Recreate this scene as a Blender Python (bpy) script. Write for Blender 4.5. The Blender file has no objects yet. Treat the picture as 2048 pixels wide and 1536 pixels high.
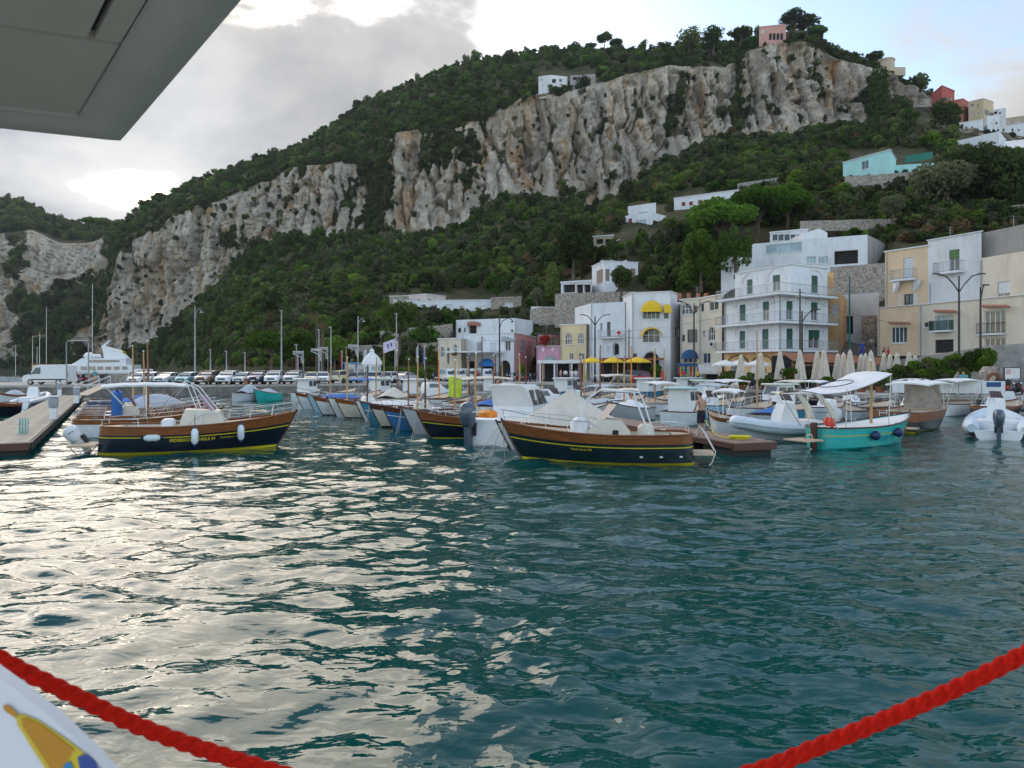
import bpy, math, random
import numpy as np
from mathutils import Vector, Matrix
R = math.radians
scene = bpy.context.scene
col = scene.collection

# ------------------------------------------------------------------ camera
F, HOR, CH = 1384.0, 733.0, 3.3            # focal length and eye level in photo pixels, eye height in metres
cam = bpy.data.objects.new('camera', bpy.data.cameras.new('camera'))
col.objects.link(cam)
cam.location = (0, 0, CH)
cam.rotation_euler = (R(90), 0, 0)
cam.data.sensor_width = 36
cam.data.lens = 36 * F / 2048
cam.data.shift_y = (HOR - 768) / 2048
cam.data.clip_start = 0.05
cam.data.clip_end = 9000
cam.data.dof.use_dof = True
cam.data.dof.focus_distance = 40
cam.data.dof.aperture_fstop = 8
scene.camera = cam

# ------------------------------------------------------------------ sky, sun, exposure
SUN_AZ, SUN_EL = R(-27), R(17)
world = bpy.data.worlds.new('World'); scene.world = world
world.use_nodes = True
wn, wl = world.node_tree.nodes, world.node_tree.links
wn.clear()
def N(tree, t, **kw):
    n = tree.nodes.new(t)
    for k, v in kw.items(): setattr(n, k, v)
    return n
def setin(n, **kw):
    for k, v in kw.items(): n.inputs[k].default_value = v
W = world.node_tree
tc = N(W, 'ShaderNodeTexCoord')
sky = N(W, 'ShaderNodeTexSky', sky_type='NISHITA', sun_disc=False, sun_elevation=SUN_EL, sun_rotation=SUN_AZ,
        air_density=1.0, dust_density=1.6, ozone_density=1.2)
bg1 = N(W, 'ShaderNodeBackground'); bg1.inputs['Strength'].default_value = 0.105
wl.new(sky.outputs[0], bg1.inputs['Color'])
# broken cloud: fractal noise on the view direction, denser round two banks
nz = N(W, 'ShaderNodeTexNoise', noise_dimensions='3D'); setin(nz, Scale=3.6, Detail=9.0, Roughness=0.55, Distortion=0.3)
mp = N(W, 'ShaderNodeMapping'); mp.inputs['Scale'].default_value = (1, 1, 1.9); mp.inputs['Location'].default_value = (0.35, 0.2, 0.1)
wl.new(tc.outputs['Generated'], mp.inputs['Vector']); wl.new(mp.outputs[0], nz.inputs['Vector'])
def bank(px, py, inner, outer):
    d = Vector(((px - 1024) / F, 1, (HOR - py) / F)).normalized()
    dp = N(W, 'ShaderNodeVectorMath', operation='DOT_PRODUCT'); dp.inputs[1].default_value = d
    nm = N(W, 'ShaderNodeVectorMath', operation='NORMALIZE')
    wl.new(tc.outputs['Generated'], nm.inputs[0]); wl.new(nm.outputs[0], dp.inputs[0])
    mr = N(W, 'ShaderNodeMapRange', interpolation_type='SMOOTHSTEP')
    mr.inputs['From Min'].default_value = math.cos(R(outer)); mr.inputs['From Max'].default_value = math.cos(R(inner))
    wl.new(dp.outputs['Value'], mr.inputs['Value'])
    return mr.outputs[0]
b1 = bank(600, 60, 3, 17); b2 = bank(2090, 80, 1, 13)
b2m = N(W, 'ShaderNodeMath', operation='MULTIPLY'); wl.new(b2, b2m.inputs[0]); b2m.inputs[1].default_value = .62
ad = N(W, 'ShaderNodeMath', operation='ADD'); wl.new(b1, ad.inputs[0]); wl.new(b2m.outputs[0], ad.inputs[1])
b3 = bank(250, 300, 4, 17); ad3 = N(W, 'ShaderNodeMath', operation='ADD'); wl.new(ad.outputs[0], ad3.inputs[0]); wl.new(b3, ad3.inputs[1]); ad3.use_clamp = True
ml = N(W, 'ShaderNodeMath', operation='MULTIPLY_ADD'); wl.new(ad3.outputs[0], ml.inputs[0]); ml.inputs[1].default_value = 0.30
wl.new(nz.outputs['Fac'], ml.inputs[2])
cr = N(W, 'ShaderNodeMapRange', interpolation_type='SMOOTHSTEP'); cr.inputs['From Min'].default_value = 0.51; cr.inputs['From Max'].default_value = 0.70
wl.new(ml.outputs[0], cr.inputs['Value'])
# thick cores are greyer than the thin bright rims
cc = N(W, 'ShaderNodeValToRGB'); cc.color_ramp.elements[0].position = 0.62; cc.color_ramp.elements[0].color = (1.0, 0.98, 0.95, 1)
cc.color_ramp.elements[1].position = 0.92; cc.color_ramp.elements[1].color = (0.56, 0.58, 0.62, 1)
wl.new(ml.outputs[0], cc.inputs['Fac'])
bg2 = N(W, 'ShaderNodeBackground')
sdp = N(W, 'ShaderNodeVectorMath', operation='DOT_PRODUCT'); sdp.inputs[1].default_value = (math.sin(SUN_AZ), math.cos(SUN_AZ), 0)
wl.new(tc.outputs['Generated'], sdp.inputs[0])
lit = N(W, 'ShaderNodeMapRange'); setin(lit, **{'From Min': -1.0, 'From Max': .35, 'To Min': 1.9, 'To Max': .245})   # sunlit side of the clouds faces away from the sun's half of the sky
wl.new(sdp.outputs['Value'], lit.inputs['Value']); veil = bank(250, 300, 2, 13); vm = N(W, 'ShaderNodeMath', operation='MULTIPLY_ADD'); wl.new(veil, vm.inputs[0]); vm.inputs[1].default_value = .10; wl.new(lit.outputs[0], vm.inputs[2])      # cloud in front of the sun glows
wl.new(vm.outputs[0], bg2.inputs['Strength'])
wl.new(cc.outputs[0], bg2.inputs['Color'])
mx = N(W, 'ShaderNodeMixShader'); wl.new(cr.outputs[0], mx.inputs[0]); wl.new(bg1.outputs[0], mx.inputs[1]); wl.new(bg2.outputs[0], mx.inputs[2])
wo = N(W, 'ShaderNodeOutputWorld'); wl.new(mx.outputs[0], wo.inputs['Surface'])

sd = bpy.data.lights.new('sun', 'SUN'); sd.energy = 0.5; sd.angle = R(40); sd.color = (1.0, 0.86, 0.70)
sun = bpy.data.objects.new('sun', sd); col.objects.link(sun)
sv = Vector((math.sin(SUN_AZ) * math.cos(R(30)), math.cos(SUN_AZ) * math.cos(R(30)), math.sin(R(30))))
sun.rotation_euler = sv.to_track_quat('Z', 'Y').to_euler()
scene.view_settings.view_transform = 'Standard'
scene.view_settings.look = 'None'
scene.view_settings.gamma = 1
scene.view_settings.exposure = 1.65
scene.cycles.max_bounces = 6; scene.cycles.diffuse_bounces = 2; scene.cycles.glossy_bounces = 3; scene.cycles.transmission_bounces = 3

# ------------------------------------------------------------------ helpers
def P(px, py, Y): return Vector(((px - 1024) / F * Y, Y, CH + (HOR - py) / F * Y))
def PX(px, Y): return (px - 1024) / F * Y
def PZ(py, Y): return CH + (HOR - py) / F * Y

_m = {}
def M(name, c=(.5, .5, .5), rough=.6, metal=0., var=.18, scale=2.0, bump=0., stain=None, spec=.5, trans=0., stretch=None, fine=0.):
    """procedural surface: base colour broken up by two noises, optional stains, optional bump"""
    if name in _m: return _m[name]
    m = bpy.data.materials.new(name); m.use_nodes = True
    t = m.node_tree; b = t.nodes['Principled BSDF']
    b.inputs['Roughness'].default_value = rough; b.inputs['Metallic'].default_value = metal
    b.inputs['Specular IOR Level'].default_value = spec
    co = N(t, 'ShaderNodeTexCoord'); src = co.outputs['Object']
    if stretch:
        mpn = N(t, 'ShaderNodeMapping'); mpn.inputs['Scale'].default_value = stretch
        t.links.new(src, mpn.inputs[0]); src = mpn.outputs[0]
    n1 = N(t, 'ShaderNodeTexNoise'); setin(n1, Scale=scale, Detail=6.0, Roughness=.62); t.links.new(src, n1.inputs['Vector'])
    rp = N(t, 'ShaderNodeValToRGB')
    lo = tuple(max(0, x * (1 - var)) for x in c); hi = tuple(min(1, x * (1 + var)) for x in c)
    rp.color_ramp.elements[0].position = .32; rp.color_ramp.elements[0].color = (*lo, 1)
    rp.color_ramp.elements[1].position = .68; rp.color_ramp.elements[1].color = (*hi, 1)
    t.links.new(n1.outputs['Fac'], rp.inputs['Fac']); out = rp.outputs[0]
    if stain:
        sc_, amt, scl = stain
        n2 = N(t, 'ShaderNodeTexNoise'); setin(n2, Scale=scl, Detail=8.0, Roughness=.7)
        mp2 = N(t, 'ShaderNodeMapping'); mp2.inputs['Scale'].default_value = (1, 1, .28); t.links.new(co.outputs['Object'], mp2.inputs[0]); t.links.new(mp2.outputs[0], n2.inputs['Vector'])
        r2 = N(t, 'ShaderNodeMapRange'); setin(r2, **{'From Min': .5, 'From Max': .75, 'To Max': amt}); t.links.new(n2.outputs['Fac'], r2.inputs['Value'])
        mxn = N(t, 'ShaderNodeMix', data_type='RGBA'); t.links.new(r2.outputs[0], mxn.inputs['Factor'])
        t.links.new(out, mxn.inputs['A']); mxn.inputs['B'].default_value = (*sc_, 1); out = mxn.outputs['Result']
    t.links.new(out, b.inputs['Base Color'])
    if bump:
        n3 = N(t, 'ShaderNodeTexNoise'); setin(n3, Scale=scale * 6 if not fine else fine, Detail=5.0); t.links.new(src, n3.inputs['Vector'])
        bp = N(t, 'ShaderNodeBump'); setin(bp, Strength=bump, Distance=.03); t.links.new(n3.outputs['Fac'], bp.inputs['Height']); t.links.new(bp.outputs[0], b.inputs['Normal'])
    if trans: b.inputs['Transmission Weight'].default_value = trans
    _m[name] = m
    return m

class MB:
    def __init__(s): s.v = []; s.f = []
    def add(s, vs, fs, m=None):
        o = len(s.v)
        s.v += [tuple(m @ Vector(v)) for v in vs] if m is not None else [tuple(v) for v in vs]
        s.f += [tuple(i + o for i in f) for f in fs]; return s
    def box(s, x0, x1, y0, y1, z0, z1, m=None):
        vs = [(x0,y0,z0),(x1,y0,z0),(x1,y1,z0),(x0,y1,z0),(x0,y0,z1),(x1,y0,z1),(x1,y1,z1),(x0,y1,z1)]
        return s.add(vs, [(0,3,2,1),(4,5,6,7),(0,1,5,4),(1,2,6,5),(2,3,7,6),(3,0,4,7)], m)
    def rbox(s, x0, x1, y0, y1, z0, z1, b=.03, m=None):          # box with chamfered vertical and top edges
        def ring(z, i): return [(x0+i+b,y0+i,z),(x1-i-b,y0+i,z),(x1-i,y0+i+b,z),(x1-i,y1-i-b,z),(x1-i-b,y1-i,z),(x0+i+b,y1-i,z),(x0+i,y1-i-b,z),(x0+i,y0+i+b,z)]
        return s.loft([ring(z0, 0), ring(z1 - b, 0), ring(z1, b)], True, True, True, m)
    def loft(s, rings, closed=True, cap0=True, cap1=True, m=None):
        n = len(rings[0]); vs = [p for r in rings for p in r]; fs = []
        for i in range(len(rings) - 1):
            for j in range(n if closed else n - 1):
                k = (j + 1) % n
                fs.append((i*n+j, i*n+k, (i+1)*n+k, (i+1)*n+j))
        if cap0: fs.append(tuple(range(n - 1, -1, -1)))
        if cap1: fs.append(tuple((len(rings)-1)*n + j for j in range(n)))
        return s.add(vs, fs, m)
    def tube(s, pts, r, n=6, m=None, cap=True):
        pts = [Vector(p) for p in pts]; rings = []
        rr = r if isinstance(r, (list, tuple)) else [r] * len(pts)
        up = None
        for i, p in enumerate(pts):
            d = (pts[min(i+1, len(pts)-1)] - pts[max(i-1, 0)])
            if d.length < 1e-9: d = Vector((0,0,1))
            d.normalize()
            if up is None: up = Vector((0,0,1)) if abs(d.z) < .9 else Vector((1,0,0))
            a = d.cross(up)
            if a.length < 1e-4: a = d.cross(Vector((0,1,0)))
            a.normalize(); b = a.cross(d).normalized(); up = b
            rings.append([tuple(p + (a * math.cos(2*math.pi*k/n) + b * math.sin(2*math.pi*k/n)) * rr[i]) for k in range(n)])
        return s.loft(rings, True, cap, cap, m)
    def lathe(s, prof, n=12, c=(0,0,0), m=None):
        rings = [[(c[0]+r*math.cos(2*math.pi*k/n), c[1]+r*math.sin(2*math.pi*k/n), c[2]+z) for k in range(n)] for r, z in prof]
        return s.loft(rings, True, True, True, m)
    def ball(s, c, r, nu=10, nv=7, m=None):
        r = (r, r, r) if not isinstance(r, (tuple, list)) else r
        rings = [[(c[0]+r[0]*math.sin(a)*math.cos(2*math.pi*k/nu), c[1]+r[1]*math.sin(a)*math.sin(2*math.pi*k/nu), c[2]-r[2]*math.cos(a)) for k in range(nu)]
                 for a in [math.pi*(i+.02)/(nv+.04) for i in range(nv+1)]]
        return s.loft(rings, True, True, True, m)
    def prism(s, poly, a0, a1, axis='y', m=None):                # 2-D outline (u,w) extruded along an axis
        f = {'y': lambda u, w, a: (u, a, w), 'x': lambda u, w, a: (a, u, w), 'z': lambda u, w, a: (u, w, a)}[axis]
        return s.loft([[f(u, w, a0) for u, w in poly], [f(u, w, a1) for u, w in poly]], True, True, True, m)
    def sheet(s, rows, m=None): return s.loft(rows, False, False, False, m)
    def mesh(s, name):
        me = bpy.data.meshes.new(name); me.from_pydata(s.v, [], s.f); me.update(); return me
    def build(s, name, mat, parent=None, smooth=False, ang=40, label=None, kind=None):
        me = s.mesh(name); me.materials.append(mat)
        if smooth: me.shade_smooth(); me.set_sharp_from_angle(angle=R(ang))
        o = bpy.data.objects.new(name, me); col.objects.link(o)
        if parent is not None: o.parent = parent
        if label: o['label'] = label
        if kind: o['kind'] = kind
        return o

def thing(name, label, cat, loc=(0,0,0), rz=0, group=None):
    o = bpy.data.objects.new(name, None); col.objects.link(o); o.empty_display_size = .3
    o.location = loc; o.rotation_euler = (0, 0, rz); o['label'] = label; o['category'] = cat
    if group: o['group'] = group
    return o
def tag(o, label, cat, group=None):
    o['label'] = label; o['category'] = cat
    if group: o['group'] = group
    return o
def struct(o): o['kind'] = 'structure'; return o
KIDS = {}
def dup(root, loc, rz, label, group=None, scale=None):
    r = root.copy(); col.objects.link(r); r.location = loc; r.rotation_euler = (0, 0, rz); r['label'] = label
    if group: r['group'] = group
    if scale: r.scale = (scale,) * 3 if not isinstance(scale, tuple) else scale
    for c0 in root.children:
        c = c0.copy(); col.objects.link(c); c.parent = r
        for g0 in c0.children:
            g = g0.copy(); col.objects.link(g); g.parent = c
    return r
def textmesh(s, size, shear=0., bold=0.):
    cu = bpy.data.curves.new('lettering', 'FONT'); cu.body = s; cu.size = size; cu.shear = shear; cu.offset = bold; cu.resolution_u = 2
    cu.align_x = 'CENTER'
    o = bpy.data.objects.new('lettering', cu); col.objects.link(o)
    me = bpy.data.meshes.new_from_object(o); bpy.data.objects.remove(o); bpy.data.curves.remove(cu)
    return me
def lettering(s, size, mat, parent, fn, shear=0., bold=0., name='lettering'):
    """flat letters laid on a surface: fn maps (x, y in the text plane) to a point"""
    me = textmesh(s, size, shear, bold)
    for v in me.vertices: v.co = fn(v.co.x, v.co.y)
    me.materials.clear(); me.materials.append(mat)
    o = bpy.data.objects.new(name, me); col.objects.link(o)
    if parent is not None: o.parent = parent
    return o

# ------------------------------------------------------------------ numpy noise
def _h(ix, iy, iz, seed):
    n = (ix.astype(np.int64) * 374761393 + iy.astype(np.int64) * 668265263 + iz.astype(np.int64) * 2147483647 + seed * 1274126177) & 0xffffffff
    n = ((n ^ (n >> 13)) * 1274126177) & 0xffffffff
    n = ((n ^ (n >> 16)) * 2246822519) & 0xffffffff
    return ((n ^ (n >> 15)) & 0xffffff) / float(0xffffff)
def vn(x, y, z=0., seed=0):
    x, y, z = np.broadcast_arrays(np.asarray(x, float), np.asarray(y, float), np.asarray(z, float))
    ix, iy, iz = np.floor(x), np.floor(y), np.floor(z)
    fx, fy, fz = x - ix, y - iy, z - iz
    u, v, w = fx*fx*(3-2*fx), fy*fy*(3-2*fy), fz*fz*(3-2*fz)
    r = 0
    for a in (0, 1):
        for b in (0, 1):
            for c in (0, 1):
                r = r + _h(ix+a, iy+b, iz+c, seed) * (u if a else 1-u) * (v if b else 1-v) * (w if c else 1-w)
    return r * 2 - 1
def cells(x, y, seed=0):
    ix, iy = np.floor(x), np.floor(y); f1 = np.full(x.shape, 9.); f2 = np.full(x.shape, 9.); rv = np.zeros(x.shape)
    for a in (-1, 0, 1):
        for b in (-1, 0, 1):
            cx, cy = ix + a, iy + b; z0 = np.zeros_like(cx); d = np.hypot(cx + _h(cx, cy, z0, seed) - x, cy + _h(cx, cy, z0, seed + 1) - y)
            near = d < f1; f2 = np.where(near, f1, np.minimum(f2, d)); rv = np.where(near, _h(cx, cy, z0, seed + 2), rv); f1 = np.minimum(f1, d)
    return f1, f2, rv
def fbm(x, y, z=0., oct=4, seed=0):
    r = 0; a = .5
    for i in range(oct):
        r = r + a * vn(x * 2**i, y * 2**i, np.asarray(z) * 2**i, seed + i); a *= .5
    return r
# ------------------------------------------------------------------ water: one sheet, waves near the ferry are real geometry
def water_material():
    m = bpy.data.materials.new('sea_water'); m.use_nodes = True; t = m.node_tree; b = t.nodes['Principled BSDF']
    b.inputs['Base Color'].default_value = (.001, .056, .051, 1); b.inputs['Roughness'].default_value = .02
    b.inputs['IOR'].default_value = 1.333; b.inputs['Specular IOR Level'].default_value = .5
    co = N(t, 'ShaderNodeTexCoord'); geo = N(t, 'ShaderNodeNewGeometry')
    mp1 = N(t, 'ShaderNodeMapping'); mp1.inputs['Scale'].default_value = (.75, 1.35, 1); mp1.inputs['Rotation'].default_value = (0, 0, .25)
    t.links.new(geo.outputs['Position'], mp1.inputs[0])
    n1 = N(t, 'ShaderNodeTexNoise'); setin(n1, Scale=2.9, Detail=2.0, Roughness=.45, Distortion=.5); t.links.new(mp1.outputs[0], n1.inputs['Vector'])
    n2 = N(t, 'ShaderNodeTexNoise'); setin(n2, Scale=9.0, Detail=2.0, Roughness=.5, Distortion=.6); t.links.new(mp1.outputs[0], n2.inputs['Vector'])
    md = N(t, 'ShaderNodeMath', operation='MULTIPLY_ADD'); md.inputs[1].default_value = .10
    t.links.new(n2.outputs['Fac'], md.inputs[0]); t.links.new(n1.outputs['Fac'], md.inputs[2])
    bp = N(t, 'ShaderNodeBump'); setin(bp, Strength=1.0, Distance=.030); t.links.new(md.outputs[0], bp.inputs['Height'])
    t.links.new(bp.outputs[0], b.inputs['Normal'])
    return m
def build_water():
    rng = np.random.default_rng(5)
    ys = np.concatenate([[-400, -60, -8, 0, 2], np.geomspace(3, 110, 520), [140, 200, 400, 1200, 5000]])
    sx = np.concatenate([[-30, -8, -3, -1.8], np.linspace(-1.3, 1.3, 500), [1.8, 3, 8, 30]])
    hw = np.where(ys < 3, 6.0, ys * .74 + 2.2); hw = np.maximum(hw, 4)
    X = hw[:, None] * sx[None, :]; Y = np.repeat(ys[:, None], len(sx), 1)
    dy = np.gradient(ys)[:, None]; dx = (hw * 2.6 / 500)[:, None]
    sp = np.maximum(dy * .8, dx)
    # warp the plane slightly so the trains are not straight
    wx = X + 1.3 * fbm(X / 6, Y / 6, 0, 3, 11); wy = Y + 1.3 * fbm(X / 6 + 9, Y / 6, 0, 3, 12)
    Z = np.zeros_like(X)
    for i in range(64):
        lam = .42 * (9.0 ** rng.random()); k = 2 * math.pi / lam
        th = rng.normal(1.75, .62); ph = rng.random() * 6.28
        amp = .0048 * lam ** .5
        fade = np.clip((lam / sp - 3) / 3, 0, 1)
        Z += amp * fade * np.sin(k * (wx * math.cos(th) + wy * math.sin(th)) + ph)
    patch = .62 + .75 * np.clip(fbm(X / 11, Y / 7, 3, 3, 21) + .35, 0, 1)       # calmer and rougher patches
    # propeller wash just astern of the ferry
    wash = np.exp(-(((X - .6) / 3.4) ** 2 + ((Y - 8.2) / 1.9) ** 2))
    Z = Z * patch + wash * (.065 * fbm(X * 1.6, Y * 1.9, 0, 4, 31) + .03 * fbm(X * 4, Y * 4.6, 1, 3, 33))
    near = np.exp(-np.maximum(Y - 5, 0) / 7.0)                      # slow swell thrown up by the ferry's own wake
    Z += near * (.05 * fbm(X / 1.9 + .35 * Y, Y / 1.1, 0, 2, 41) + .05 * fbm(X / 3.2, Y / 1.6 - .2 * X, 5, 2, 43))
    edge = np.clip((ys - 2) / 1.5, 0, 1) * np.clip((112 - ys) / 30, 0, 1)
    Z *= edge[:, None] * (np.abs(sx) < 1.29)[None, :]
    nr, nc = X.shape
    v = np.stack([X, Y, Z], -1).reshape(-1, 3)
    i = np.arange(nr * nc).reshape(nr, nc)
    f = np.stack([i[:-1, :-1], i[:-1, 1:], i[1:, 1:], i[1:, :-1]], -1).reshape(-1, 4)
    o = np_mesh('water', v, f, water_material(), True)
    return struct(o)
def np_mesh(name, v, f, mat, smooth=False, attrs=None):
    me = bpy.data.meshes.new(name)
    me.vertices.add(len(v)); me.vertices.foreach_set('co', np.ascontiguousarray(v, np.float32).ravel())
    k = f.shape[1]
    me.loops.add(f.size); me.loops.foreach_set('vertex_index', np.ascontiguousarray(f, np.int32).ravel())
    me.polygons.add(len(f)); me.polygons.foreach_set('loop_start', np.arange(0, f.size, k, dtype=np.int32))
    me.polygons.foreach_set('loop_total', np.full(len(f), k, np.int32))
    if smooth: me.polygons.foreach_set('use_smooth', np.ones(len(f), bool))
    me.update(calc_edges=True)
    for an, av in (attrs or {}).items():
        a = me.attributes.new(an, 'FLOAT', 'POINT'); a.data.foreach_set('value', np.ascontiguousarray(av, np.float32))
    me.materials.append(mat)
    o = bpy.data.objects.new(name, me); col.objects.link(o)
    return o
build_water()

# ------------------------------------------------------------------ mountain: profile swept along the harbour, real depth
def tab(txt):
    a = np.array([[float(q) for q in e.split(',')] for e in txt.split()]); return a
FOOT = tab('190,743,520 240,743,490 300,743,440 380,741,300 450,741,175 520,741,128 760,741,116 900,741,114 1000,741,120 1200,741,113 1450,741,97 1650,737,88 1760,731,86 2048,722,86 2400,722,90')
MID1 = tab('190,738,524 240,736,492 300,722,446 380,690,340 450,682,235 520,690,165 600,690,152 700,688,147 760,662,137 850,642,142 950,629,147 1060,620,142 1150,610,137 1250,590,124 1350,580,117 1450,560,110 1550,550,110 1650,546,107 1760,560,101 1800,505,101 1900,480,103 2048,455,108 2400,440,115')
MID2 = tab('190,725,528 240,715,494 300,702,450 380,640,390 450,590,340 520,560,305 600,560,292 700,540,282 760,520,262 850,520,240 950,500,225 1060,490,220 1150,470,208 1200,457,168 1250,441,160 1350,417,163 1450,400,168 1550,390,160 1650,380,154 1700,366,152 1760,360,152 1850,352,157 1950,330,172 2048,310,178 2400,300,190')
BASE = tab('190,722,530 215,715,500 240,700,484 300,690,458 350,640,443 400,600,432 450,560,422 500,492,412 560,476,402 600,475,397 660,475,392 720,466,386 760,470,376 790,455,366 810,480,352 850,470,347 900,455,342 960,425,342 1000,388,347 1050,386,347 1100,390,342 1150,402,337 1190,430,328 1230,410,328 1270,380,332 1300,350,337 1330,330,342 1380,310,347 1420,285,352 1450,262,357 1500,265,352 1560,270,347 1600,265,347 1650,252,352 1700,255,347 1740,250,352 1770,215,362 1800,215,362 1850,218,352 1880,226,337 1920,270,262 2048,285,252 2400,300,255')
TOP = tab('190,690,540 215,600,522 240,490,508 300,470,482 350,430,467 400,412,457 430,405,452 500,375,437 560,345,430 600,330,422 640,330,420 700,322,414 740,330,406 760,300,402 790,265,386 850,260,376 900,255,371 940,240,371 1000,225,371 1050,196,373 1100,186,371 1150,180,369 1200,170,366 1250,150,366 1300,140,369 1340,130,371 1400,135,376 1450,140,381 1500,100,381 1550,88,381 1600,84,381 1640,88,381 1660,115,379 1680,120,381 1720,130,381 1760,136,379 1800,166,377 1850,189,369 1880,213,347 1920,264,270 2048,277,260 2400,290,262')
RIDGE = tab('190,672,560 215,560,545 235,452,545 300,398,550 350,384,550 400,358,552 450,340,555 520,324,555 600,294,555 660,251,555 700,224,555 760,187,552 800,175,548 850,155,542 900,137,532 950,120,522 1000,117,512 1100,100,500 1200,95,490 1300,103,470 1350,98,440 1400,91,430 1450,94,420 1500,72,410 1550,66,405 1600,57,405 1640,72,402 1655,94,398 1665,114,395 1720,124,395 1760,130,392 1790,148,390 1810,167,388 1850,190,380 1880,214,355 1920,264,277 2048,275,267 2400,285,270')
def smooth(a, k):
    if k < 2: return a
    w = np.hanning(k + 2)[1:-1]; w /= w.sum()
    return np.convolve(np.pad(a, (k // 2, k - 1 - k // 2), 'edge'), w, 'valid')
def sweep(tables, rows, pxs, back=(70, 170), sm=5):
    pts = []
    for T in tables:
        py = smooth(np.interp(pxs, T[:, 0], T[:, 1]), sm); Y = smooth(np.interp(pxs, T[:, 0], T[:, 2]), sm)
        pts.append(np.stack([(pxs - 1024) / F * Y, Y, CH + (HOR - py) / F * Y], -1))
    e = pts[-1].copy(); sc_ = (e[:, 1] + back[1]) / e[:, 1]; e[:, 0] *= sc_; e[:, 1] += back[1]; e[:, 2] -= back[0]; pts.append(e)
    seg = []; G = []
    for i, n in enumerate(rows):
        t = np.linspace(0, 1, n, endpoint=(i == len(rows) - 1))[:, None, None]
        G.append(pts[i][None] * (1 - t) + pts[i + 1][None] * t); seg.append(np.repeat(i + t[:, 0, 0], 1))
    return np.concatenate(G), np.concatenate(seg)
def rock_material():
    m = bpy.data.materials.new('limestone_and_soil'); m.use_nodes = True; t = m.node_tree; b = t.nodes['Principled BSDF']
    b.inputs['Roughness'].default_value = .9; b.inputs['Specular IOR Level'].default_value = .15
    g = N(t, 'ShaderNodeNewGeometry')
    def noise(scale, stretch, det=6., rough=.6, dist=0.):
        mpn = N(t, 'ShaderNodeMapping'); mpn.inputs['Scale'].default_value = stretch; t.links.new(g.outputs['Position'], mpn.inputs[0])
        n = N(t, 'ShaderNodeTexNoise'); setin(n, Scale=scale, Detail=det, Roughness=rough, Distortion=dist); t.links.new(mpn.outputs[0], n.inputs['Vector']); return n.outputs['Fac']
    def ramp(f, a, b_, ca, cb):
        r = N(t, 'ShaderNodeValToRGB'); r.color_ramp.elements[0].position = a; r.color_ramp.elements[0].color = (*ca, 1)
        r.color_ramp.elements[1].position = b_; r.color_ramp.elements[1].color = (*cb, 1); t.links.new(f, r.inputs[0]); return r.outputs[0]
    def mix(f, a, b_):
        x = N(t, 'ShaderNodeMix', data_type='RGBA')
        t.links.new(f, x.inputs['Factor'])
        for s, q in (('A', a), ('B', b_)):
            if isinstance(q, tuple): x.inputs[s].default_value = (*q, 1)
            else: t.links.new(q, x.inputs[s])
        return x.outputs['Result']
    def mr(f, a, b_, lo=0., hi=1.):
        x = N(t, 'ShaderNodeMapRange', interpolation_type='SMOOTHSTEP'); setin(x, **{'From Min': a, 'From Max': b_, 'To Min': lo, 'To Max': hi}); t.links.new(f, x.inputs['Value']); return x.outputs[0]
    grey = ramp(noise(.16, (1, 1, .45), 8, .68), .36, .66, (.40, .345, .28), (.82, .72, .58))
    streak = mr(noise(.085, (1, 1, .17), 7, .62, .4), .50, .66, 0, .85)
    c = mix(streak, grey, (.52, .31, .14))
    c = mix(mr(noise(.05, (1, 1, .3), 5, .6), .56, .7, 0, .55), c, (.25, .24, .235))
    c = mix(mr(noise(.5, (1, 1, .22), 6, .72, .5), .56, .65, 0, .85), c, (.05, .052, .033))       # holes and tufts
    c = mix(mr(noise(.42, (1, 1, .07), 6, .66), .56, .70, 0, .75), c, (.15, .14, .13))             # dark runnels
    soil = ramp(noise(.12, (1, 1, 1), 7, .65), .38, .62, (.06, .068, .025), (.15, .125, .065))
    at = N(t, 'ShaderNodeAttribute', attribute_name='cliff')
    c = mix(mr(at.outputs['Fac'], .35, .6), soil, c)
    t.links.new(c, b.inputs['Base Color'])
    bp = N(t, 'ShaderNodeBump'); setin(bp, Strength=1.0, Distance=3.2); t.links.new(noise(.45, (1, 1, .45), 8, .7), bp.inputs['Height']); t.links.new(bp.outputs[0], b.inputs['Normal'])
    return m
ROCK = rock_material()
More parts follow.
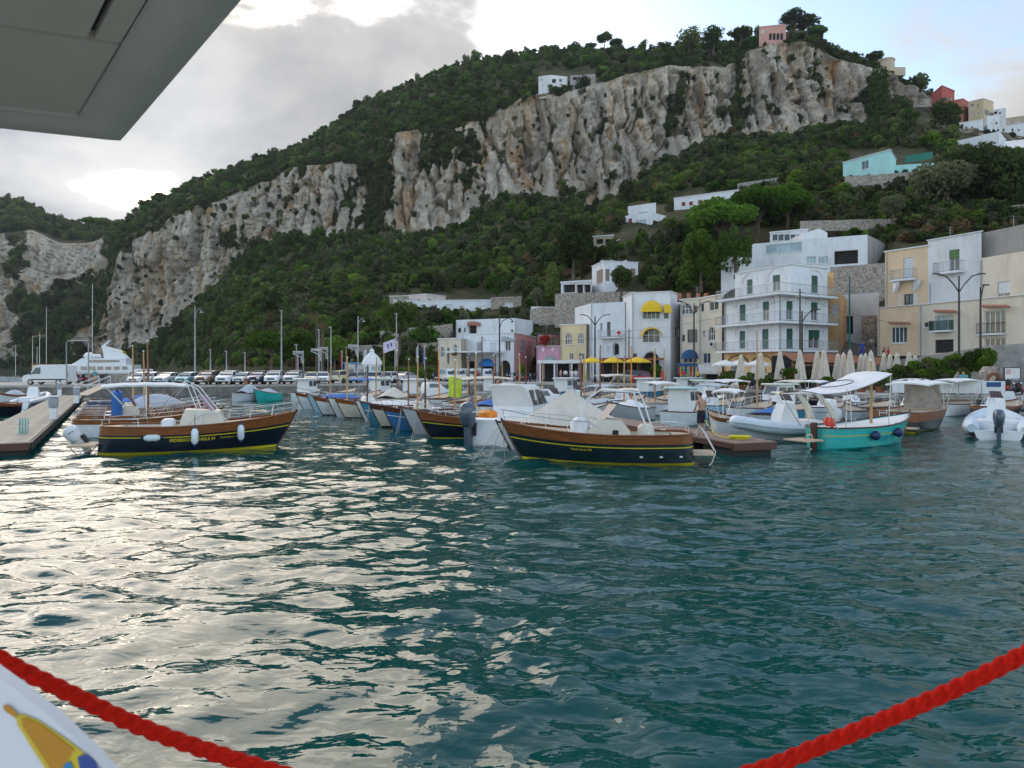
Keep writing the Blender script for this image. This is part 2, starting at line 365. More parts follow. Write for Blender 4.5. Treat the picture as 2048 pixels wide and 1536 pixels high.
def terrain(name, tables, rows, pxs, cl0, cl1, vegfn, seed=0, sm=7, amp=1.):
    G, seg = sweep(tables, rows, pxs, sm=sm)
    X, Y, Z = G[..., 0].copy(), G[..., 1].copy(), G[..., 2].copy(); Z[0] = -3.0
    wx = X + 2.5 * fbm(X / 5, Z / 9, 0, 3, seed + 50); wz = Z + 7 * fbm(X / 6 + 40, Z / 9, 0, 3, seed + 54)
    a1, a2, ra = cells(wx / 8.0, wz / 38, seed + 60); c1, c2, rc = cells(wx / 3.0, wz / 14, seed + 64)
    crack = a2 - a1
    s = seg[:, None]; PXg = np.repeat(pxs[None], len(seg), 0)
    cliff = np.clip((s - cl0 + .06) / .06, 0, 1) * np.clip((cl1 + .10 - s) / .10, 0, 1)
    tt = np.clip((s - cl0) / (cl1 - cl0), 0, 1); bell = np.clip(np.sin(np.pi * tt), 0, 1) ** .5
    flute = fbm(X / 34, Z / 150, Y / 200, 3, seed + 1) * 26 + np.abs(fbm(X / 13, Z / 60, Y / 90, 3, seed + 4)) * 24
    flute = flute - 7 * np.clip(1 - 3.2 * np.abs(fbm(X / 11, Z / 75, Y / 80, 3, seed + 31)), 0, 1) - 3 * np.clip(1 - 3 * np.abs(fbm(X / 5, Z / 35, Y / 50, 2, seed + 35)), 0, 1)
    fine = fbm(X / 6, Z / 13, Y / 20, 4, seed + 8) * 6.5 + fbm(X / 2.2, Z / 3.5, Y / 9, 3, seed + 12) * 2.6
    block = (ra - .5) * 7 + 8 * np.clip(1 - (a2 - a1) / .14, 0, 1) + (rc - .5) * 3.0 + 1.6 * np.clip(1 - (c2 - c1) / .2, 0, 1)
    Y += cliff * bell * (flute * .75 + fine + block) * amp; X += cliff * bell * fine * .6
    slope = (1 - cliff) * np.clip(s * 1.5, 0, 1) * np.clip((len(tables) - 1 - s) * 2 + .35, 0, 1)
    Z += slope * (fbm(X / 40, Y / 40, 0, 3, seed + 20) * 4 + fbm(X / 9, Y / 9, 0, 3, seed + 24) * 1.5) * np.clip(Y / 300, .12, 1)
    veg = vegfn(PXg, s, X, Y, Z, cliff, crack)
    rock = cliff * (1 - np.clip(veg, 0, 1))
    nr, nc = X.shape; v = np.stack([X, Y, Z], -1)
    i = np.arange(nr * nc).reshape(nr, nc)
    f = np.stack([i[:-1, :-1], i[:-1, 1:], i[1:, 1:], i[1:, :-1]], -1).reshape(-1, 4)
    o = struct(np_mesh(name, v.reshape(-1, 3), f, ROCK, False, {'cliff': rock.ravel()}))
    return v, s * np.ones_like(X), PXg, cliff * np.ones_like(X), veg * np.ones_like(X)
def veg_main(PXg, s, X, Y, Z, cliff, crack):
    g = fbm(X / 22, Z / 40, Y / 60, 4, 71) + .55 * fbm(X / 7, Z / 9, Y / 20, 3, 75)
    gully = np.exp(-((PXg - 757) / 24) ** 2) * 1.6 + np.exp(-((PXg - 1745) / 16) ** 2) * 1.2 * (s < 3.7) + np.exp(-((PXg - 1478) / 9) ** 2) * .9 + np.exp(-((PXg - 1360) / 12) ** 2) * .6 * (s > 3.5) + np.exp(-((PXg - 1640) / 14) ** 2) * .5 * (s > 3.4)
    edge = np.clip((3.08 - s) / .08, 0, 1) * .25 + np.clip((s - 3.96) / .05, 0, 1) * .5
    joint = np.clip(1 - crack / .12, 0, 1) * .5 * np.clip(.5 + 2 * fbm(X / 30, Z / 45, 0, 2, 91), 0, 1)
    return np.where(cliff > .02, np.clip((g + gully + edge + joint - .33) * 5, 0, 1), 1.0)
PXM = np.arange(190, 2352, 3.2)
mt = terrain('mountain', [FOOT, MID1, MID2, BASE, TOP, RIDGE], [14, 26, 44, 140, 40, 8], PXM, 3, 4, veg_main, 0)
HF = tab('-400,743,560 260,743,560'); HB = tab('-400,690,590 0,690,590 120,690,590 260,700,590')
HT = tab('-400,430,650 -100,455,650 0,470,650 60,462,650 120,490,655 180,490,660 230,470,665 260,470,665')
HR = tab('-400,300,820 -200,345,820 -80,375,820 0,400,820 50,411,820 100,430,820 130,444,820 165,452,830 200,458,830 260,452,830')
def veg_head(PXg, s, X, Y, Z, cliff, crack):
    g = fbm(X / 40, Z / 60, Y / 90, 4, 171) + .5 * fbm(X / 12, Z / 14, Y / 30, 3, 175)
    rockspot = np.exp(-((PXg - 88) / 45) ** 2) * np.clip((s - 1.35) / .25, 0, 1) * .7 + np.exp(-((PXg + 10) / 22) ** 2) * .4
    return np.where(cliff > .02, np.clip((g + .27 - rockspot) * 5, 0, 1), 1.0)
hd = terrain('headland', [HF, HB, HT, HR], [14, 90, 50, 10], np.arange(-400, 262, 5.0), 0.3, 2, veg_head, 300, 5, 1.3)

# ------------------------------------------------------------------ foliage
def leaf_material(name, c, c2, trans=.35):
    m = bpy.data.materials.new(name); m.use_nodes = True; t = m.node_tree; t.nodes.clear()
    out = N(t, 'ShaderNodeOutputMaterial'); g = N(t, 'ShaderNodeNewGeometry'); oi = N(t, 'ShaderNodeObjectInfo')
    r = N(t, 'ShaderNodeValToRGB'); r.color_ramp.elements[0].color = (*c, 1); r.color_ramp.elements[1].color = (*c2, 1)
    a = N(t, 'ShaderNodeMath', operation='MULTIPLY_ADD'); a.inputs[1].default_value = .55
    t.links.new(g.outputs['Random Per Island'], a.inputs[0])
    b = N(t, 'ShaderNodeMath', operation='MULTIPLY'); b.inputs[1].default_value = .45; t.links.new(oi.outputs['Random'], b.inputs[0]); t.links.new(b.outputs[0], a.inputs[2])
    t.links.new(a.outputs[0], r.inputs[0])
    hs = N(t, 'ShaderNodeHueSaturation'); t.links.new(r.outputs[0], hs.inputs['Color'])
    hv = N(t, 'ShaderNodeMapRange'); setin(hv, **{'To Min': .62, 'To Max': 1.3}); t.links.new(oi.outputs['Random'], hv.inputs[0]); t.links.new(hv.outputs[0], hs.inputs['Value'])
    d = N(t, 'ShaderNodeBsdfDiffuse'); tr = N(t, 'ShaderNodeBsdfTranslucent'); mxs = N(t, 'ShaderNodeMixShader'); mxs.inputs[0].default_value = trans
    t.links.new(hs.outputs[0], d.inputs[0]); t.links.new(hs.outputs[0], tr.inputs[0])
    t.links.new(d.outputs[0], mxs.inputs[1]); t.links.new(tr.outputs[0], mxs.inputs[2]); t.links.new(mxs.outputs[0], out.inputs[0])
    _m[name] = m; return m
L_DARK = leaf_material('leaf_dark', (0.042, 0.062, 0.022), (0.105, 0.133, 0.044))
L_MID = leaf_material('leaf_mid', (0.055, 0.086, 0.022), (0.144, 0.183, 0.049))
L_OLIVE = leaf_material('leaf_olive', (0.077, 0.088, 0.047), (0.144, 0.15, 0.083))
L_BRIGHT = leaf_material('leaf_bright', (0.058, 0.124, 0.016), (0.169, 0.273, 0.046), .45)
L_PINE = leaf_material('leaf_pine', (0.033, 0.081, 0.016), (0.098, 0.176, 0.033))
L_DRY = leaf_material('leaf_dry', (0.104, 0.072, 0.033), (0.182, 0.124, 0.065))
BARK = M('bark', (.10, .075, .055), .9, var=.35, scale=4, bump=.5, stretch=(1, 1, .3))
def leaf_cloud(rng, blobs, n, size, flat=.0, aspect=1.6):
    """n leaf-spray quads through the shells of a set of ellipsoids (c, r)"""
    bl = np.array([[*c, *r] for c, r in blobs]); w = (bl[:, 3] * bl[:, 4] * bl[:, 5]) ** .67; w /= w.sum()
    k = rng.choice(len(bl), n, p=w); d = rng.normal(size=(n, 3)); d /= np.linalg.norm(d, axis=1)[:, None]
    rad = rng.uniform(.62, 1.06, n) ** .6
    c = bl[k, :3] + d * bl[k, 3:] * rad[:, None]
    nrm = d + rng.normal(size=(n, 3)) * .75; nrm[:, 2] += flat; nrm /= np.linalg.norm(nrm, axis=1)[:, None]
    a = np.cross(nrm, rng.normal(size=(n, 3))); a /= np.linalg.norm(a, axis=1)[:, None]; b = np.cross(nrm, a)
    s = size * rng.uniform(.6, 1.35, n)[:, None]
    v = np.stack([c - a*s*aspect*.5, c + b*s*.42, c + a*s*aspect*.5, c - b*s*.42], 1).reshape(-1, 3)
    return v, np.arange(4 * n).reshape(n, 4)
def crown_mesh(name, v, f, mat):
    me = bpy.data.meshes.new(name); me.from_pydata(v.tolist(), [], f.tolist()); me.materials.append(mat); return me
def round_blobs(rng, r, h, n, base=0.):
    out = []
    for i in range(n):
        a = rng.uniform(0, 6.28); q = rng.uniform(.15, .72) * r; z = base + h * rng.uniform(.22, .85)
        s = r * rng.uniform(.32, .55) * (1 - .35 * abs((z - base) / h - .5)); out.append(((q*math.cos(a), q*math.sin(a), z), (s, s, s * rng.uniform(.7, 1.))))
    out.append(((0, 0, base + h * .55), (r*.6, r*.6, h*.38))); return out
PROTO = bpy.data.collections.new('woodland_crowns')
rg = np.random.default_rng(3)
for i, mt_ in enumerate([L_DARK, L_MID, L_DARK, L_OLIVE, L_MID, L_DARK, L_PINE, L_BRIGHT, L_OLIVE, L_DRY]):
    v, f = leaf_cloud(rg, round_blobs(rg, 1.0, 1.5 + .3 * (i % 3), 8), 340, .25)
    v[:, 2] -= .25
    o = bpy.data.objects.new('crown_kind_%d' % i, crown_mesh('crown', v, f, mt_)); PROTO.objects.link(o)
def scatter_group():
    g = bpy.data.node_groups.new('scatter', 'GeometryNodeTree')
    g.interface.new_socket('Geometry', in_out='INPUT', socket_type='NodeSocketGeometry'); g.interface.new_socket('Geometry', in_out='OUTPUT', socket_type='NodeSocketGeometry')
    gi = N(g, 'NodeGroupInput'); go = N(g, 'NodeGroupOutput'); ip = N(g, 'GeometryNodeInstanceOnPoints'); ci = N(g, 'GeometryNodeCollectionInfo')
    ci.inputs['Collection'].default_value = PROTO; ci.inputs['Separate Children'].default_value = True; ci.inputs['Reset Children'].default_value = True
    ip.inputs['Pick Instance'].default_value = True
    def na(nm, ty):
        a = N(g, 'GeometryNodeInputNamedAttribute', data_type=ty); a.inputs['Name'].default_value = nm; return a.outputs['Attribute']
    g.links.new(gi.outputs[0], ip.inputs['Points']); g.links.new(ci.outputs[0], ip.inputs['Instance'])
    g.links.new(na('kind_i', 'INT'), ip.inputs['Instance Index']); g.links.new(na('rot', 'FLOAT_VECTOR'), ip.inputs['Rotation']); g.links.new(na('sc', 'FLOAT_VECTOR'), ip.inputs['Scale'])
    g.links.new(ip.outputs[0], go.inputs[0]); return g
SCG = scatter_group()
def wood(name, label, cat, pts, sizes, kinds, seed=1):
    rr = np.random.default_rng(seed); n = len(pts)
    me = bpy.data.meshes.new(name); me.vertices.add(n); me.vertices.foreach_set('co', np.ascontiguousarray(pts, np.float32).ravel())
    a = me.attributes.new('kind_i', 'INT', 'POINT'); a.data.foreach_set('value', np.ascontiguousarray(kinds, np.int32))
    rot = np.stack([rr.normal(0, .12, n), rr.normal(0, .12, n), rr.uniform(0, 6.28, n)], -1)
    a = me.attributes.new('rot', 'FLOAT_VECTOR', 'POINT'); a.data.foreach_set('vector', np.ascontiguousarray(rot, np.float32).ravel())
    s = np.stack([sizes * rr.uniform(.85, 1.15, n), sizes * rr.uniform(.85, 1.15, n), sizes * rr.uniform(.75, 1.2, n)], -1)
    a = me.attributes.new('sc', 'FLOAT_VECTOR', 'POINT'); a.data.foreach_set('vector', np.ascontiguousarray(s, np.float32).ravel())
    o = bpy.data.objects.new(name, me); col.objects.link(o)
    md = o.modifiers.new('scatter', 'NODES'); md.node_group = SCG
    o['kind'] = 'stuff'; o['label'] = label; o['category'] = cat
    return o
# keep-clear rectangles of the photograph's hillside where houses, walls and terraces stand: (px0, px1, py0, py1)
CLEAR = [(775, 1050, 588, 644), (905, 1080, 636, 760), (870, 945, 675, 760), (1070, 1180, 645, 760), (1150, 1460, 590, 760), (1118, 1190, 560, 616), (1180, 1282, 520, 612), (1245, 1338, 408, 478), (1345, 1480, 384, 452), (1184, 1275, 468, 512),
         (1440, 1775, 458, 566), (1440, 1700, 540, 760), (1680, 1780, 575, 700), (1750, 2300, 455, 760), (1682, 1870, 300, 380), (1828, 2100, 185, 275), (1905, 2100, 262, 312), (1070, 1195, 142, 176), (1515, 1575, 45, 88)]
def sample(T, n, test, seed):
    v, s, PXg, cliff, veg = T; rr = np.random.default_rng(seed)
    A = v[:-1, :-1]; B = v[:-1, 1:]; Cc = v[1:, :-1]
    area = np.linalg.norm(np.cross(B - A, Cc - A), axis=-1)
    w = (area * test(PXg[:-1, :-1], s[:-1, :-1], v[:-1, :-1], cliff[:-1, :-1], veg[:-1, :-1])).ravel(); w /= w.sum()
    k = rr.choice(len(w), n, p=w); r_, c_ = np.unravel_index(k, area.shape)
    u, t = rr.random(n)[:, None], rr.random(n)[:, None]
    p = A[r_, c_] + (B - A)[r_, c_] * u + (Cc - A)[r_, c_] * t
    return p, s[r_, c_], PXg[r_, c_], rr
def clearmask(px, v):
    py = HOR - (v[..., 2] - CH) / v[..., 1] * F; m = np.ones(px.shape)
    for a, b, c, d in CLEAR: m[(px > a) & (px < b) & (py > c) & (py < d)] = 0
    return m
p, s_, px_, rr = sample(mt, 11000, lambda px, s, v, cl, ve: np.where(s < 2.86, 1, np.where(s >= 4, .9, 0)) * (s < 5.25) * (s > .12) * clearmask(px, v) * (300 / np.maximum(v[..., 1], 120)) ** 1.0, 41)
dist = p[:, 1]; size = np.clip(2.0 * np.exp(rr.normal(0, .36, len(p))), .9, 5.2) * np.clip(dist / 330, .62, 1.12)
size *= np.where(s_ > 4, .92, 1)
k_ = rr.choice(10, len(p), p=[.16, .17, .14, .09, .14, .09, .09, .05, .065, .005]); k_ = np.where((s_ > 4.3) & (rr.random(len(p)) < .3), 6, k_)
wood('woodland', 'dense dark green woodland covering the mountain slopes above and below the cliffs', 'woodland', p, size, k_, 1)
p, s_, px_, rr = sample(mt, 3800, lambda px, s, v, cl, ve: (s > 3.02) * (s < 4.05) * (cl > .3) * (.022 + 1.2 * (ve > .5)), 42)
p[:, 1] -= .6
wood('cliff_shrubs', 'dark shrubs and small trees clinging to ledges and gullies of the limestone cliff', 'shrubs', p, np.clip(rr.normal(1.45, .6, len(p)), .5, 3.0), rr.choice([0, 2, 5, 1, 3], len(p)), 2)
p, s_, px_, rr = sample(hd, 3600, lambda px, s, v, cl, ve: (ve > .5) * (s > .05) * (s < 3.3), 43)
wood('headland_woods', 'hazy dark woodland on the far left headland', 'woodland', p, np.clip(rr.normal(4.0, 1., len(p)), 2, 6.5), rr.choice([0, 2, 5, 1, 4], len(p)), 3)

p, s_, px_, rr = sample(mt, 3400, lambda px, s, v, cl, ve: (s < 3.0) * (s > .05) * (v[..., 1] < 260) * clearmask(px, v) * (100 / v[..., 1]) ** 2.2, 44)
wood('hillside_scrub', 'mixed green scrub and garden bushes on the terraced slope behind the town', 'scrub', p, np.clip(rr.normal(1.15, .4, len(p)), .5, 2.3) * np.clip(p[:, 1] / 150, .7, 1.3), rr.choice([0, 1, 3, 4, 6, 2, 7, 8, 9], len(p)), 4)

def inpx(px, v, a, b, c, d): py = HOR - (v[..., 2] - CH) / v[..., 1] * F; return ((px > a) & (px < b) & (py > c) & (py < d)).astype(float)
p, s_, px_, rr = sample(mt, 900, lambda px, s, v, cl, ve: (s < 2.4) * inpx(px, v, 1590, 2200, 375, 490), 45)
wood('vineyard', 'terraced vineyard and dry scrub on the slope right of the modern villa', 'vineyard', p, np.clip(rr.normal(.8, .25, len(p)), .4, 1.5), rr.choice([1, 3, 7, 8, 9, 6, 4], len(p)), 5)

p, s_, px_, rr = sample(mt, 420, lambda px, s, v, cl, ve: (s < 1.6) * np.maximum(inpx(px, v, 700, 1075, 626, 735), inpx(px, v, 1190, 1300, 455, 530)) * (v[..., 1] < 175), 46)
wood('terrace_scrub', 'low garden bushes on the terraces below the long white villa', 'scrub', p, np.clip(rr.normal(.75, .25, len(p)), .35, 1.4), rr.choice([1, 3, 7, 8, 4, 7], len(p)), 6)
# ------------------------------------------------------------------ quay and ground
QZ = 1.2
CONC = M('quay_concrete', (.36, .34, .31), .85, var=.22, scale=.9, bump=.25, stain=((.14, .13, .11), .6, .5))
STONE = M('quay_stone', (.20, .18, .155), .9, var=.45, scale=1.6, bump=.6, stain=((.05, .055, .04), .7, .8))
qf = [(-420, 74), (0, 76), (400, 78), (700, 84), (960, 88), (1180, 85), (1300, 79), (1450, 66), (1560, 58), (1800, 50), (2100, 46.5), (2600, 44)]
qpts = [Vector((PX(a, b), b, 0)) for a, b in qf]
back = [Vector((120, 44, 0)), Vector((120, 150, 0)), Vector((PX(470, 150), 150, 0)), Vector((PX(440, 112), 112, 0)), Vector((PX(380, 94), 94, 0)), Vector((PX(-420, 92), 92, 0))]
mb = MB(); outline = qpts + back
mb.add([(p.x, p.y, QZ) for p in outline], [tuple(range(len(outline)))])
quay = struct(mb.build('quay', CONC))
mb = MB()
for z0, z1, off in ((-2, QZ - .22, .0),):
    for a, b in zip(outline, outline[1:] + outline[:1]): mb.add([(a.x, a.y, z0), (b.x, b.y, z0), (b.x, b.y, z1), (a.x, a.y, z1)], [(0, 1, 2, 3)])
mb.build('quay_wall', STONE, quay)
mb = MB()                                   # coping stones along the edge
for a, b in zip(qpts, qpts[1:]):
    d = (b - a); n = max(1, int(d.length / 1.8)); nn = Vector((d.y, -d.x, 0)).normalized()
    for i in range(n):
        q0 = a + d * (i + .012) / n; q1 = a + d * (i + .988) / n
        pr = [(q0 + nn * .08), (q1 + nn * .08), (q1 - nn * .55), (q0 - nn * .55)]
        mb.loft([[(p.x, p.y, QZ - .22) for p in pr], [(p.x, p.y, QZ + .025) for p in pr]])
mb.build('coping', M('coping_stone', (.42, .40, .365), .85, var=.2, scale=2, bump=.3), quay, kind='stuff')
# ramp street climbing behind the terrace on the right
mb = MB(); mb.add([(PX(1640, 70), 70, 1.3), (PX(1770, 69), 69, 3.2), (PX(1990, 58), 58, 4.6), (PX(2200, 54), 54, 4.9), (PX(2200, 62), 66, 5.0), (PX(1990, 66), 68, 5.0), (PX(1780, 80), 80, 5.0), (PX(1690, 88), 88, 6.6), (PX(1640, 86), 86, 5.6)], [(0,1,6,8), (8,6,7), (1,2,5,6), (2,3,4,5)])
struct(mb.build('street', M('asphalt', (.13, .13, .135), .9, var=.2, scale=1.5, bump=.2)))
mb = MB()
for (a, ya, za), (b, yb, zb) in (((1640, 70, 1.3), (1770, 69, 3.2)), ((1770, 69, 3.2), (1990, 58, 4.6)), ((1990, 58, 4.6), (2200, 54, 4.9))):
    mb.add([(PX(a, ya), ya - .02, 0), (PX(b, yb), yb - .02, 0), (PX(b, yb), yb - .02, zb + .5), (PX(a, ya), ya - .02, za + .5), (PX(a, ya), ya + .25, za + .5), (PX(b, yb), yb + .25, zb + .5), (PX(b, yb), yb + .25, 0), (PX(a, ya), ya + .25, 0)], [(0,1,2,3), (3,2,5,4), (4,5,6,7)])
tag(mb.build('retaining_wall', M('old_render', (.33, .31, .28), .9, var=.3, scale=1.2, bump=.4, stain=((.12, .11, .1), .7, .6))), 'low grey retaining wall holding the sloping street above the closed parasols', 'wall')

# ------------------------------------------------------------------ houses
PL = lambda nm, c, st=.5: M('plaster_' + nm, c, .88, var=.06, scale=.7, bump=.12, fine=9, stain=((c[0]*.55, c[1]*.53, c[2]*.5), st, .55), spec=.25)
WHITE = PL('white', (.76, .78, .80)); WHITE2 = PL('white_worn', (.70, .71, .72), .6); CREAM = PL('cream', (.70, .62, .50), .6); PEACH = PL('peach', (.74, .55, .36), .3)
PALEP = PL('pale_pink', (.74, .64, .60)); SALMON = PL('salmon', (.56, .29, .27)); PINK = PL('pink', (.76, .42, .56)); YEL = PL('yellow', (.76, .62, .38)); ORANGE = PL('orange', (.72, .46, .22))
GREYC = PL('concrete', (.34, .32, .30), .7); TURQ = PL('turquoise', (.42, .72, .70)); RED = PL('red', (.42, .10, .085)); OCHRE = PL('ochre', (.58, .47, .30)); TAN = PL('tan', (.50, .41, .31), .6); PINKV = PL('villa_pink', (.62, .34, .29))
RUBBLE = M('rubble_stone', (.36, .31, .26), .92, var=.6, scale=3.2, bump=.9, fine=5)
GLASS = M('window_glass', (.06, .075, .085), .06, var=.25, scale=.6, spec=.8)
GLASSB = M('window_glass_pale', (.32, .42, .46), .12, var=.3, scale=.4, spec=.8)
DARK = M('dark_interior', (.025, .023, .022), .8, var=.4, scale=1)  # near-black sheet colour, stands in for unlit depth behind openings
FRW = M('frame_white', (.74, .75, .75), .5, var=.05); FRB = M('frame_brown', (.13, .075, .045), .6); FRD = M('frame_dark', (.05, .05, .055), .5)
GREEN = M('shutter_green', (.018, .10, .07), .55, var=.15, scale=3); GREENL = M('roller_green', (.10, .20, .06), .6); ROLLER = M('roller_white', (.66, .68, .70), .6, var=.06); BROWN = M('shutter_brown', (.28, .20, .15), .7, var=.2, scale=4); REDSH = M('shutter_red', (.24, .035, .035), .6); GREYSH = M('shutter_grey', (.33, .34, .35), .6)
TERRA = M('terracotta', (.36, .14, .075), .85, var=.3, scale=3, bump=.3); METAL = M('rail_metal', (.28, .29, .30), .45, .6); BLACKM = M('black_metal', (.03, .03, .034), .45, .4); STEEL = M('stainless', (.62, .63, .64), .28, .9, var=.08)
TILE = M('roof_tile', (.30, .13, .08), .85, var=.35, scale=4, bump=.4)
KIND = {  # arched, frame material, glass, mullions, shutter (material, covered share from top)
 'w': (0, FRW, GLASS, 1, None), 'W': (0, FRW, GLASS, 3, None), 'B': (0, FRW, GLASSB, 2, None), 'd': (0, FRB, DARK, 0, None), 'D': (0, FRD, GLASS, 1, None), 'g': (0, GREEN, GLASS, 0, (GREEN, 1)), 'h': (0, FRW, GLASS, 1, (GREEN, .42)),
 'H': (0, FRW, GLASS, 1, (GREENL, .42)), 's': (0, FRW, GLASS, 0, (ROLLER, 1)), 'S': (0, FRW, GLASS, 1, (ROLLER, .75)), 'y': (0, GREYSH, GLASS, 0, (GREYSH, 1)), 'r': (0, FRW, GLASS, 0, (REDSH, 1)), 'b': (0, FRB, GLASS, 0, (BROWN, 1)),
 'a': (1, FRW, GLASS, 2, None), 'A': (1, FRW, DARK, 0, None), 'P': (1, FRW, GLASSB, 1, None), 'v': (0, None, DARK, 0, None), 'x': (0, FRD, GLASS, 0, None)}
def outline_op(u0, u1, w0, w1, arch, n=10):
    if not arch: return [(u0, w0), (u1, w0), (u1, w1), (u0, w1)]
    r = (u1 - u0) / 2; h = min(r, (w1 - w0) * .62); c = (u0 + u1) / 2; sp_ = w1 - h
    return [(u0, w0), (u1, w0)] + [(c + r * math.cos(math.pi * i / n), sp_ + h * math.sin(math.pi * i / n)) for i in range(n + 1)]
def facade(mb, m, L, H, ops, rec):
    """wall sheet with real openings, reveals included; local x along the wall, y inward, z up"""
    us = sorted({0, L, *[o[0] for o in ops], *[o[1] for o in ops]}); ws = sorted({0, H, *[o[2] for o in ops], *[o[3] for o in ops]})
    us = [u for u in us if 0 <= u <= L]; ws = [w for w in ws if 0 <= w <= H]
    for a, b in zip(us, us[1:]):
        for c, d in zip(ws, ws[1:]):
            cu, cw = (a + b) / 2, (c + d) / 2
            if any(o[0] < cu < o[1] and o[2] < cw < o[3] for o in ops): continue
            mb.add([(a, 0, c), (b, 0, c), (b, 0, d), (a, 0, d)], [(0, 1, 2, 3)], m)
    for o in ops:
        ol = outline_op(*o[:4], KIND[o[4]][0]); n = len(ol); dp = rec * (4 if o[4] in 'vA' else 1)
        mb.add([(u, 0, w) for u, w in ol] + [(u, dp, w) for u, w in ol], [(i, (i+1) % n, n + (i+1) % n, n + i) for i in range(n)], m)
        if KIND[o[4]][0]:
            k = (n - 3) // 2 + 2
            mb.add([(o[1], 0, o[3])] + [(u, 0, w) for u, w in ol[2:k+1]], [(0, i, i+1) for i in range(1, k-1)], m)
            mb.add([(o[0], 0, o[3])] + [(u, 0, w) for u, w in ol[k:]], [(0, i, i+1) for i in range(1, n-k)], m)
def window(parent, m, o, rec):
    u0, u1, w0, w1, kd = o[:5]; arch, fm, gm, mul, sh = KIND[kd]; dp = rec * (4 if kd in 'vA' else 1)
    ol = outline_op(u0, u1, w0, w1, arch)
    t = min(.07, (u1 - u0) * .09)
    isdoor = (w1 - w0) > 1.9 * (u1 - u0) and not arch
    pane = MB().add([(u, dp - .015, w) for u, w in ol], [tuple(range(len(ol)))], m)
    if fm is None:
        pane.build('opening', gm, parent); return  # dark sheet standing in for the unlit recess
    fr = MB(); cu, cw = (u0+u1)/2, (w0+w1)/2; n = len(ol)
    inn = [(cu + (u-cu) * (1 - 2*t/(u1-u0)), cw + (w-cw) * (1 - 2*t/(w1-w0))) for u, w in ol]
    f0, f1 = dp - .07, dp - .02
    fr.add([(u, f0, w) for u, w in ol] + [(u, f0, w) for u, w in inn] + [(u, f1, w) for u, w in inn], [(i, (i+1) % n, n+(i+1) % n, n+i) for i in range(n)] + [(n+i, n+(i+1) % n, 2*n+(i+1) % n, 2*n+i) for i in range(n)], m)
    for k in range(mul):
        x = u0 + (u1-u0) * (k+1) / (mul+1); fr.box(x - t*.5, x + t*.5, f0 + .004, f1, w0 + t, w1 - t * (1 if not arch else 3), m)
    if arch and kd == 'a': fr.box(u0 + t, u1 - t, f0 + .006, f1, w0 + (w1-w0)*.5 - t*.5, w0 + (w1-w0)*.5 + t*.5, m)
    w_ = fr.build('door' if isdoor else 'window', fm, parent); pane.build('pane', gm, w_)
    if not isdoor and w0 > .5: MB().box(u0 - .08, u1 + .08, -.09, .03, w0 - .07, w0 - .004, m).build('sill', FRW, w_)
    if sh:
        sm, cov = sh; s_ = MB(); z0 = w1 - (w1-w0) * cov; nsl = max(3, int((w1 - z0) / .16))
        for k in range(nsl):
            a = z0 + (w1 - z0) * k / nsl; b = z0 + (w1 - z0) * (k + .93) / nsl
            s_.add([(u0+t*.5, dp-.115, a), (u1-t*.5, dp-.115, a), (u1-t*.5, dp-.085, b), (u0+t*.5, dp-.085, b)], [(0,1,2,3)], m)
        s_.build('shutter', sm, w_)
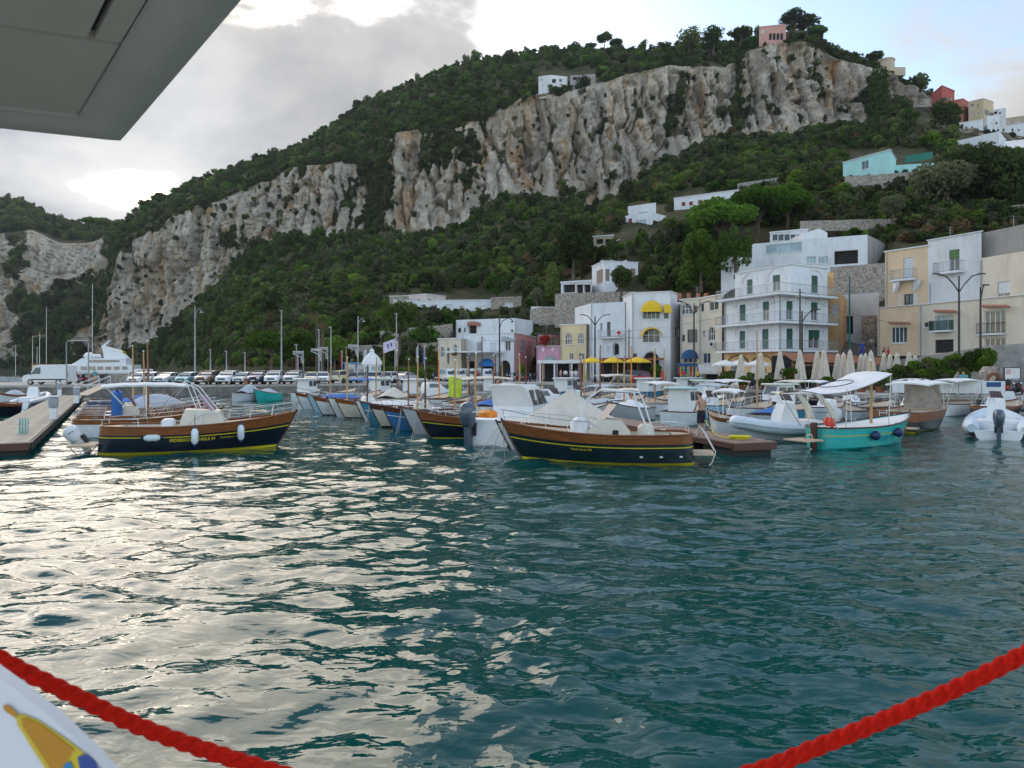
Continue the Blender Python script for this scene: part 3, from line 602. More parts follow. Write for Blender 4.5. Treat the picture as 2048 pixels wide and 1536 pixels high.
def house(name, label, cors, top, z0, mat, ops=(), D=8., cat='house', cap=None, rec=.17, seg_mats=None, roofmat=None, group=None):
    """cors: facade corners left to right as (photo column, depth); top: photo row of the roof edge at the first corner (or a height 'z=..');
       ops[i]: openings of facade i in photo pixels (x0, y0, x1, y1, kind)"""
    pts = [Vector((PX(a, b), b)) for a, b in cors]
    zt = PZ(top, cors[0][1]) if not isinstance(top, str) else float(top[2:])
    o = thing(name, label, cat, (pts[0].x, pts[0].y, z0), 0, group); H = zt - z0
    loc = [p - pts[0] for p in pts]; wall = MB(); extra = []; foot = -5.0 if z0 > 7 and len(cors) else 0
    for i in range(len(loc) - 1):
        A, B = loc[i], loc[i+1]; d = B - A; L = d.length; t = d / L
        m = Matrix(((t.x, -t.y, 0, A.x), (t.y, t.x, 0, A.y), (0, 0, 1, 0), (0, 0, 0, 1)))
        oo = []
        for q in (ops[i] if i < len(ops) else ()):
            def hit(px):
                k = (px - 1024) / F; a, b = pts[i], pts[i+1]; den = (b.x-a.x) - k * (b.y-a.y); s_ = (k * a.y - a.x) / den
                return s_ * L, a.y + s_ * (b.y - a.y)
            ua, Ya = hit(q[0]); ub, Yb = hit(q[2]); Ym = (Ya + Yb) / 2
            w1, w0 = PZ(q[1], Ym) - z0, PZ(q[3], Ym) - z0
            oo.append((max(.05, ua), min(L - .05, ub), max(.03, w0), min(H - .1, w1), q[4]))
        mbx = wall
        if seg_mats and seg_mats.get(i): mbx = MB(); extra.append((mbx, seg_mats[i]))
        facade(mbx, m, L, H, oo, rec)
        if foot: mbx.add([(0, 0, foot), (L, 0, foot), (L, 0, 0), (0, 0, 0)], [(0,1,2,3)], m)
        for q in oo: window(o, m, q, rec)
        if z0 < 8 and L > 2.5 and i < 2:
            pp = MB().tube([tuple(m @ Vector((.22, -.07, .02))), tuple(m @ Vector((.22, -.07, H - .3))), tuple(m @ Vector((.22, .02, H - .12)))], .05, 6); pp.build('drainpipe', GREYSH, o, True)
        if cap: MB().box(-.1, L + .1, -.14, .12, H - .02, H + cap, m).build('cornice', FRW if cap < .3 else mat, o)
    a, b = loc[0], loc[-1]; bk = [Vector((b.x * 1.0 + (b.x + pts[0].x) * D / max(b.y + pts[0].y, 1) , b.y + D)), Vector((a.x + pts[0].x * D / pts[0].y, a.y + D))]
    ring = [(p.x, p.y) for p in loc] + [(p.x, p.y) for p in bk]
    n = len(loc)
    for p_, q_ in ((ring[n-1], ring[n]), (ring[n], ring[n+1]), (ring[n+1], ring[0])): wall.add([(*p_, foot), (*q_, foot), (*q_, H), (*p_, H)], [(0,1,2,3)])
    w_ = wall.build('wall', mat, o)
    for mbx, mm in extra: mbx.build('wall', mm, o)
    MB().add([(x, y, H - .22) for x, y in ring], [tuple(range(len(ring)))]).build('roof', roofmat or GREYC, o)
    o['H'] = H
    if sum(map(ord, label)) % 2 == 0 and z0 < 60:
        q = (Vector(ring[0]) * .6 + Vector(ring[n]) * .4); ae = MB().tube([(q.x, q.y, H - .3), (q.x, q.y, H + 1.9)], .025, 5)
        for kz in (1.2, 1.5, 1.8): ae.tube([(q.x - .45 * kz / 1.8, q.y, H + kz), (q.x + .45 * kz / 1.8, q.y, H + kz)], .014, 4)
        ae.build('aerial', METAL, o)
    return o
def loc_of(h, p): return Vector(p) - h.location
def slab_rail(h, path, z, out=1.1, th=.18, rail=1.0, mat=None, railmat=None, bal=.13):
    """balcony along a facade path [(px, Y)...]: slab, rail with balusters"""
    pts = [Vector((PX(a, b), b)) for a, b in path]; offs = []
    for i, p in enumerate(pts):
        ns = []
        for j in (i-1, i):
            if 0 <= j < len(pts)-1: d = (pts[j+1]-pts[j]).normalized(); ns.append(Vector((d.y, -d.x)))
        nn = sum(ns, Vector((0, 0))).normalized(); k = 1 / max(.5, nn.dot(ns[0])); offs.append(p + nn * out * k)
    o = h.location; poly = [(p.x - o.x, p.y - o.y) for p in offs] + [(p.x - o.x, p.y - o.y) for p in reversed(pts)]
    zz = z - o.z
    MB().prism(poly, zz - th, zz, 'z').build('balcony', mat or WHITE, h)
    r = MB(); line = [pts[0]] + offs + [pts[-1]]
    L3 = [Vector((p.x - o.x, p.y - o.y, zz)) for p in line]
    for k in (.08, rail): r.tube([p + Vector((0, 0, k)) for p in L3], .022, 4)
    for a, b in zip(L3, L3[1:]):
        n = max(1, int((b - a).length / bal))
        for i in range(n + 1):
            q = a + (b - a) * i / n; rr_ = .02 if i % 8 == 0 else .008
            r.add([(q.x - rr_, q.y, zz), (q.x + rr_, q.y, zz), (q.x + rr_, q.y, zz + rail), (q.x - rr_, q.y, zz + rail)], [(0,1,2,3)])
    r.build('railing', railmat or METAL, h)
def arch_trim(h, px, py, w, hgt, Y, mat=None, name='arch_moulding', seg=None):
    """raised arch over an opening: centre column, springing row, half width and rise in pixels"""
    t = Vector((1, 0)); k = Y / F; kk = k
    if seg:
        A, B = (Vector((PX(*q), q[1])) for q in seg); t = (B - A).normalized(); g = (px - 1024) / F; s_ = (g * A.y - A.x) / (t.x - g * t.y); Y = A.y + t.y * s_; k = Y / F; kk = Y / (F * (t.x - g * t.y))
    c = P(px, py, Y) - h.location; mbx = MB(); n = 14; rings = []
    for i in range(n + 1):
        a = math.pi * i / n; l_ = (w + 0) * kk * math.cos(a); rings.append([(c.x + t.x * (l_ + e * kk * math.cos(a)) + t.y * dd, c.y + t.y * (l_ + e * kk * math.cos(a)) - t.x * dd, c.z + (hgt+e) * k * math.sin(a)) for e, dd in ((-1, .0), (-1, .09), (1, .09), (1, .0))])
    mbx.loft(rings).build(name, mat or WHITE, h)
def awning(h, px0, px1, py0, py1, Y, out, mat, arch=False, name='awning'):
    a, b = P(px0, py1, Y) - h.location, P(px1, py0, Y) - h.location; mbx = MB(); n = 12; rows = []
    if arch:                                   # quarter-dome awning
        cx, w, hh = (a.x + b.x) / 2, (b.x - a.x) / 2, b.z - a.z
        for j in range(7):
            f = math.pi / 2 * j / 6; rows.append([(cx + w * math.cos(math.pi * i / n), a.y - .05 - out * math.sin(f) * math.sin(math.pi * i / n) ** .6, a.z + hh * math.sin(math.pi * i / n) * math.cos(f) + (.0 if j < 6 else -.12)) for i in range(n + 1)])
    else:
        for j in range(5):
            f = j / 4; rows.append([(a.x + (b.x - a.x) * i / n, a.y - .04 - out * f, b.z - (b.z - a.z) * (f ** 1.5) - (.05 * (i % 2) if j == 4 else 0)) for i in range(n + 1)])
        rows.append([(x, y + .002, z - .22) for x, y, z in rows[-1]])
    mbx.sheet(rows).build(name, mat, h, True)
AWY = M('awning_yellow', (.78, .50, .02), .8, var=.1, scale=2); AWB = M('awning_blue', (.03, .20, .55), .8, var=.12); AWN = M('awning_navy', (.03, .10, .24), .8); AWW = M('awning_white', (.72, .70, .66), .85, var=.08); AWBR = M('awning_brown', (.28, .11, .05), .85, var=.25, scale=1.5)

h = house('cream_house', 'small cream house with two arched windows and a flower box left of the arcade', [(876, 111), (922, 109), (942, 117)], 678, QZ, CREAM, [[(880, 693, 889, 714, 'a'), (894, 695, 899, 728, 'A'), (906, 688, 914, 706, 'a')]], seg_mats={1: TAN}, cap=.12)
MB().box(*[v for v in (PX(904, 108.8) - h.location.x, PX(917, 108.8) - h.location.x, -.35 - 1.2, -.02 - 1.2, PZ(711, 109) - QZ, PZ(707, 109) - QZ)]).build('flower_box', TERRA, h)
h = house('upper_white_house', 'plain white house with small dark windows and brown canopy behind the arcade building', [(912, 126), (1030, 121), (1066, 128)], 640, QZ + 2, WHITE, [[(916, 656, 922, 665, 'x'), (928, 656, 931, 664, 'x'), (937, 650, 953, 668, 'v'), (979, 667, 985, 672, 'x'), (1022, 659, 1027, 665, 'x')]])
awning(h, 935, 962, 643, 649, 124.5, .9, TILE, name='canopy')
h = house('arcade_building', 'pale pink and white building with three ground arches and a salmon side wall', [(924, 113), (1028, 108), (1073, 124)], 669, QZ, WHITE, [[(929, 721, 954, 756, 'A'), (960, 722, 989, 756, 'A'), (996, 720, 1021, 756, 'A'), (954, 684, 965, 702, 'y'), (980, 685, 993, 704, 's'), (1010, 682, 1021, 702, 'w')], [(1041, 681, 1050, 703, 'y')]], seg_mats={1: SALMON}, cap=.1)
MB().box(0, PX(1026, 108) - h.location.x, -.0 - 4.6, -.25, PZ(706, 111) - QZ, PZ(703, 111) - QZ, Matrix.Rotation(math.atan2(-5, PX(1028, 108) - PX(924, 113)), 4, 'Z')).build('ledge', FRW, h)
awning(h, 957, 990, 717, 731, 110.3, 1.6, AWB, True); awning(h, 1003, 1031, 673, 680, 108.8, .8, GREYSH)
h = house('pink_house', 'bright pink two storey house with a ground arch and flowered roof terrace', [(1073, 110), (1120, 108)], 693, QZ, PINK, [[(1084, 711, 1116, 745, 'P')]], cap=.1)
h2 = MB()
for px in (1075, 1090, 1105, 1118): h2.box(PX(px, 108.4) - h.location.x - .07, PX(px, 108.4) - h.location.x + .07, -1.5, -1.36, h['H'], h['H'] + 2.0)
h2.box(-.2, PX(1121, 108) - h.location.x, -1.8, 2.5, h['H'] + 2.0, h['H'] + 2.14).build('terrace_pergola', FRD, h)
for px in (1086, 1105):
    c = P(px, 699, 108.5) - h.location; MB().add([(c.x - .25, c.y - .06, c.z), (c.x, c.y - .06, c.z - .45), (c.x + .25, c.y - .06, c.z), (c.x, c.y - .06, c.z + .45)], [(0,1,2,3)]).build('diamond_vent', FRW, h)
house('terrace_room', 'deep pink rear room behind the flowered terrace of the pink house', [(1075, 114), (1120, 112.5)], 668, QZ + 3, SALMON, [[(1098, 676, 1114, 690, 'D')]], D=5)
h = house('yellow_house', 'yellow and white house with two arched shutters and a stone base', [(1121, 106), (1172, 104), (1178, 108)], 650, QZ, YEL, [[(1130, 666, 1144, 689, 'a'), (1155, 666, 1168, 688, 'a'), (1139, 706, 1147, 719, 'w'), (1157, 706, 1169, 719, 'w')]], cap=.12)
MB().box(-.05, PX(1174, 104) - h.location.x, -2.2, -1.9, PZ(671, 104) - QZ, PZ(650, 104) - QZ + .01).build('white_band', WHITE, h) if False else None
sg = MB().box(PX(1134, 102) - h.location.x, PX(1171, 102) - h.location.x, -3.2, -3.05, PZ(728, 103) - QZ, PZ(721, 103) - QZ).build('red_sign', M('sign_red', (.34, .02, .03), .5), h)
h = house('stair_house', 'white house with vaulted roof, outside stair and red cross sign', [(1149, 112), (1181, 104), (1250, 101)], 616, QZ, WHITE, [[], [(1200, 645, 1205, 660, 'a'), (1214, 644, 1221, 672, 'D'), (1225, 686, 1238, 711, 'A'), (1214, 692, 1221, 707, 's'), (1200, 692, 1206, 706, 's')]])
for a, b in ((1184, 1208), (1208, 1243)):
    rows = [[(PX(a + (b-a) * i / 10, 103) - h.location.x, y_, PZ(640, 103) - QZ + 1.15 * math.sin(math.pi * i / 10)) for i in range(11)] for y_ in (-2.6, 1.5)]
    mbx = MB().sheet(rows); mbx.sheet([[(x, y, z - .16) for x, y, z in r] for r in rows]); mbx.add([rows[0][i] for i in range(11)] + [(x, y, z - .16) for x, y, z in rows[0]], [(i, i+1, 12+i, 11+i) for i in range(10)]); mbx.build('vaulted_roof', WHITE, h, True)
zb = PZ(674, 101.5)
slab_rail(h, [(1202, 103), (1246, 101)], zb, 1.0, .22, .95)
mbx = MB()
for k in range(13):
    f = k / 12; c0 = P(1203 - 8 * min(1, f * 1.0), 674, 102.2); zz = zb - (zb - 3.2) * f - QZ
    xx = PX(1202, 102) - h.location.x - 2.2 * (f * 2 if f < .5 else 2 - f * 2) ; mbx.box(xx - .25, xx + .4, -9.6 + 6.0, -9.6 + 7.1, zz - .25, zz)
mbx.build('stair', WHITE, h)
c = P(1237.5, 665.5, 99.6) - h.location; mbx = MB().box(c.x - .42, c.x + .42, c.y - .03, c.y, c.z - .42, c.z + .42); mbx.build('cross_sign', FRW, h)
mbx = MB().box(c.x - .12, c.x + .12, c.y - .045, c.y - .034, c.z - .34, c.z + .34); mbx.box(c.x - .34, c.x - .125, c.y - .045, c.y - .034, c.z - .12, c.z + .12); mbx.box(c.x + .125, c.x + .34, c.y - .045, c.y - .034, c.z - .12, c.z + .12); mbx.build('red_cross', M('cross_red', (.5, .01, .05), .5), h)
h = house('awning_house', 'tall white house with yellow awnings over rounded windows', [(1246, 103), (1263, 97), (1341, 95), (1361, 100)], 595, QZ, WHITE, [[], [(1285, 621, 1320, 638, 'W'), (1328, 623, 1337, 637, 'D'), (1285, 655, 1320, 685, 'a'), (1286, 704, 1318, 726, 'A'), (1265, 707, 1274, 723, 'D')], [(1350, 655, 1358, 673, 'w')]], cap=.1)
awning(h, 1281, 1325, 601, 623, 95.6, 1.1, AWY, True); awning(h, 1326, 1340, 609, 623, 95.1, .8, AWY)
c = P(1302.5, 669, 95.9) - h.location; rings = []
for i in range(15):
    a = math.pi * i / 14; rings.append([(c.x + w_ * math.cos(a), c.y - dd, c.z - .3 + h_ * math.sin(a)) for w_, h_, dd in ((1.28, 1.0, .02), (1.34, 1.05, .75), (1.52, 1.32, .02))])
MB().loft(rings, True).build('rim_awning', AWY, h)
arch_trim(h, 1302, 726, 18, 25, 95.9)
h = house('narrow_cream_house', 'narrow cream house with terracotta chimneys and blue arched shop awning', [(1361, 94), (1399, 92), (1444, 87)], 600, QZ, CREAM, [[(1363, 606, 1384, 629, 'a'), (1389, 611, 1395, 625, 'x'), (1375, 659, 1395, 685, 'D'), (1364, 670, 1370, 683, 'x'), (1366, 706, 1394, 745, 'a')], [(1402, 608, 1408, 623, 'x'), (1418, 603, 1437, 621, 'w'), (1416, 654, 1430, 681, 'a'), (1405, 661, 1411, 675, 'a'), (1405, 706, 1421, 727, 'w'), (1404, 748, 1436, 770, 'v')]], cap=.12)
for px in (1363, 1382, 1401, 1417):
    x = PX(px, 93.5) - h.location.x; MB().box(x - .22, x + .22, .5, .95, h['H'] - .2, h['H'] + 1.0).build('chimney', TERRA, h)
awning(h, 1362, 1397, 699, 716, 92.6, .7, AWN, True); awning(h, 1392, 1428, 729, 744, 89.5, 1.6, AWW); awning(h, 1353, 1378, 737, 744, 93.2, .5, AWN)
c = P(1421.5, 688.5, 89) - h.location; a_ = MB().rbox(c.x - .32, c.x + .32, c.y - .5, c.y - .05, c.z - .28, c.z + .28).build('air_conditioner', FRW, h)
MB().lathe([(.02, 0), (.2, 0), (.2, .02), (.02, .02)], 12, (0, 0, 0), Matrix.Translation((c.x - .08, c.y - .52, c.z)) @ Matrix.Rotation(R(90), 4, 'X')).build('fan', BLACKM, a_)
# the corner block with three balconies
YA, YC, YB = 81., 73., 77.5; lo_, mi_, tp_ = PZ(699, 72), PZ(642, 72), PZ(585, 72)
h = house('balcony_house', 'white three storey corner house with wrought balconies and green shutters', [(1449, YA), (1557, YC), (1656, YB)], 'z=%f' % tp_, QZ, WHITE, [[(1479, 662, 1490, 697, 'g'), (1524, 658, 1537, 699, 'g'), (1479, 609, 1491, 642, 'g'), (1525, 603, 1538, 641, 'h'), (1462, 722, 1482, 745, 'v'), (1512, 722, 1540, 747, 'v')], [(1573, 657, 1586, 697, 'g'), (1617, 660, 1640, 697, 'h'), (1573, 602, 1586, 640, 'h'), (1622, 605, 1636, 641, 'h')]])
up = house('penthouse', 'set back top storey of the white corner house with three green doors', [(1470, 84), (1580, 76), (1655, 79.5)], 548, tp_ - .2, WHITE, [[(1494, 559, 1505, 588, 'g'), (1545, 550, 1560, 582, 'h')], [(1623, 551, 1636, 586, 'g')]], cap=.08)
for hh, lst in ((h, ((1484.5, 668, 14, 20, 77.9), (1531, 664, 17, 22, 74.4), (1580, 663, 15, 20, 73.4), (1629, 667, 18, 18, 75.7), (1485, 614, 14, 19, 77.9), (1531, 610, 17, 22, 74.4), (1580, 609, 15, 20, 73.4), (1629, 611, 18, 18, 75.7))), (up, ((1499, 566, 15, 20, 81.6), (1552, 560, 18, 24, 77.5), (1629, 559, 17, 20, 78.0)))):
    for q in lst: arch_trim(hh, *q, seg=(((1449, YA), (1557, YC)) if q[0] < 1557 else ((1557, YC), (1656, YB))) if hh is h else (((1470, 84), (1580, 76)) if q[0] < 1570 else ((1580, 76), (1655, 79.5))))
for z in (lo_, mi_, tp_): slab_rail(h, [(1447, YA), (1557, YC), (1657, YB)], z, 1.15, .2, 1.0)
MB().prism([(0, 0), (PX(1557, YC) - h.location.x, YC - YA), (PX(1656, YB) - h.location.x, YB - YA)], .02, 2.9, 'z') if False else None
for px0, px1, Y0 in ((1452, 1500, 79.4), (1502, 1548, 75.8)): arch_trim(h, (px0 + px1) / 2, 726, 20, 15, Y0, FRB, seg=((1449, YA - .08), (1557, YC - .08)))
t_ = (Vector((PX(1557, YC), YC)) - Vector((PX(1449, YA), YA))); L_ = t_.length; t_ /= L_; mm = Matrix(((t_.x, -t_.y, 0, 0), (t_.y, t_.x, 0, 0), (0, 0, 1, 0), (0, 0, 0, 1)))
front = MB(); facade(front, Matrix.Translation((0, 0, 0)) @ mm @ Matrix.Translation((0, -.06, 0)), L_, lo_ - QZ - .2, [(1.0, 3.2, .02, 2.5, 'A'), (4.3, 7.0, .02, 2.6, 'A')], .05); front.build('restaurant_front', ORANGE, h)
lettering('PATIO', .36, FRB, h, lambda x, y: mm @ Vector((x + 3.75, -.09, y + 2.75)), 0, .006, 'sign_lettering')
h = house('orange_annex', 'narrow orange building squeezed behind the corner house', [(1655, 84), (1679, 82), (1692, 88)], 590, QZ + 2, ORANGE, [[(1662, 609, 1675, 628, 's')]], D=5)
house('orange_turret', 'tiny orange roof room behind the top storey of the corner house', [(1655, 86), (1668, 85.5)], 545, QZ + 8, ORANGE, [[]], D=3)
house('alley_house', 'stained white house above a rubble wall at the end of the alley', [(1684, 89.5), (1758, 86)], 590, 3, WHITE2, [[(1690, 632, 1706, 668, 'v'), (1724, 650, 1740, 672, 'y')]], D=6)
MB_ = MB(); a_, b_ = P(1707, 632, 87.6), P(1752, 632, 86); MB_.box(a_.x, b_.x, a_.y - 2.4, a_.y - 2.1, PZ(690, 86), PZ(632, 86)); tag(MB_.build('stone_wall', RUBBLE), 'rubble stone wall at the end of the alley below the white house', 'wall')
# modern villa
h = house('modern_villa', 'large modern white villa with long windows and concrete side wall', [(1504, 112), (1607, 108), (1668, 106), (1735, 104), (1771, 112)], 488, PZ(548, 106), WHITE, [[(1531, 487, 1604, 505, 'B')], [(1612, 513, 1632, 527, 'B'), (1636, 513, 1657, 527, 'B')], [(1667, 501, 1716, 528, 'v')]], seg_mats={3: GREYC}, D=10)
x0, x1 = PX(1608, 107.8) - h.location.x, PX(1668, 106) - h.location.x; MB().prism([(x0, h['H'] - .3), (x1, h['H'] - .3), (x1, h['H'] + 1.1), (x0 + 2.6, h['H'] + 1.75), (x0, h['H'] + 1.0)], -3.8, 4, 'y').build('gable', WHITE, h)
h2 = house('villa_gallery', 'glazed upper gallery with flat roof on the modern villa', [(1540, 115), (1616, 112)], 466, PZ(488, 112) - .2, WHITE2, [[(1545 + 12 * k, 469, 1555 + 12 * k, 481, 'D') for k in range(6)]], D=5, cap=.16)
house('villa_left_wing', 'lower grey wing left of the modern villa behind the dark pine', [(1442, 108), (1506, 110)], 512, PZ(560, 108), WHITE2, [[(1450, 534, 1463, 545, 'D'), (1484, 518, 1500, 528, 'D')]], D=8)
# right hand houses
h = house('peach_house', 'tall peach house with a small arched balcony on the right', [(1770, 78), (1857, 74)], 504, 4.6, PEACH, [[(1807, 515, 1827, 558, 's'), (1808, 588, 1826, 613, 'D')]], cap=.1, D=10)
c = P(1812, 558, 75.8) - h.location; zz = c.z; slab_rail(h, [(1790, 77.1), (1835, 75)], zz + h.location.z, .95, .22, 1.0)
mbx = MB()
for px in (1795, 1829):
    x = PX(px, 76.2 if px < 1800 else 75.3) - h.location.x; y = (76.85 if px < 1800 else 75.25) - 78; mbx.prism([(y, zz - .25), (y - .85, zz - .25), (y - .7, zz - .7), (y - .3, zz - 1.25), (y, zz - 1.5)], x - .18, x + .18, 'x')
mbx.build('balcony_bracket', WHITE, h)
for px, sgn in ((1802, -1), (1832, 1)):
    c2 = P(px, 600, 76.6 if px < 1810 else 75.1) - h.location; mbx = MB().box(c2.x - .3, c2.x + .3, c2.y - .1, c2.y - .05, c2.z - .68, c2.z + .68)
    for k in range(8): mbx.box(c2.x - .24, c2.x + .24, c2.y - .115, c2.y - .101, c2.z - .6 + k * .155, c2.z - .5 + k * .155)
    mbx.build('open_shutter', ROLLER, h)
zsp = PZ(558, 72)
h = house('peach_middle', 'peach middle storeys of the tall house on the right below its white top', [(1857, 74), (1958, 69.3)], 'z=%f' % zsp, 4.6, PEACH, [[(1897, 577, 1918, 604, 'S')]], D=10)
h = house('white_top_storey', 'white top storey with green roller blind and balcony above the peach wall', [(1856, 74), (1963, 69)], 481, zsp - .02, WHITE2, [[(1898, 499, 1919, 543, 'H')]], D=10, cap=.06)
slab_rail(h, [(1878, 73), (1930, 70.6)], PZ(544, 71.8), .95, .2, 1.0)
h = house('cream_tall_house', 'weathered cream house at the right edge with a white roller blind', [(1959, 69.2), (2120, 61.5)], 517, 4.6, CREAM, [[(1995, 563, 2020, 594, 'S'), (2060, 560, 2085, 594, 'S')]], D=10)
house('concrete_loft', 'bare grey concrete loft above the cream house at the right edge', [(1964, 69.6), (2120, 62)], 466, PZ(517, 69) - .05, GREYC, [[]], D=9)
zf = PZ(616, 75)
h = house('front_terrace_house', 'long weathered cream front building with terracotta hoods over its windows', [(1755, 75), (1838, 71), (2120, 58.5)], 'z=%f' % zf, 4.4, PEACH, [[(1782, 654, 1814, 686, 'W')], [(1849, 645, 1857, 654, 'x'), (1870, 630, 1907, 660, 'B'), (1870, 679, 1907, 706, 'd'), (1969, 621, 2011, 667, 'W'), (1969, 675, 2011, 708, 'W')]], seg_mats={1: CREAM}, D=5, cap=.06)
for a, b, py, Y in ((1776, 1819, 647, 72.8), (1866, 1911, 623, 69), (1962, 2015, 613, 64.6)):
    mbx = MB(); p0, p1 = P(a, py, Y), P(b, py, Y - (b - a) * .045); n = 14
    for k in range(n):
        q = p0 + (p1 - p0) * (k + .5) / n - h.location; mbx.tube([q + Vector((0, .05, .12)), q + Vector((-.1, -.5, -.1))], .075, 6)
    mbx.build('tile_hood', TILE, h)
slab_rail(h, [(1866, 69.4), (1909, 67.6)], PZ(661, 68.4), .7, .15, .95, railmat=M('green_screen', (.03, .09, .06), .7), bal=.03)
slab_rail(h, [(1965, 65.2), (2016, 63)], PZ(667, 64), .8, .15, .95, railmat=BLACKM)

# houses up the slope
h = house('long_white_villa', 'long low white villa with shallow arches on the slope above the town', [(812, 152), (984, 150)], 602, PZ(630, 151), WHITE, [[(828, 613, 846, 622, 'A'), (856, 612, 876, 622, 'A'), (886, 608, 909, 622, 'P'), (919, 612, 927, 622, 'D'), (957, 611, 980, 623, 'P')]], cap=.15)
house('villa_upper_block', 'white and pale pink upper block with roof terrace of the long villa', [(818, 158), (851, 155), (891, 160)], 591, PZ(606, 155), PALEP, [[(834, 599, 839, 606, 'D')], [(857, 598, 862, 603, 'x')]], cap=.12)
house('stone_lodge', 'small stone faced lodge at the left end of the long villa', [(779, 153), (818, 152)], 593, PZ(625, 152), RUBBLE, [[(786, 599, 794, 613, 's')]], cap=.14)
house('stone_block', 'stone faced block with white flat roof right of the long villa', [(982, 148), (1043, 146)], 598, PZ(624, 147), RUBBLE, [[(1009, 606, 1026, 619, 's')]], cap=.35)
h = house('shuttered_house', 'white house with large brown slatted shutters below the weeping tree', [(1184, 135), (1209, 128), (1276, 130)], 533, PZ(588, 124), WHITE, [[(1193, 540, 1206, 566, 'b')], [(1211, 538, 1219, 562, 'b'), (1262, 537, 1271, 555, 'b')]], cap=.1)
for px in (1214, 1234, 1262): x = PX(px, 126) - h.location.x; MB().box(x - .3, x + .3, -3, -2.4, h['H'] - .2, h['H'] + .75).build('chimney', WHITE, h)
h = house('porch_house', 'open columned porch with blue railing beside the shuttered house', [(1122, 132), (1183, 129)], 566, PZ(598, 130), WHITE2, [[(1126, 569, 1150, 585, 'v'), (1153, 569, 1166, 598, 'v'), (1168, 569, 1181, 585, 'v')]], D=6, cap=.25)
h = house('cube_house', 'stepped white cubic house with big pale windows under the cliff', [(1249, 160), (1302, 156), (1333, 160)], 432, PZ(460, 157), WHITE, [[(1257, 437, 1264, 449, 'r'), (1271, 440, 1292, 456, 'B')], [(1306, 443, 1328, 456, 'v')]])
house('cube_house_upper', 'upper cube with a wide pale window on the stepped white house', [(1256, 163), (1312, 159)], 413, PZ(433, 160), WHITE, [[(1277, 424, 1297, 433, 'B')]], D=6)
house('red_shutter_house', 'long white house with dark red shutters behind the umbrella pines', [(1348, 168), (1477, 160)], 397, PZ(436, 163), WHITE, [[(1363, 404, 1371, 412, 'r'), (1378, 403, 1386, 411, 'r'), (1396, 400, 1404, 408, 'r'), (1423, 396, 1430, 403, 'r')]], cap=.15)
house('terrace_cottage', 'low white cottage with green shutters on the terraced slope', [(1231, 152), (1270, 150)], 479, PZ(498, 151), WHITE, [[(1238, 483, 1247, 493, 'D'), (1250, 483, 1259, 493, 'D'), (1262, 481, 1268, 494, 'g')]], D=6)
house('canopy_shed', 'small terrace hut with pale flat canopy left of the terrace cottage', [(1186, 156), (1228, 154)], 474, PZ(492, 155), TAN, [[(1192, 478, 1206, 488, 'v'), (1210, 478, 1224, 490, 'v')]], D=5, cap=.2)
h = house('turquoise_house', 'pale turquoise house on the upper slope', [(1686, 152), (1780, 143), (1792, 150)], 325, PZ(366, 147), TURQ, [[(1697, 350, 1705, 361, 'D'), (1713, 351, 1717, 357, 'x'), (1723, 322, 1737, 338, 'w'), (1728, 349, 1741, 357, 'D')]], cap=.1)
house('turquoise_terrace', 'turquoise arcaded terrace wing right of the turquoise house', [(1780, 148), (1868, 146)], 331, PZ(356, 147), TURQ, [[(1784, 340, 1799, 353, 'A'), (1803, 338, 1819, 352, 'A'), (1823, 337, 1838, 351, 'A')]], D=8)
mbx = MB(); a, b = P(1810, 312, 151), P(1866, 303, 150); mbx.add([tuple(a), tuple(b), (b.x, b.y, b.z - 1.5), (a.x, a.y, a.z - 1.5), (a.x, a.y + .06, a.z), (b.x, b.y + .06, b.z), (b.x, b.y + .06, b.z - 1.5), (a.x, a.y + .06, a.z - 1.5)], [(0,1,2,3), (4,5,6,7), (0,1,5,4)]); tag(mbx.build('screen_fence', M('fence_green', (.02, .16, .12), .8)), 'dark green screen fence above the turquoise terrace', 'fence')
h = house('red_hotel', 'dark red hotel stepping up against the cliff edge', [(1832, 330), (1872, 305), (1890, 310)], 'z=%f' % PZ(208, 305), PZ(252, 305), RED, [[(1838, 232, 1843, 240, 'w'), (1848, 228, 1852, 236, 'w'), (1856, 220, 1861, 226, 'B'), (1865, 215, 1870, 222, 'B')], [(1874, 213, 1881, 220, 'B'), (1883, 213, 1887, 220, 'B'), (1881, 226, 1886, 231, 'w'), (1877, 235, 1882, 240, 'w')]], cap=.3, D=12)
house('red_hotel_tower', 'red top storey of the cliffside hotel with pale window surrounds', [(1863, 322), (1884, 312), (1909, 318)], 190, PZ(214, 312), RED, [[(1877, 196, 1881, 201, 'w')], [(1890, 195, 1897, 200, 'w'), (1901, 195, 1905, 200, 'w')]], cap=.5, D=9)
house('red_hotel_wing', 'lighter red wing of the hotel with white windows and roof balustrade', [(1887, 308), (1926, 304), (1937, 308)], 206, PZ(250, 304), PL('brick_red', (.48, .16, .11)), [[(1892, 205 + 4, 1896, 214, 'w'), (1901, 206, 1905, 214, 'w'), (1911, 210, 1915, 216, 'w'), (1918, 224, 1922, 232, 'w')], [(1929, 212, 1932, 218, 'g'), (1929, 222, 1932, 228, 'g')]], cap=.5, D=9)
house('ochre_house', 'ochre house with long balcony right of the red hotel', [(1937, 302), (1967, 298), (1987, 302)], 204, PZ(250, 299), OCHRE, [[(1941, 208, 1948, 213, 'x'), (1954, 208, 1957, 214, 'x'), (1942, 223, 1947, 229, 'a'), (1954, 223, 1959, 229, 'a')], [(1969, 220, 1977, 229, 'W')]], cap=.2, D=9)
house('grey_flat_house', 'plain grey white house with a dark loggia on the upper skyline', [(1987, 298), (2012, 296)], 219, PZ(250, 297), WHITE2, [[(1988, 223, 1995, 228, 'v'), (1998, 224, 2002, 228, 'x')]], D=9)
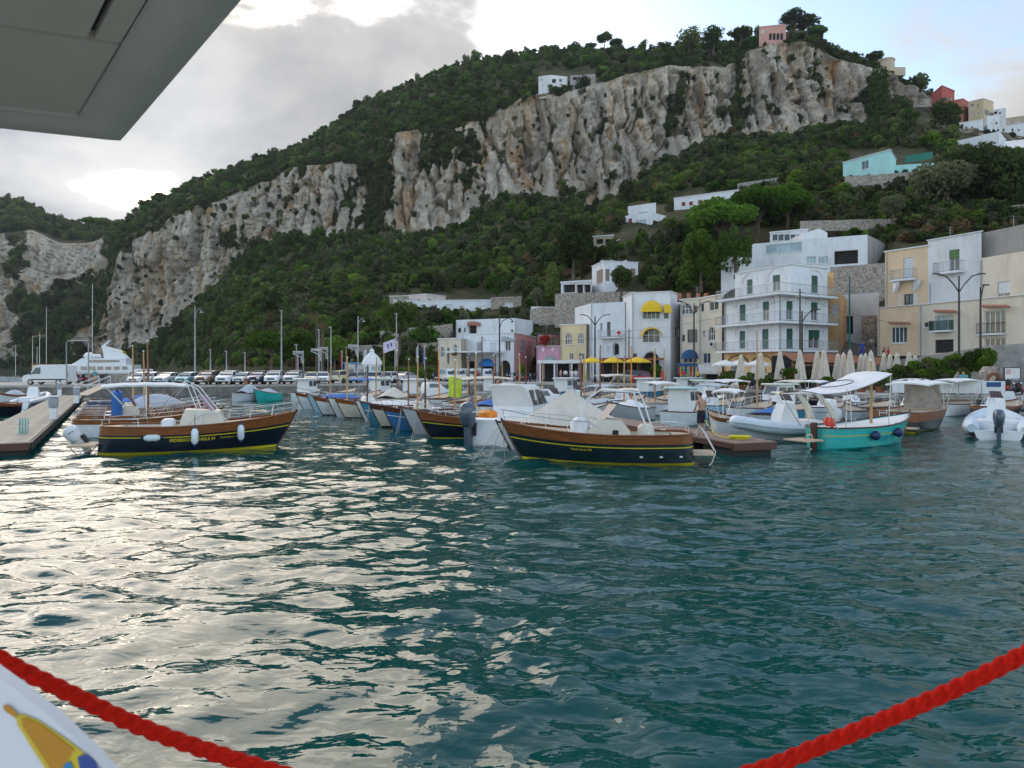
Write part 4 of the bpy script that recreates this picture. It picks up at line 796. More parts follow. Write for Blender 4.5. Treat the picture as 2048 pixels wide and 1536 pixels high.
house('brown_stone_house', 'brown stone house with pale windows at the upper right edge', [(2012, 296), (2110, 288)], 236, PZ(256, 292), TAN, [[(2014, 242, 2017, 246, 's'), (2017.6, 242, 2020, 246, 's'), (2030, 242, 2033, 246, 's'), (2035, 242, 2038, 246, 's')]], D=9)
house('green_shutter_house', 'low white house with three green shutters below the ochre house', [(1919, 272), (1966, 268)], 247, PZ(270, 270), WHITE, [[(1921, 252, 1926, 257, 'g'), (1930, 253, 1934, 258, 'g'), (1942, 253, 1946, 258, 'g')]], cap=.3, D=7)
house('pale_gable_house', 'small pale house between the green shuttered ones on the upper slope', [(1967, 276), (1975, 270), (1999, 270)], 242, PZ(262, 270), WHITE2, [[], [(1980, 244, 1984, 250, 's'), (1991, 244, 1995, 249, 'x')]], D=7)
house('white_row_house', 'low white row house with faded green shutters on the upper right', [(1993, 266), (2090, 258)], 255, PZ(272, 262), WHITE, [[(1994, 258, 1998, 265, 'g'), (2005, 257, 2009, 263, 'g'), (2023, 257, 2027, 263, 'g'), (2035, 258, 2040, 262, 'w')]], cap=.25, D=7)
house('long_shed_house', 'long white building with lean roof and wide blinds above the dark trees', [(1908, 208), (1998, 199), (2012, 206)], 283, PZ(312, 203), WHITE, [[(1918, 288, 1938, 298, 's'), (1960, 283, 1982, 291, 's')]], D=9)
mbx = MB(); a = P(2008, 283, 196); mbx.add([tuple(a), tuple(P(2090, 274, 190)), tuple(P(2090, 292, 184)), tuple(P(2018, 297, 188)), tuple(P(2090, 274, 190) - Vector((0, 0, .2))), tuple(a - Vector((0, 0, .2)))], [(0,1,2,3), (0,1,4,5)]); tag(mbx.build('white_canopy', AWW), 'tilted white canopy sheet at the far right of the upper slope', 'canopy')
h = house('cliff_top_villa', 'pink villa with an arcaded loggia on the cliff summit', [(1518, 386), (1572, 383)], 55, PZ(83, 384), PINKV, [[(1522, 60, 1528, 66, 's')] + [(1538 + 7.5 * k, 66, 1544 + 7.5 * k, 80, 'A') for k in range(4)]], cap=.5, D=10)
h = house('cliff_edge_house', 'small pale house with terraces at the cliff top clearing', [(1077, 374), (1100, 372), (1135, 374)], 153, PZ(176, 372), WHITE2, [[(1080, 157, 1086, 162, 'B')], [(1104, 158, 1112, 166, 'v'), (1118, 158, 1124, 164, 'x')]], D=8)
house('cliff_edge_shed', 'grey shed and terrace wall right of the small cliff top house', [(1140, 372), (1191, 370)], 151, PZ(174, 371), GREYC, [[(1146, 154, 1154, 160, 'v')]], D=8)
mbx = MB(); c = P(1772, 137, 380); mbx.lathe([(4.5, -3), (4.2, 3.4), (4.5, 3.5), (4.5, 4.4), (3.9, 4.4), (3.9, 3.6)], 16, tuple(c)); mbx.box(c.x + 3, c.x + 9, c.y - 3, c.y + 3, c.z - 5, c.z - .5); tag(mbx.build('lookout_tower', TAN, None, True), 'round stone lookout tower on the rocky spur', 'tower')
# garden walls on the slope
def gwall(name, label, a, b, hgt, mat, th=.5, drop=1.):
    p, q = P(*a), P(*b); d = (q - p).normalized(); n = Vector((-d.y, d.x, 0)); mbx = MB()
    k = max(2, int((q - p).length / 2)); rr_ = random.Random(label); rows = []
    for i in range(k + 1):
        c = p + (q - p) * i / k; hh = hgt * (1 + rr_.uniform(-.04, .04)); rows.append([(c.x, c.y, c.z - drop), (c.x, c.y, c.z + hh), (c.x + n.x * th, c.y + n.y * th, c.z + hh), (c.x + n.x * th, c.y + n.y * th, c.z - drop)])
    mbx.loft(rows, True); return tag(mbx.build(name, mat), label, 'wall')
gwall('garden_wall', 'tall rubble retaining wall under the white parapet behind the pink house', (1060, 655, 134), (1152, 650, 128), 3.6, RUBBLE)
gwall('garden_wall', 'white parapet wall along the road above the rubble retaining wall', (1062, 622, 136), (1152, 624, 130), .9, WHITE2)
gwall('garden_wall', 'grey block wall under the vineyard right of the modern villa', (1660, 560, 101), (1775, 552, 96), 1.9, RUBBLE, drop=6)
gwall('garden_wall', 'rubble wall under the shuttered house and the porch', (1110, 612, 128), (1292, 606, 122), 2.2, RUBBLE, drop=4)
gwall('garden_wall', 'long grey field wall crossing the slope below the olive tree', (1600, 452, 125), (1850, 446, 118), .9, RUBBLE)
gwall('garden_wall', 'pale terrace wall behind the umbrella pines on the right slope', (1475, 385, 172), (1560, 372, 168), 2.2, GREYC)
gwall('garden_wall', 'stone terrace wall below the turquoise house', (1690, 372, 143), (1850, 362, 138), 2.0, RUBBLE)
gwall('garden_wall', 'long pale roadside wall at the far right above the peach house', (1870, 440, 122), (2100, 418, 112), 1.2, RUBBLE)
gwall('garden_wall', 'rocky terrace wall under the long white villa', (760, 690, 128), (905, 675, 130), 2.6, RUBBLE)
gwall('garden_wall', 'low stone terrace wall left of the cream house', (700, 712, 124), (880, 705, 122), 1.8, RUBBLE)
# ------------------------------------------------------------------ boats
WOOD = M('varnished_wood', (.22, .075, .022), .35, var=.35, scale=3, stretch=(.35, 3, 6), bump=.1); WOODL = M('pale_wood', (.46, .27, .11), .5, var=.25, scale=4, stretch=(2, 2, .4)); TEAK = M('teak_deck', (.46, .36, .25), .7, var=.15, scale=3, stretch=(.4, 5, 1)); WOODD = M('dark_wood', (.085, .03, .018), .45, var=.3, scale=3, stretch=(.4, 3, 5))
HP = lambda nm, c: M('hull_' + nm, c, .25, var=.1, scale=1.2, spec=.6, stain=((c[0]*.6+.02, c[1]*.6+.02, c[2]*.55+.02), .35, 1.2))
H_NAVY = HP('navy', (.006, .010, .020)); H_GREEN = HP('bottle_green', (.006, .020, .024)); H_WHITE = HP('white', (.68, .70, .70)); H_CREAM = HP('cream', (.62, .58, .46)); H_BLUE = HP('blue', (.04, .17, .38)); H_TEAL = HP('teal_blue', (.05, .24, .36)); H_TURQ = HP('turquoise', (.03, .42, .38)); H_SKY = HP('sky', (.36, .55, .66)); H_BLACK = HP('black', (.015, .014, .015)); H_GREY = HP('grey', (.45, .48, .50))
YELP = M('stripe_yellow', (.62, .50, .02), .4, var=.1); GELC = M('gelcoat_cream', (.66, .60, .50), .35, var=.05); GELW = M('gelcoat_white', (.76, .77, .77), .3, var=.04); VINYL = M('vinyl_white', (.70, .71, .72), .5, var=.05, bump=.1); FENDW = M('fender_white', (.66, .72, .76), .45); FENDB = M('fender_blue', (.015, .03, .12), .5); CANV = M('canvas_cream', (.66, .60, .50), .9, var=.1, scale=2, bump=.3); CANVW = M('canvas_white', (.74, .74, .73), .9, var=.06, scale=2); CANVB = M('canvas_blue', (.03, .14, .42), .85, var=.15); CANVG = M('canvas_grey', (.42, .46, .50), .85, var=.12); ACRYL = M('smoked_acrylic', (.16, .12, .13), .3, var=.2, spec=.3); OBG = M('outboard_grey', (.07, .095, .13), .25, var=.06, spec=.6); OBW = M('outboard_white', (.62, .64, .66), .3); BLK = M('black_rubber', (.02, .02, .02), .7); ROPE = M('mooring_rope', (.42, .39, .30), .9, var=.2, scale=20); LIME = M('lime_cloth', (.42, .62, .02), .8); ORNG = M('orange_plastic', (.75, .22, .01), .5); REDF = M('red_float', (.70, .08, .04), .5); YELH = M('yellow_hose', (.72, .62, .03), .5)
class Hull:
    def __init__(s, L, B, fb=(1.0, .93, 1.3), rake=.11, tr=.66, draft=.4, full=.42): s.L, s.B, s.fb, s.rake, s.tr, s.draft, s.full = L, B, fb, rake, tr, draft, full
    def zs(s, u):
        a, m, b = s.fb; return m + (a - m) * (max(0, .45 - u) / .45) ** 2 + (b - m) * (max(0, u - .3) / .7) ** 2
    def hb(s, u):
        k = s.full; v = (1 - (1 - s.tr) * (1 - u / k) ** 2.2) if u < k else max(0, 1 - ((u - k) / (1 - k)) ** 2.3)
        rd = .38 + .62 * math.sqrt(max(0, 1 - (1 - min(1, u / .075)) ** 2)) if s.tr < .9 else 1
        return s.B / 2 * v * rd
    def pt(s, u, q, side=1, off=0.):
        z = s.zs(u) * q if q >= 0 else s.draft * q
        f = .16 + .62 * u ** 3; qq = max(q, 0); y = s.hb(u) * ((1 - f) + f * qq ** .75) * (1 if q >= 0 else max(.1, 1 + .75 * q)) + off
        x = u * s.L * (1 - s.rake * u ** 2 * (1 - qq ** .85)) - (.10 * s.L * .12 * (1 - qq) if u < .02 else 0)
        if u > .995: y = max(0, off)
        return Vector((x, side * y, z))
    def band(s, q0, q1, off=0., nu=22, nq=5, u0=0., u1=1.):
        rows = []
        for j in range(nq + 1):
            q = q0 + (q1 - q0) * j / nq; us = ([0, .006, .018, .036, .06] if u0 == 0 else []) + [max(u0, .09 if u0 == 0 else u0) + (u1 - max(u0, .09 if u0 == 0 else u0)) * i / nu for i in range(nu + 1)]
            rows.append([tuple(s.pt(u, q, 1, off)) for u in us[::-1]])
        m_ = MB()
        for sd in (1, -1): m_.sheet([[(x, y * sd, z) for x, y, z in r] for r in rows])
        if u0 == 0:                                  # transom
            tr = [[(x, y * k / 4, z) for k in range(-4, 5)] for (x, y, z) in [r[-1] for r in rows]]; m_.sheet(tr)
        return m_
    def deckz(s, u): return s.zs(u) - .05
    def sheet(s, u0, u1, z=None, inset=.05, n=12, camber=.03):
        rows = []
        for i in range(n + 1):
            u = u0 + (u1 - u0) * i / n; p = s.pt(u, 1); zz = (s.deckz(u) if z is None else z); w = max(.005, abs(p.y) - inset)
            if z is not None: w = max(.005, abs(s.pt(u, max(.05, z / s.zs(u))).y) - inset)
            rows.append([(p.x if z is None else u * s.L * .985, w * k / 3, zz + camber * (1 - (k / 3) ** 2)) for k in range(-3, 4)])
        return MB().sheet(rows)
def place(o, stern, bow):
    d = Vector(bow) - Vector(stern); o.location = (stern[0], stern[1], 0); o.rotation_euler = (0, 0, math.atan2(d.y, d.x)); return d.length
def outboard(par, x, y, z, mat, sc_=1., tilt=0., text=None, tcol=None):
    m = Matrix.Translation((x, y, z)) @ Matrix.Rotation(tilt, 4, 'Y') @ Matrix.Scale(sc_, 4)
    mb = MB(); rings = []
    for zz, a, b, cx in ((.0, .16, .13, 0), (.10, .24, .17, -.02), (.30, .30, .20, -.04), (.50, .29, .20, -.05), (.62, .22, .16, -.04), (.67, .10, .08, -.02)):
        rings.append([(cx - .12 + a * math.cos(2*math.pi*k/14) * (1 if math.cos(2*math.pi*k/14) > 0 else 1.1), b * math.sin(2*math.pi*k/14), zz) for k in range(14)])
    mb.loft(rings, m=m); o = mb.build('outboard_motor', mat, par, True, 60)
    leg = MB(); leg.loft([[(-.22 - dx, -.07, z_), (-.02, -.07, z_), (-.02, .07, z_), (-.22 - dx, .07, z_)] for z_, dx in ((.02, .05), (-.5, .0), (-.72, -.02))], m=m); leg.box(-.34, .0, -.11, .11, -.55, -.52, m); leg.ball((-.15, 0, -.72), (.2, .06, .06), 8, 6, m); leg.build('drive_leg', mat, o, True)
    pr = MB()
    for k in range(3):
        a = k * 2.1; pr.add([(-.33, 0, -.72), (-.36, .05 * math.cos(a) - .03, -.72 + .05 * math.sin(a)), (-.34, .17 * math.cos(a), -.72 + .17 * math.sin(a)), (-.31, .05 * math.cos(a) + .05, -.72 + .05 * math.sin(a) + .05)], [(0,1,2,3)], m)
    pr.build('propeller', STEEL, o); MB().box(.0, .14, -.14, .14, -.25, .1, m).build('bracket', BLK, o)
    if text:
        for sd in (-1, 1): lettering(text, .085, tcol or FRW, o, lambda a, b, sd=sd: m @ Vector((-.16 - a * sd * -1 * -1, sd * (.205), .36 + b)) if False else m @ Vector((-.15 + a * -sd, sd * .212, .38 + b)), 0, .002)
    return o
def fender(par, p, r, h, mat=None, horiz=False, cap=None):
    m = Matrix.Translation(p) @ (Matrix.Rotation(R(90), 4, 'Y') if horiz else Matrix.Identity(4))
    f = MB().lathe([(.02, -h/2 - .05), (r * .55, -h/2 - .02), (r, -h/2 + r * .7), (r, h/2 - r * .7), (r * .55, h/2 + .02), (.02, h/2 + .05)], 12, m=m).build('fender', mat or FENDW, par, True, 60)
    e = MB()
    for s_ in (-1, 1): e.lathe([(r * .5, 0), (r * .3, s_ * .07), (.03, s_ * .1)], 10, (0, 0, s_ * (h/2 + .02)), m)
    if not horiz: e.tube([(p[0], p[1], p[2] + h/2 + .05), (p[0], p[1] * .97, p[2] + h/2 + .55)], .012, 4)
    e.build('fender_end', cap or FENDB, f, True)
def gozzo(label, stern, bow, B=2.3, hull=H_WHITE, boot=None, stripe=None, plank=WOOD, deck=TEAK, liner=GELC, group=None, name='gozzo_boat', fb=(1.0, .93, 1.3), mast=None, mastmat=WOODL, mastu=.62, rail=False, bimini=None, cover=None, coveru=(.2, .8), console=False, outb=None, cat='boat', stripeq=.6, plankq=.68, lines=0, fend=(), full=.42, tr=.66):
    o = thing(name, label, cat, group=group); L = place(o, stern, bow); h = Hull(L, B, fb, full=full, tr=tr)
    h.band(-1, .07, .006, nq=3).build('boot_stripe', boot or hull, o, True); h.band(.07, plankq, nq=5).build('hull', hull, o, True)
    if stripe: h.band(stripeq, stripeq + .035, .012, nq=1).build('pinstripe', stripe, o, True)
    h.band(plankq, 1, .008, nq=3).build('sheer_plank', plank or hull, o, True)
    g = MB(); N_ = 24
    for sd in (1, -1): g.tube([h.pt(u, 1, sd, .0) + Vector((0, 0, .01)) for u in [0, .006, .018, .036, .06] + [.09 + .91 * i / N_ for i in range(N_ + 1)]], .035, 6)
    g.tube([h.pt(0, 1, -1), h.pt(0, 1, 1)], .035, 6); g.build('gunwale', plank if plank in (WOOD, WOODD) else WOODD if plank is None else WOOD, o, True)
    g = MB().tube([h.pt(1, q) + Vector((.015, 0, 0)) for q in (-.6, .0, .3, .6, .85, 1.08)], [.035] * 5 + [.045], 6); g.build('stem_post', WOODD, o, True)
    h.sheet(.52, .995).build('foredeck', deck, o, True); h.sheet(.0, .1).build('stern_deck', deck, o, True); h.sheet(.02, .56, .34, .1).build('cockpit_sole', deck, o)
    inn = MB()
    for sd in (1, -1):
        inn.sheet([[tuple(h.pt(u, 1, sd, -.16) - Vector((0, 0, .05))) if k else (h.pt(u, 1).x, sd * max(.05, min(abs(h.pt(u, 1).y) - .16, abs(h.pt(u, .34 / h.zs(u)).y) - .07)), .34) for u in [.05 + .5 * i / 12 for i in range(13)]] for k in (0, 1)]); inn.sheet([[tuple(h.pt(u, 1, sd, -e) - Vector((0, 0, .045))) for u in [.05 + .5 * i / 12 for i in range(13)]] for e in (.0, .18)])
    bx = .54 * L; w = h.hb(.54) - .1; wb = abs(h.pt(.54, .34 / h.zs(.54)).y) - .07; inn.add([(bx, -wb, .34), (bx, wb, .34), (bx, w, h.deckz(.54)), (bx, -w, h.deckz(.54))], [(0,1,2,3)])
    inn.build('coaming', liner, o)
    st = MB(); w = h.hb(.08) - .2; st.rbox(.06 * L, .16 * L, -w, w, .34, .72, .04); st.build('stern_bench', liner, o)
    ks = sorted([(u, sd) for u in (.14, .6, .9) for sd in (1, -1)])
    cl = MB()
    for u, sd in ks: p = h.pt(u, 1, sd, -.08); cl.tube([p + Vector((-.1, 0, .05)), p + Vector((-.05, 0, .03)), p + Vector((.05, 0, .03)), p + Vector((.1, 0, .05))], .014, 5)
    cl.build('cleat', STEEL, o)
    if mast:
        x = mastu * L; z0 = h.deckz(mastu); mp_ = MB().tube([(x, 0, z0 - .2), (x, .0, z0 + (mast - z0) * .6), (x - .03, 0, mast)], [.06, .052, .035], 8).build('mast', mastmat, o, True)
        MB().ball((x - .03, 0, mast + .03), .05, 8, 6).build('mast_cap', FRW, mp_, True)
    if rail:
        r = MB(); us = [.46 + .54 * i / 9 for i in range(10)]; H0 = .42
        for sd in (1, -1):
            top = [h.pt(u, 1, sd, -.05) + Vector((.06 * (u > .99), 0, H0 * min(1, (u - .40) / .12))) for u in us]; r.tube([h.pt(.44, 1, sd, -.05)] + top, .016, 6)
            r.tube([h.pt(u, 1, sd, -.05) + Vector((0, 0, H0 * .5)) for u in us[3:]], .011, 5)
            for u in us[1::2]: r.tube([h.pt(u, 1, sd, -.06) + Vector((-.08, 0, 0)), h.pt(u, 1, sd, -.05) + Vector((0, 0, H0 * min(1, (u - .40) / .12)))], .013, 5)
        r.build('bow_rail', STEEL, o, True)
        r = MB()
        for sd in (1, -1): r.tube([h.pt(.2, 1, sd, -.04), h.pt(.2, 1, sd, -.04) + Vector((0, 0, .3)), h.pt(.08, 1, sd, -.04) + Vector((0, 0, .32)), h.pt(.02, 1, sd, -.04) + Vector((0, 0, .28)), h.pt(.02, 1, sd, -.04)], .014, 5)
        r.build('stern_rail', STEEL, o, True)
    if bimini:
        bm, u0, u1, hz = bimini; rows = []; w = B * .42
        for i in range(9):
            x = L * (u0 + (u1 - u0) * i / 8); rows.append([(x, w * k / 4, hz + .10 * (1 - (k / 4) ** 2) - .10 * abs(i / 4 - 1) ** 3 - .02 * (i % 2)) for k in range(-4, 5)])
        low = [[(x, y * .98, z - .07) for x, y, z in r_] for r_ in rows]; c_ = MB().sheet(rows); c_.sheet(low)
        for e in (0, -1): c_.sheet([rows[e], low[e]])
        c_.sheet([[r_[0] for r_ in rows], [r_[0] for r_ in low]]); c_.sheet([[r_[-1] for r_ in rows], [r_[-1] for r_ in low]]); b_ = c_.build('bimini', bm, o, True, 50)
        f = MB(); um = (u0 + u1) / 2
        for sd in (1, -1):
            for ux, ub in ((u0 + .02, um - .06), (u1 - .02, um + .06), (um, um)): f.tube([h.pt(max(.05, ub), 1, sd, -.05), (L * ux, sd * w, hz - .04)], .014, 5)
        f.build('bimini_frame', STEEL, b_, True)
    if cover:
        cm, hz = cover; rows = []; u0, u1 = coveru
        for i in range(15):
            u = u0 + (u1 - u0) * i / 14; p = h.pt(u, 1); rid = hz * (math.sin(math.pi * min(1, (i / 14) * 1.1 + .05)) ** .8 if hz < 1 else max(.12, 1 - abs(i / 14 - .42) * 1.9) ** 1.15); rows.append([(p.x, (abs(p.y) + .03) * k / 5, p.z + .03 + rid * max(0, 1 - abs(k / 5) ** (1.2 if hz < 1 else .9)) - (.06 if abs(k) == 5 else 0)) for k in range(-5, 6)])
        MB().sheet(rows).build('tarpaulin', cm, o, True, 60)
    if console:
        x = .36 * L; c_ = MB(); c_.loft([[(x - .45, -.42, .34), (x + .5, -.42, .34), (x + .5, .42, .34), (x - .45, .42, .34)], [(x - .32, -.4, 1.0), (x + .5, -.4, .95), (x + .5, .4, .95), (x - .32, .4, 1.0)], [(x - .1, -.36, 1.3), (x + .4, -.36, 1.25), (x + .4, .36, 1.25), (x - .1, .36, 1.3)]]); k_ = c_.build('console', liner, o, True, 30)
        s_ = MB().sheet([[(x + .42 - .12 * abs(q), .38 * q, 1.22) for q in (-1, -.5, 0, .5, 1)], [(x + .12 - .16 * abs(q), .34 * q, 1.72) for q in (-1, -.5, 0, .5, 1)]]); s_.build('windscreen', ACRYL, k_, True)
        MB().tube([(x - .38 + .02 * math.cos(a), .17 * math.cos(a) , 1.12 + .17 * math.sin(a)) for a in [i * math.pi / 6 for i in range(13)]], .014, 5).build('steering_wheel', BLK, k_, True)
        MB().rbox(x - 1.05, x - .6, -.42, .42, .34, .85, .05).build('helm_seat', VINYL, o, True, 50)
    if outb: outboard(o, -.12, 0, .62, outb)
    for (u, sd, kind) in fend:
        p = h.pt(u, .62, sd, .13)
        if kind == 'v': fender(o, tuple(p), .13, .55)
        elif kind == 'h': fender(o, tuple(p), .13, .5, FENDW, True, FENDB)
        elif kind == 'b': fender(o, tuple(p), .2, .3, FENDB, True, FENDB)
    if lines:
        r = MB(); q = h.pt(1, 1)
        for k in range(lines): r.tube([tuple(q + Vector((0, 0, .02)))] + [tuple(q + Vector((.25 * t + (k - .5) * .5 * t, (k - .5) * .9 * t, -(q.z + .15) * t + .25 * (t * t - t)))) for t in (.25, .5, .75, 1.)], .014, 4)
        r.build('mooring_line', ROPE, o, True)
    return o, h
def W2(px, py): Y = CH * F / (py - HOR); return (PX(px, Y), Y)          # waterline pixel to a point on the sea
def hull_text(o, h, s, u, q, size, mat, side, shear=0., bold=0., flip=1):
    lettering(s, size, mat, o, lambda a, b: h.pt(u + a / h.L * (1 if side < 0 else -1), q + b / h.zs(u), side, .02), shear, bold)
# left dark gozzo with console, canopy frame and fenders
o, h = gozzo('dark navy gozzo with varnished plank and yellow lettering, moored left of centre', W2(203, 906), (-9.0, 28.75), 2.4, H_NAVY, YELP, YELP, WOOD, TEAK, GELC, rail=True, stripeq=.60, plankq=.70, fend=((.27, -1, 'h'), (.48, -1, 'v'), (.72, -1, 'v')), fb=(1.05, 1.0, 1.42))
hull_text(o, h, 'FEDERICO DANIELE 01', .47, .44, .165, YELP, -1, 0, .004); hull_text(o, h, 'Fratelli Aprea 750', .66, .47, .10, YELP, -1, .5)
x = .5 * h.L; c_ = MB().loft([[(x - .9, -.55, .34), (x + .85, -.55, .34), (x + .85, .55, .34), (x - .9, .55, .34)], [(x - .75, -.52, 1.2), (x + .8, -.52, 1.2), (x + .8, .52, 1.2), (x - .75, .52, 1.2)], [(x - .6, -.45, 1.62), (x + .65, -.45, 1.55), (x + .65, .45, 1.55), (x - .6, .45, 1.62)]]).build('console', GELC, o, True, 30)
MB().sheet([[(x + .5 - .15 * abs(q), .45 * q, 1.55) for q in (-1, -.5, 0, .5, 1)], [(x + .1 - .25 * abs(q), .4 * q, 2.2) for q in (-1, -.5, 0, .5, 1)]]).build('windscreen', M('pink_acrylic', (.36, .24, .30), .12, spec=.7), c_, True)
for xx, mat_, hh, nm in ((x - 1.25, VINYL, 1.25, 'helm_seat'), (x - 1.75, GELW, .9, 'cool_box')): MB().rbox(xx - .2, xx + .25, -.35, .35, .34, hh, .07).build(nm, mat_, o, True, 50)
r = MB()
for sd in (1, -1): r.tube([(x + .9, sd * .85, 1.0), (x - .15, sd * .8, 2.45), (x - .6, sd * .8, 2.7)], .022, 6); r.tube([(x + .1, sd * .85, 1.0), (x - .5, sd * .8, 2.65)], .02, 6)
r.tube([(x - .6, -.8, 2.7), (x - .6, .8, 2.7)], .022, 6); r.build('canopy_arch', GELW, o, True)
bp_ = MB().rbox(-1.0, -.05, -.7, .7, .3, .38, .03); bp_.build('bathing_platform', TEAK, o); outboard(o, -.75, .5, .55, OBW, .95, R(-35), 'SELVA', FENDB)
r = MB(); r.tube([(-.9, -.6, .3), (-.7, -.3, -.1), (-.2, -.5, .3)], .02, 5); r.tube([(-.9, .3, .3), (-.6, .0, -.15), (-.15, .3, .3)], .02, 5); r.build('platform_bracket', STEEL, o, True)
# centre bottle-green gozzo
o, h = gozzo('bottle green gozzo with varnished plank, cream console and arch, moored in the centre', (6.15, 23.75), (-.33, 24.85), 2.35, H_GREEN, YELP, YELP, WOOD, TEAK, GELC, rail=True, stripeq=.57, plankq=.70, lines=3, fb=(1.02, .98, 1.34))
hull_text(o, h, 'Fratelli Aprea 750', .575, .45, .105, YELP, 1, .5, .001)
x = .42 * h.L; c_ = MB().loft([[(x - .75, -.5, .34), (x + 1.1, -.5, .34), (x + 1.1, .5, .34), (x - .75, .5, .34)], [(x - .7, -.5, 1.02), (x + .75, -.5, 1.08), (x + .75, .5, 1.08), (x - .7, .5, 1.02)], [(x - .35, -.42, 1.45), (x + .35, -.42, 1.5), (x + .35, .42, 1.5), (x - .35, .42, 1.45)]]).build('console', GELC, o, True, 30)
MB().sheet([[(x + .42 - .2 * abs(q), .46 * q, 1.42) for q in (-1, -.6, 0, .6, 1)], [(x + .05 - .3 * abs(q), .36 * q, 2.0) for q in (-1, -.6, 0, .6, 1)]]).build('windscreen', ACRYL, c_, True)
MB().rbox(x + .75, x + 1.35, -.55, .55, .34, 1.5, .12).build('sunpad_backrest', VINYL, o, True, 50); MB().rbox(x - 1.5, x - .95, -.42, .42, .34, 1.3, .1).build('helm_seat', GELC, o, True, 50)
MB().rbox(x - .3, x - .1, .51, .53, .95, 1.12, .02).build('vent', BLK, c_)
r = MB()
for sd in (1, -1):
    for dx in (0, .25): r.tube([(x - 1.5 + dx * .8, sd * .95, .95), (x - 1.15 + dx, sd * .9, 2.1), (x - 1.0 + dx, sd * .8, 2.42), (x + .3 + dx, sd * .75, 2.5), (x + .75, sd * .85, 2.2), (x + 1.25, sd * .98, 1.0)] if dx == 0 else [(x - 1.35, sd * .95, .95), (x - .9, sd * .9, 2.1), (x - .8, sd * .8, 2.45)], .028, 6)
r.tube([(x - 1.0, -.8, 2.42), (x - 1.0, .8, 2.42)], .026, 6); r.tube([(x + .3, -.75, 2.5), (x + .3, .75, 2.5)], .026, 6); a_ = r.build('canopy_arch', GELW, o, True)
MB().sheet([[(x - .98 + 1.3 * i / 6, .78 * k / 3, 2.47 + .06 * (1 - (k / 3) ** 2) + .03 * math.sin(i)) for k in range(-3, 4)] for i in range(7)]).build('canopy', CANV, a_, True)
MB().rbox(-.75, .0, -.6, .6, .32, .39, .03).build('bathing_platform', TEAK, o); r = MB()
for sd in (.5, -.1): r.tube([(-.05, sd, .9), (-.3, sd, 1.25), (-.75, sd, .45), (-.65, sd, .1), (-.4, sd, -.2)], .018, 5)
r.build('boarding_ladder', STEEL, o, True)
for u in (.06, .16, .26): MB().ball(tuple(h.pt(u, .28, 1, .01)), (.06, .02, .04), 8, 5).build('through_hull', STEEL, o, True)
# turquoise gozzo with sun awning
o, h = gozzo('turquoise gozzo with white deck and tilted white awning on the right', W2(1634, 897), (17.75, 30.9), 2.2, H_TURQ, H_TURQ, YELP, None, CANVW, GELW, stripeq=.62, plankq=.9, mast=3.55, mastmat=WOODL, mastu=.56, fb=(.85, .84, 1.25), fend=((.33, -1, 'b'), (.60, -1, 'b')))
h.sheet(.1, .56, inset=.08).build('deck_cover', CANVW, o, True)
hull_text(o, h, 'ELITE', .47, .32, .24, M('letter_blue', (.02, .16, .36), .5), -1)
rows = [[(-1.1 + 4.6 * i / 8, -.95 + 1.9 * k / 6, 2.25 + .75 * (i / 8) ** 1.4 - .12 * math.sin(math.pi * i / 8) + .10 * (1 - abs(k / 3 - 1) ** 2)) for k in range(7)] for i in range(9)]
aw = MB().sheet(rows); aw.sheet([[(x, y, z - .03) for x, y, z in r_] for r_ in rows]); aw = aw.build('sun_awning', CANVW, o, True, 60)
ring = MB(); ring.tube([(1.2 + .8 * math.cos(a), .55 * math.sin(a), 2.25 + .75 * max(0, (2.3 + .8 * math.cos(a)) / 4.6) ** 1.4 + .06) for a in [i * math.pi / 12 for i in range(25)]], .02, 4); ring.build('awning_emblem', FENDB, aw)
r = MB()
for xx in (-1.05, .6, 3.4):
    for sd in (1, -1): r.tube([(max(.1, xx), sd * .85, .85), (xx, sd * .93, 2.25 + .75 * max(0, (xx + 1.1) / 4.6) ** 1.4)], .02, 5)
r.build('awning_pole', STEEL, aw, True)
rd = MB().box(-.34, -.04, -.05, .05, -.5, 1.05); rd.build('rudder', WOODD, o); MB().rbox(-1.35, -.3, -.55, .55, .36, .42, .02).build('bathing_platform', TEAK, o)
r = MB(); r.tube([(-1.3, -.5, .42), (-1.35, -.5, .62), (-1.0, -.5, .66), (-.9, -.5, .42)], .018, 5); r.tube([(-1.2, 0, .36), (-.6, 0, -.2), (-.1, 0, .2)], .02, 5); r.build('platform_rail', STEEL, o, True)
for k, yy in enumerate((-.35, .0)): MB().ball((.45 + .2 * k, yy, 1.05), (.16, .16, .2), 10, 7).build('float', REDF, o, True)
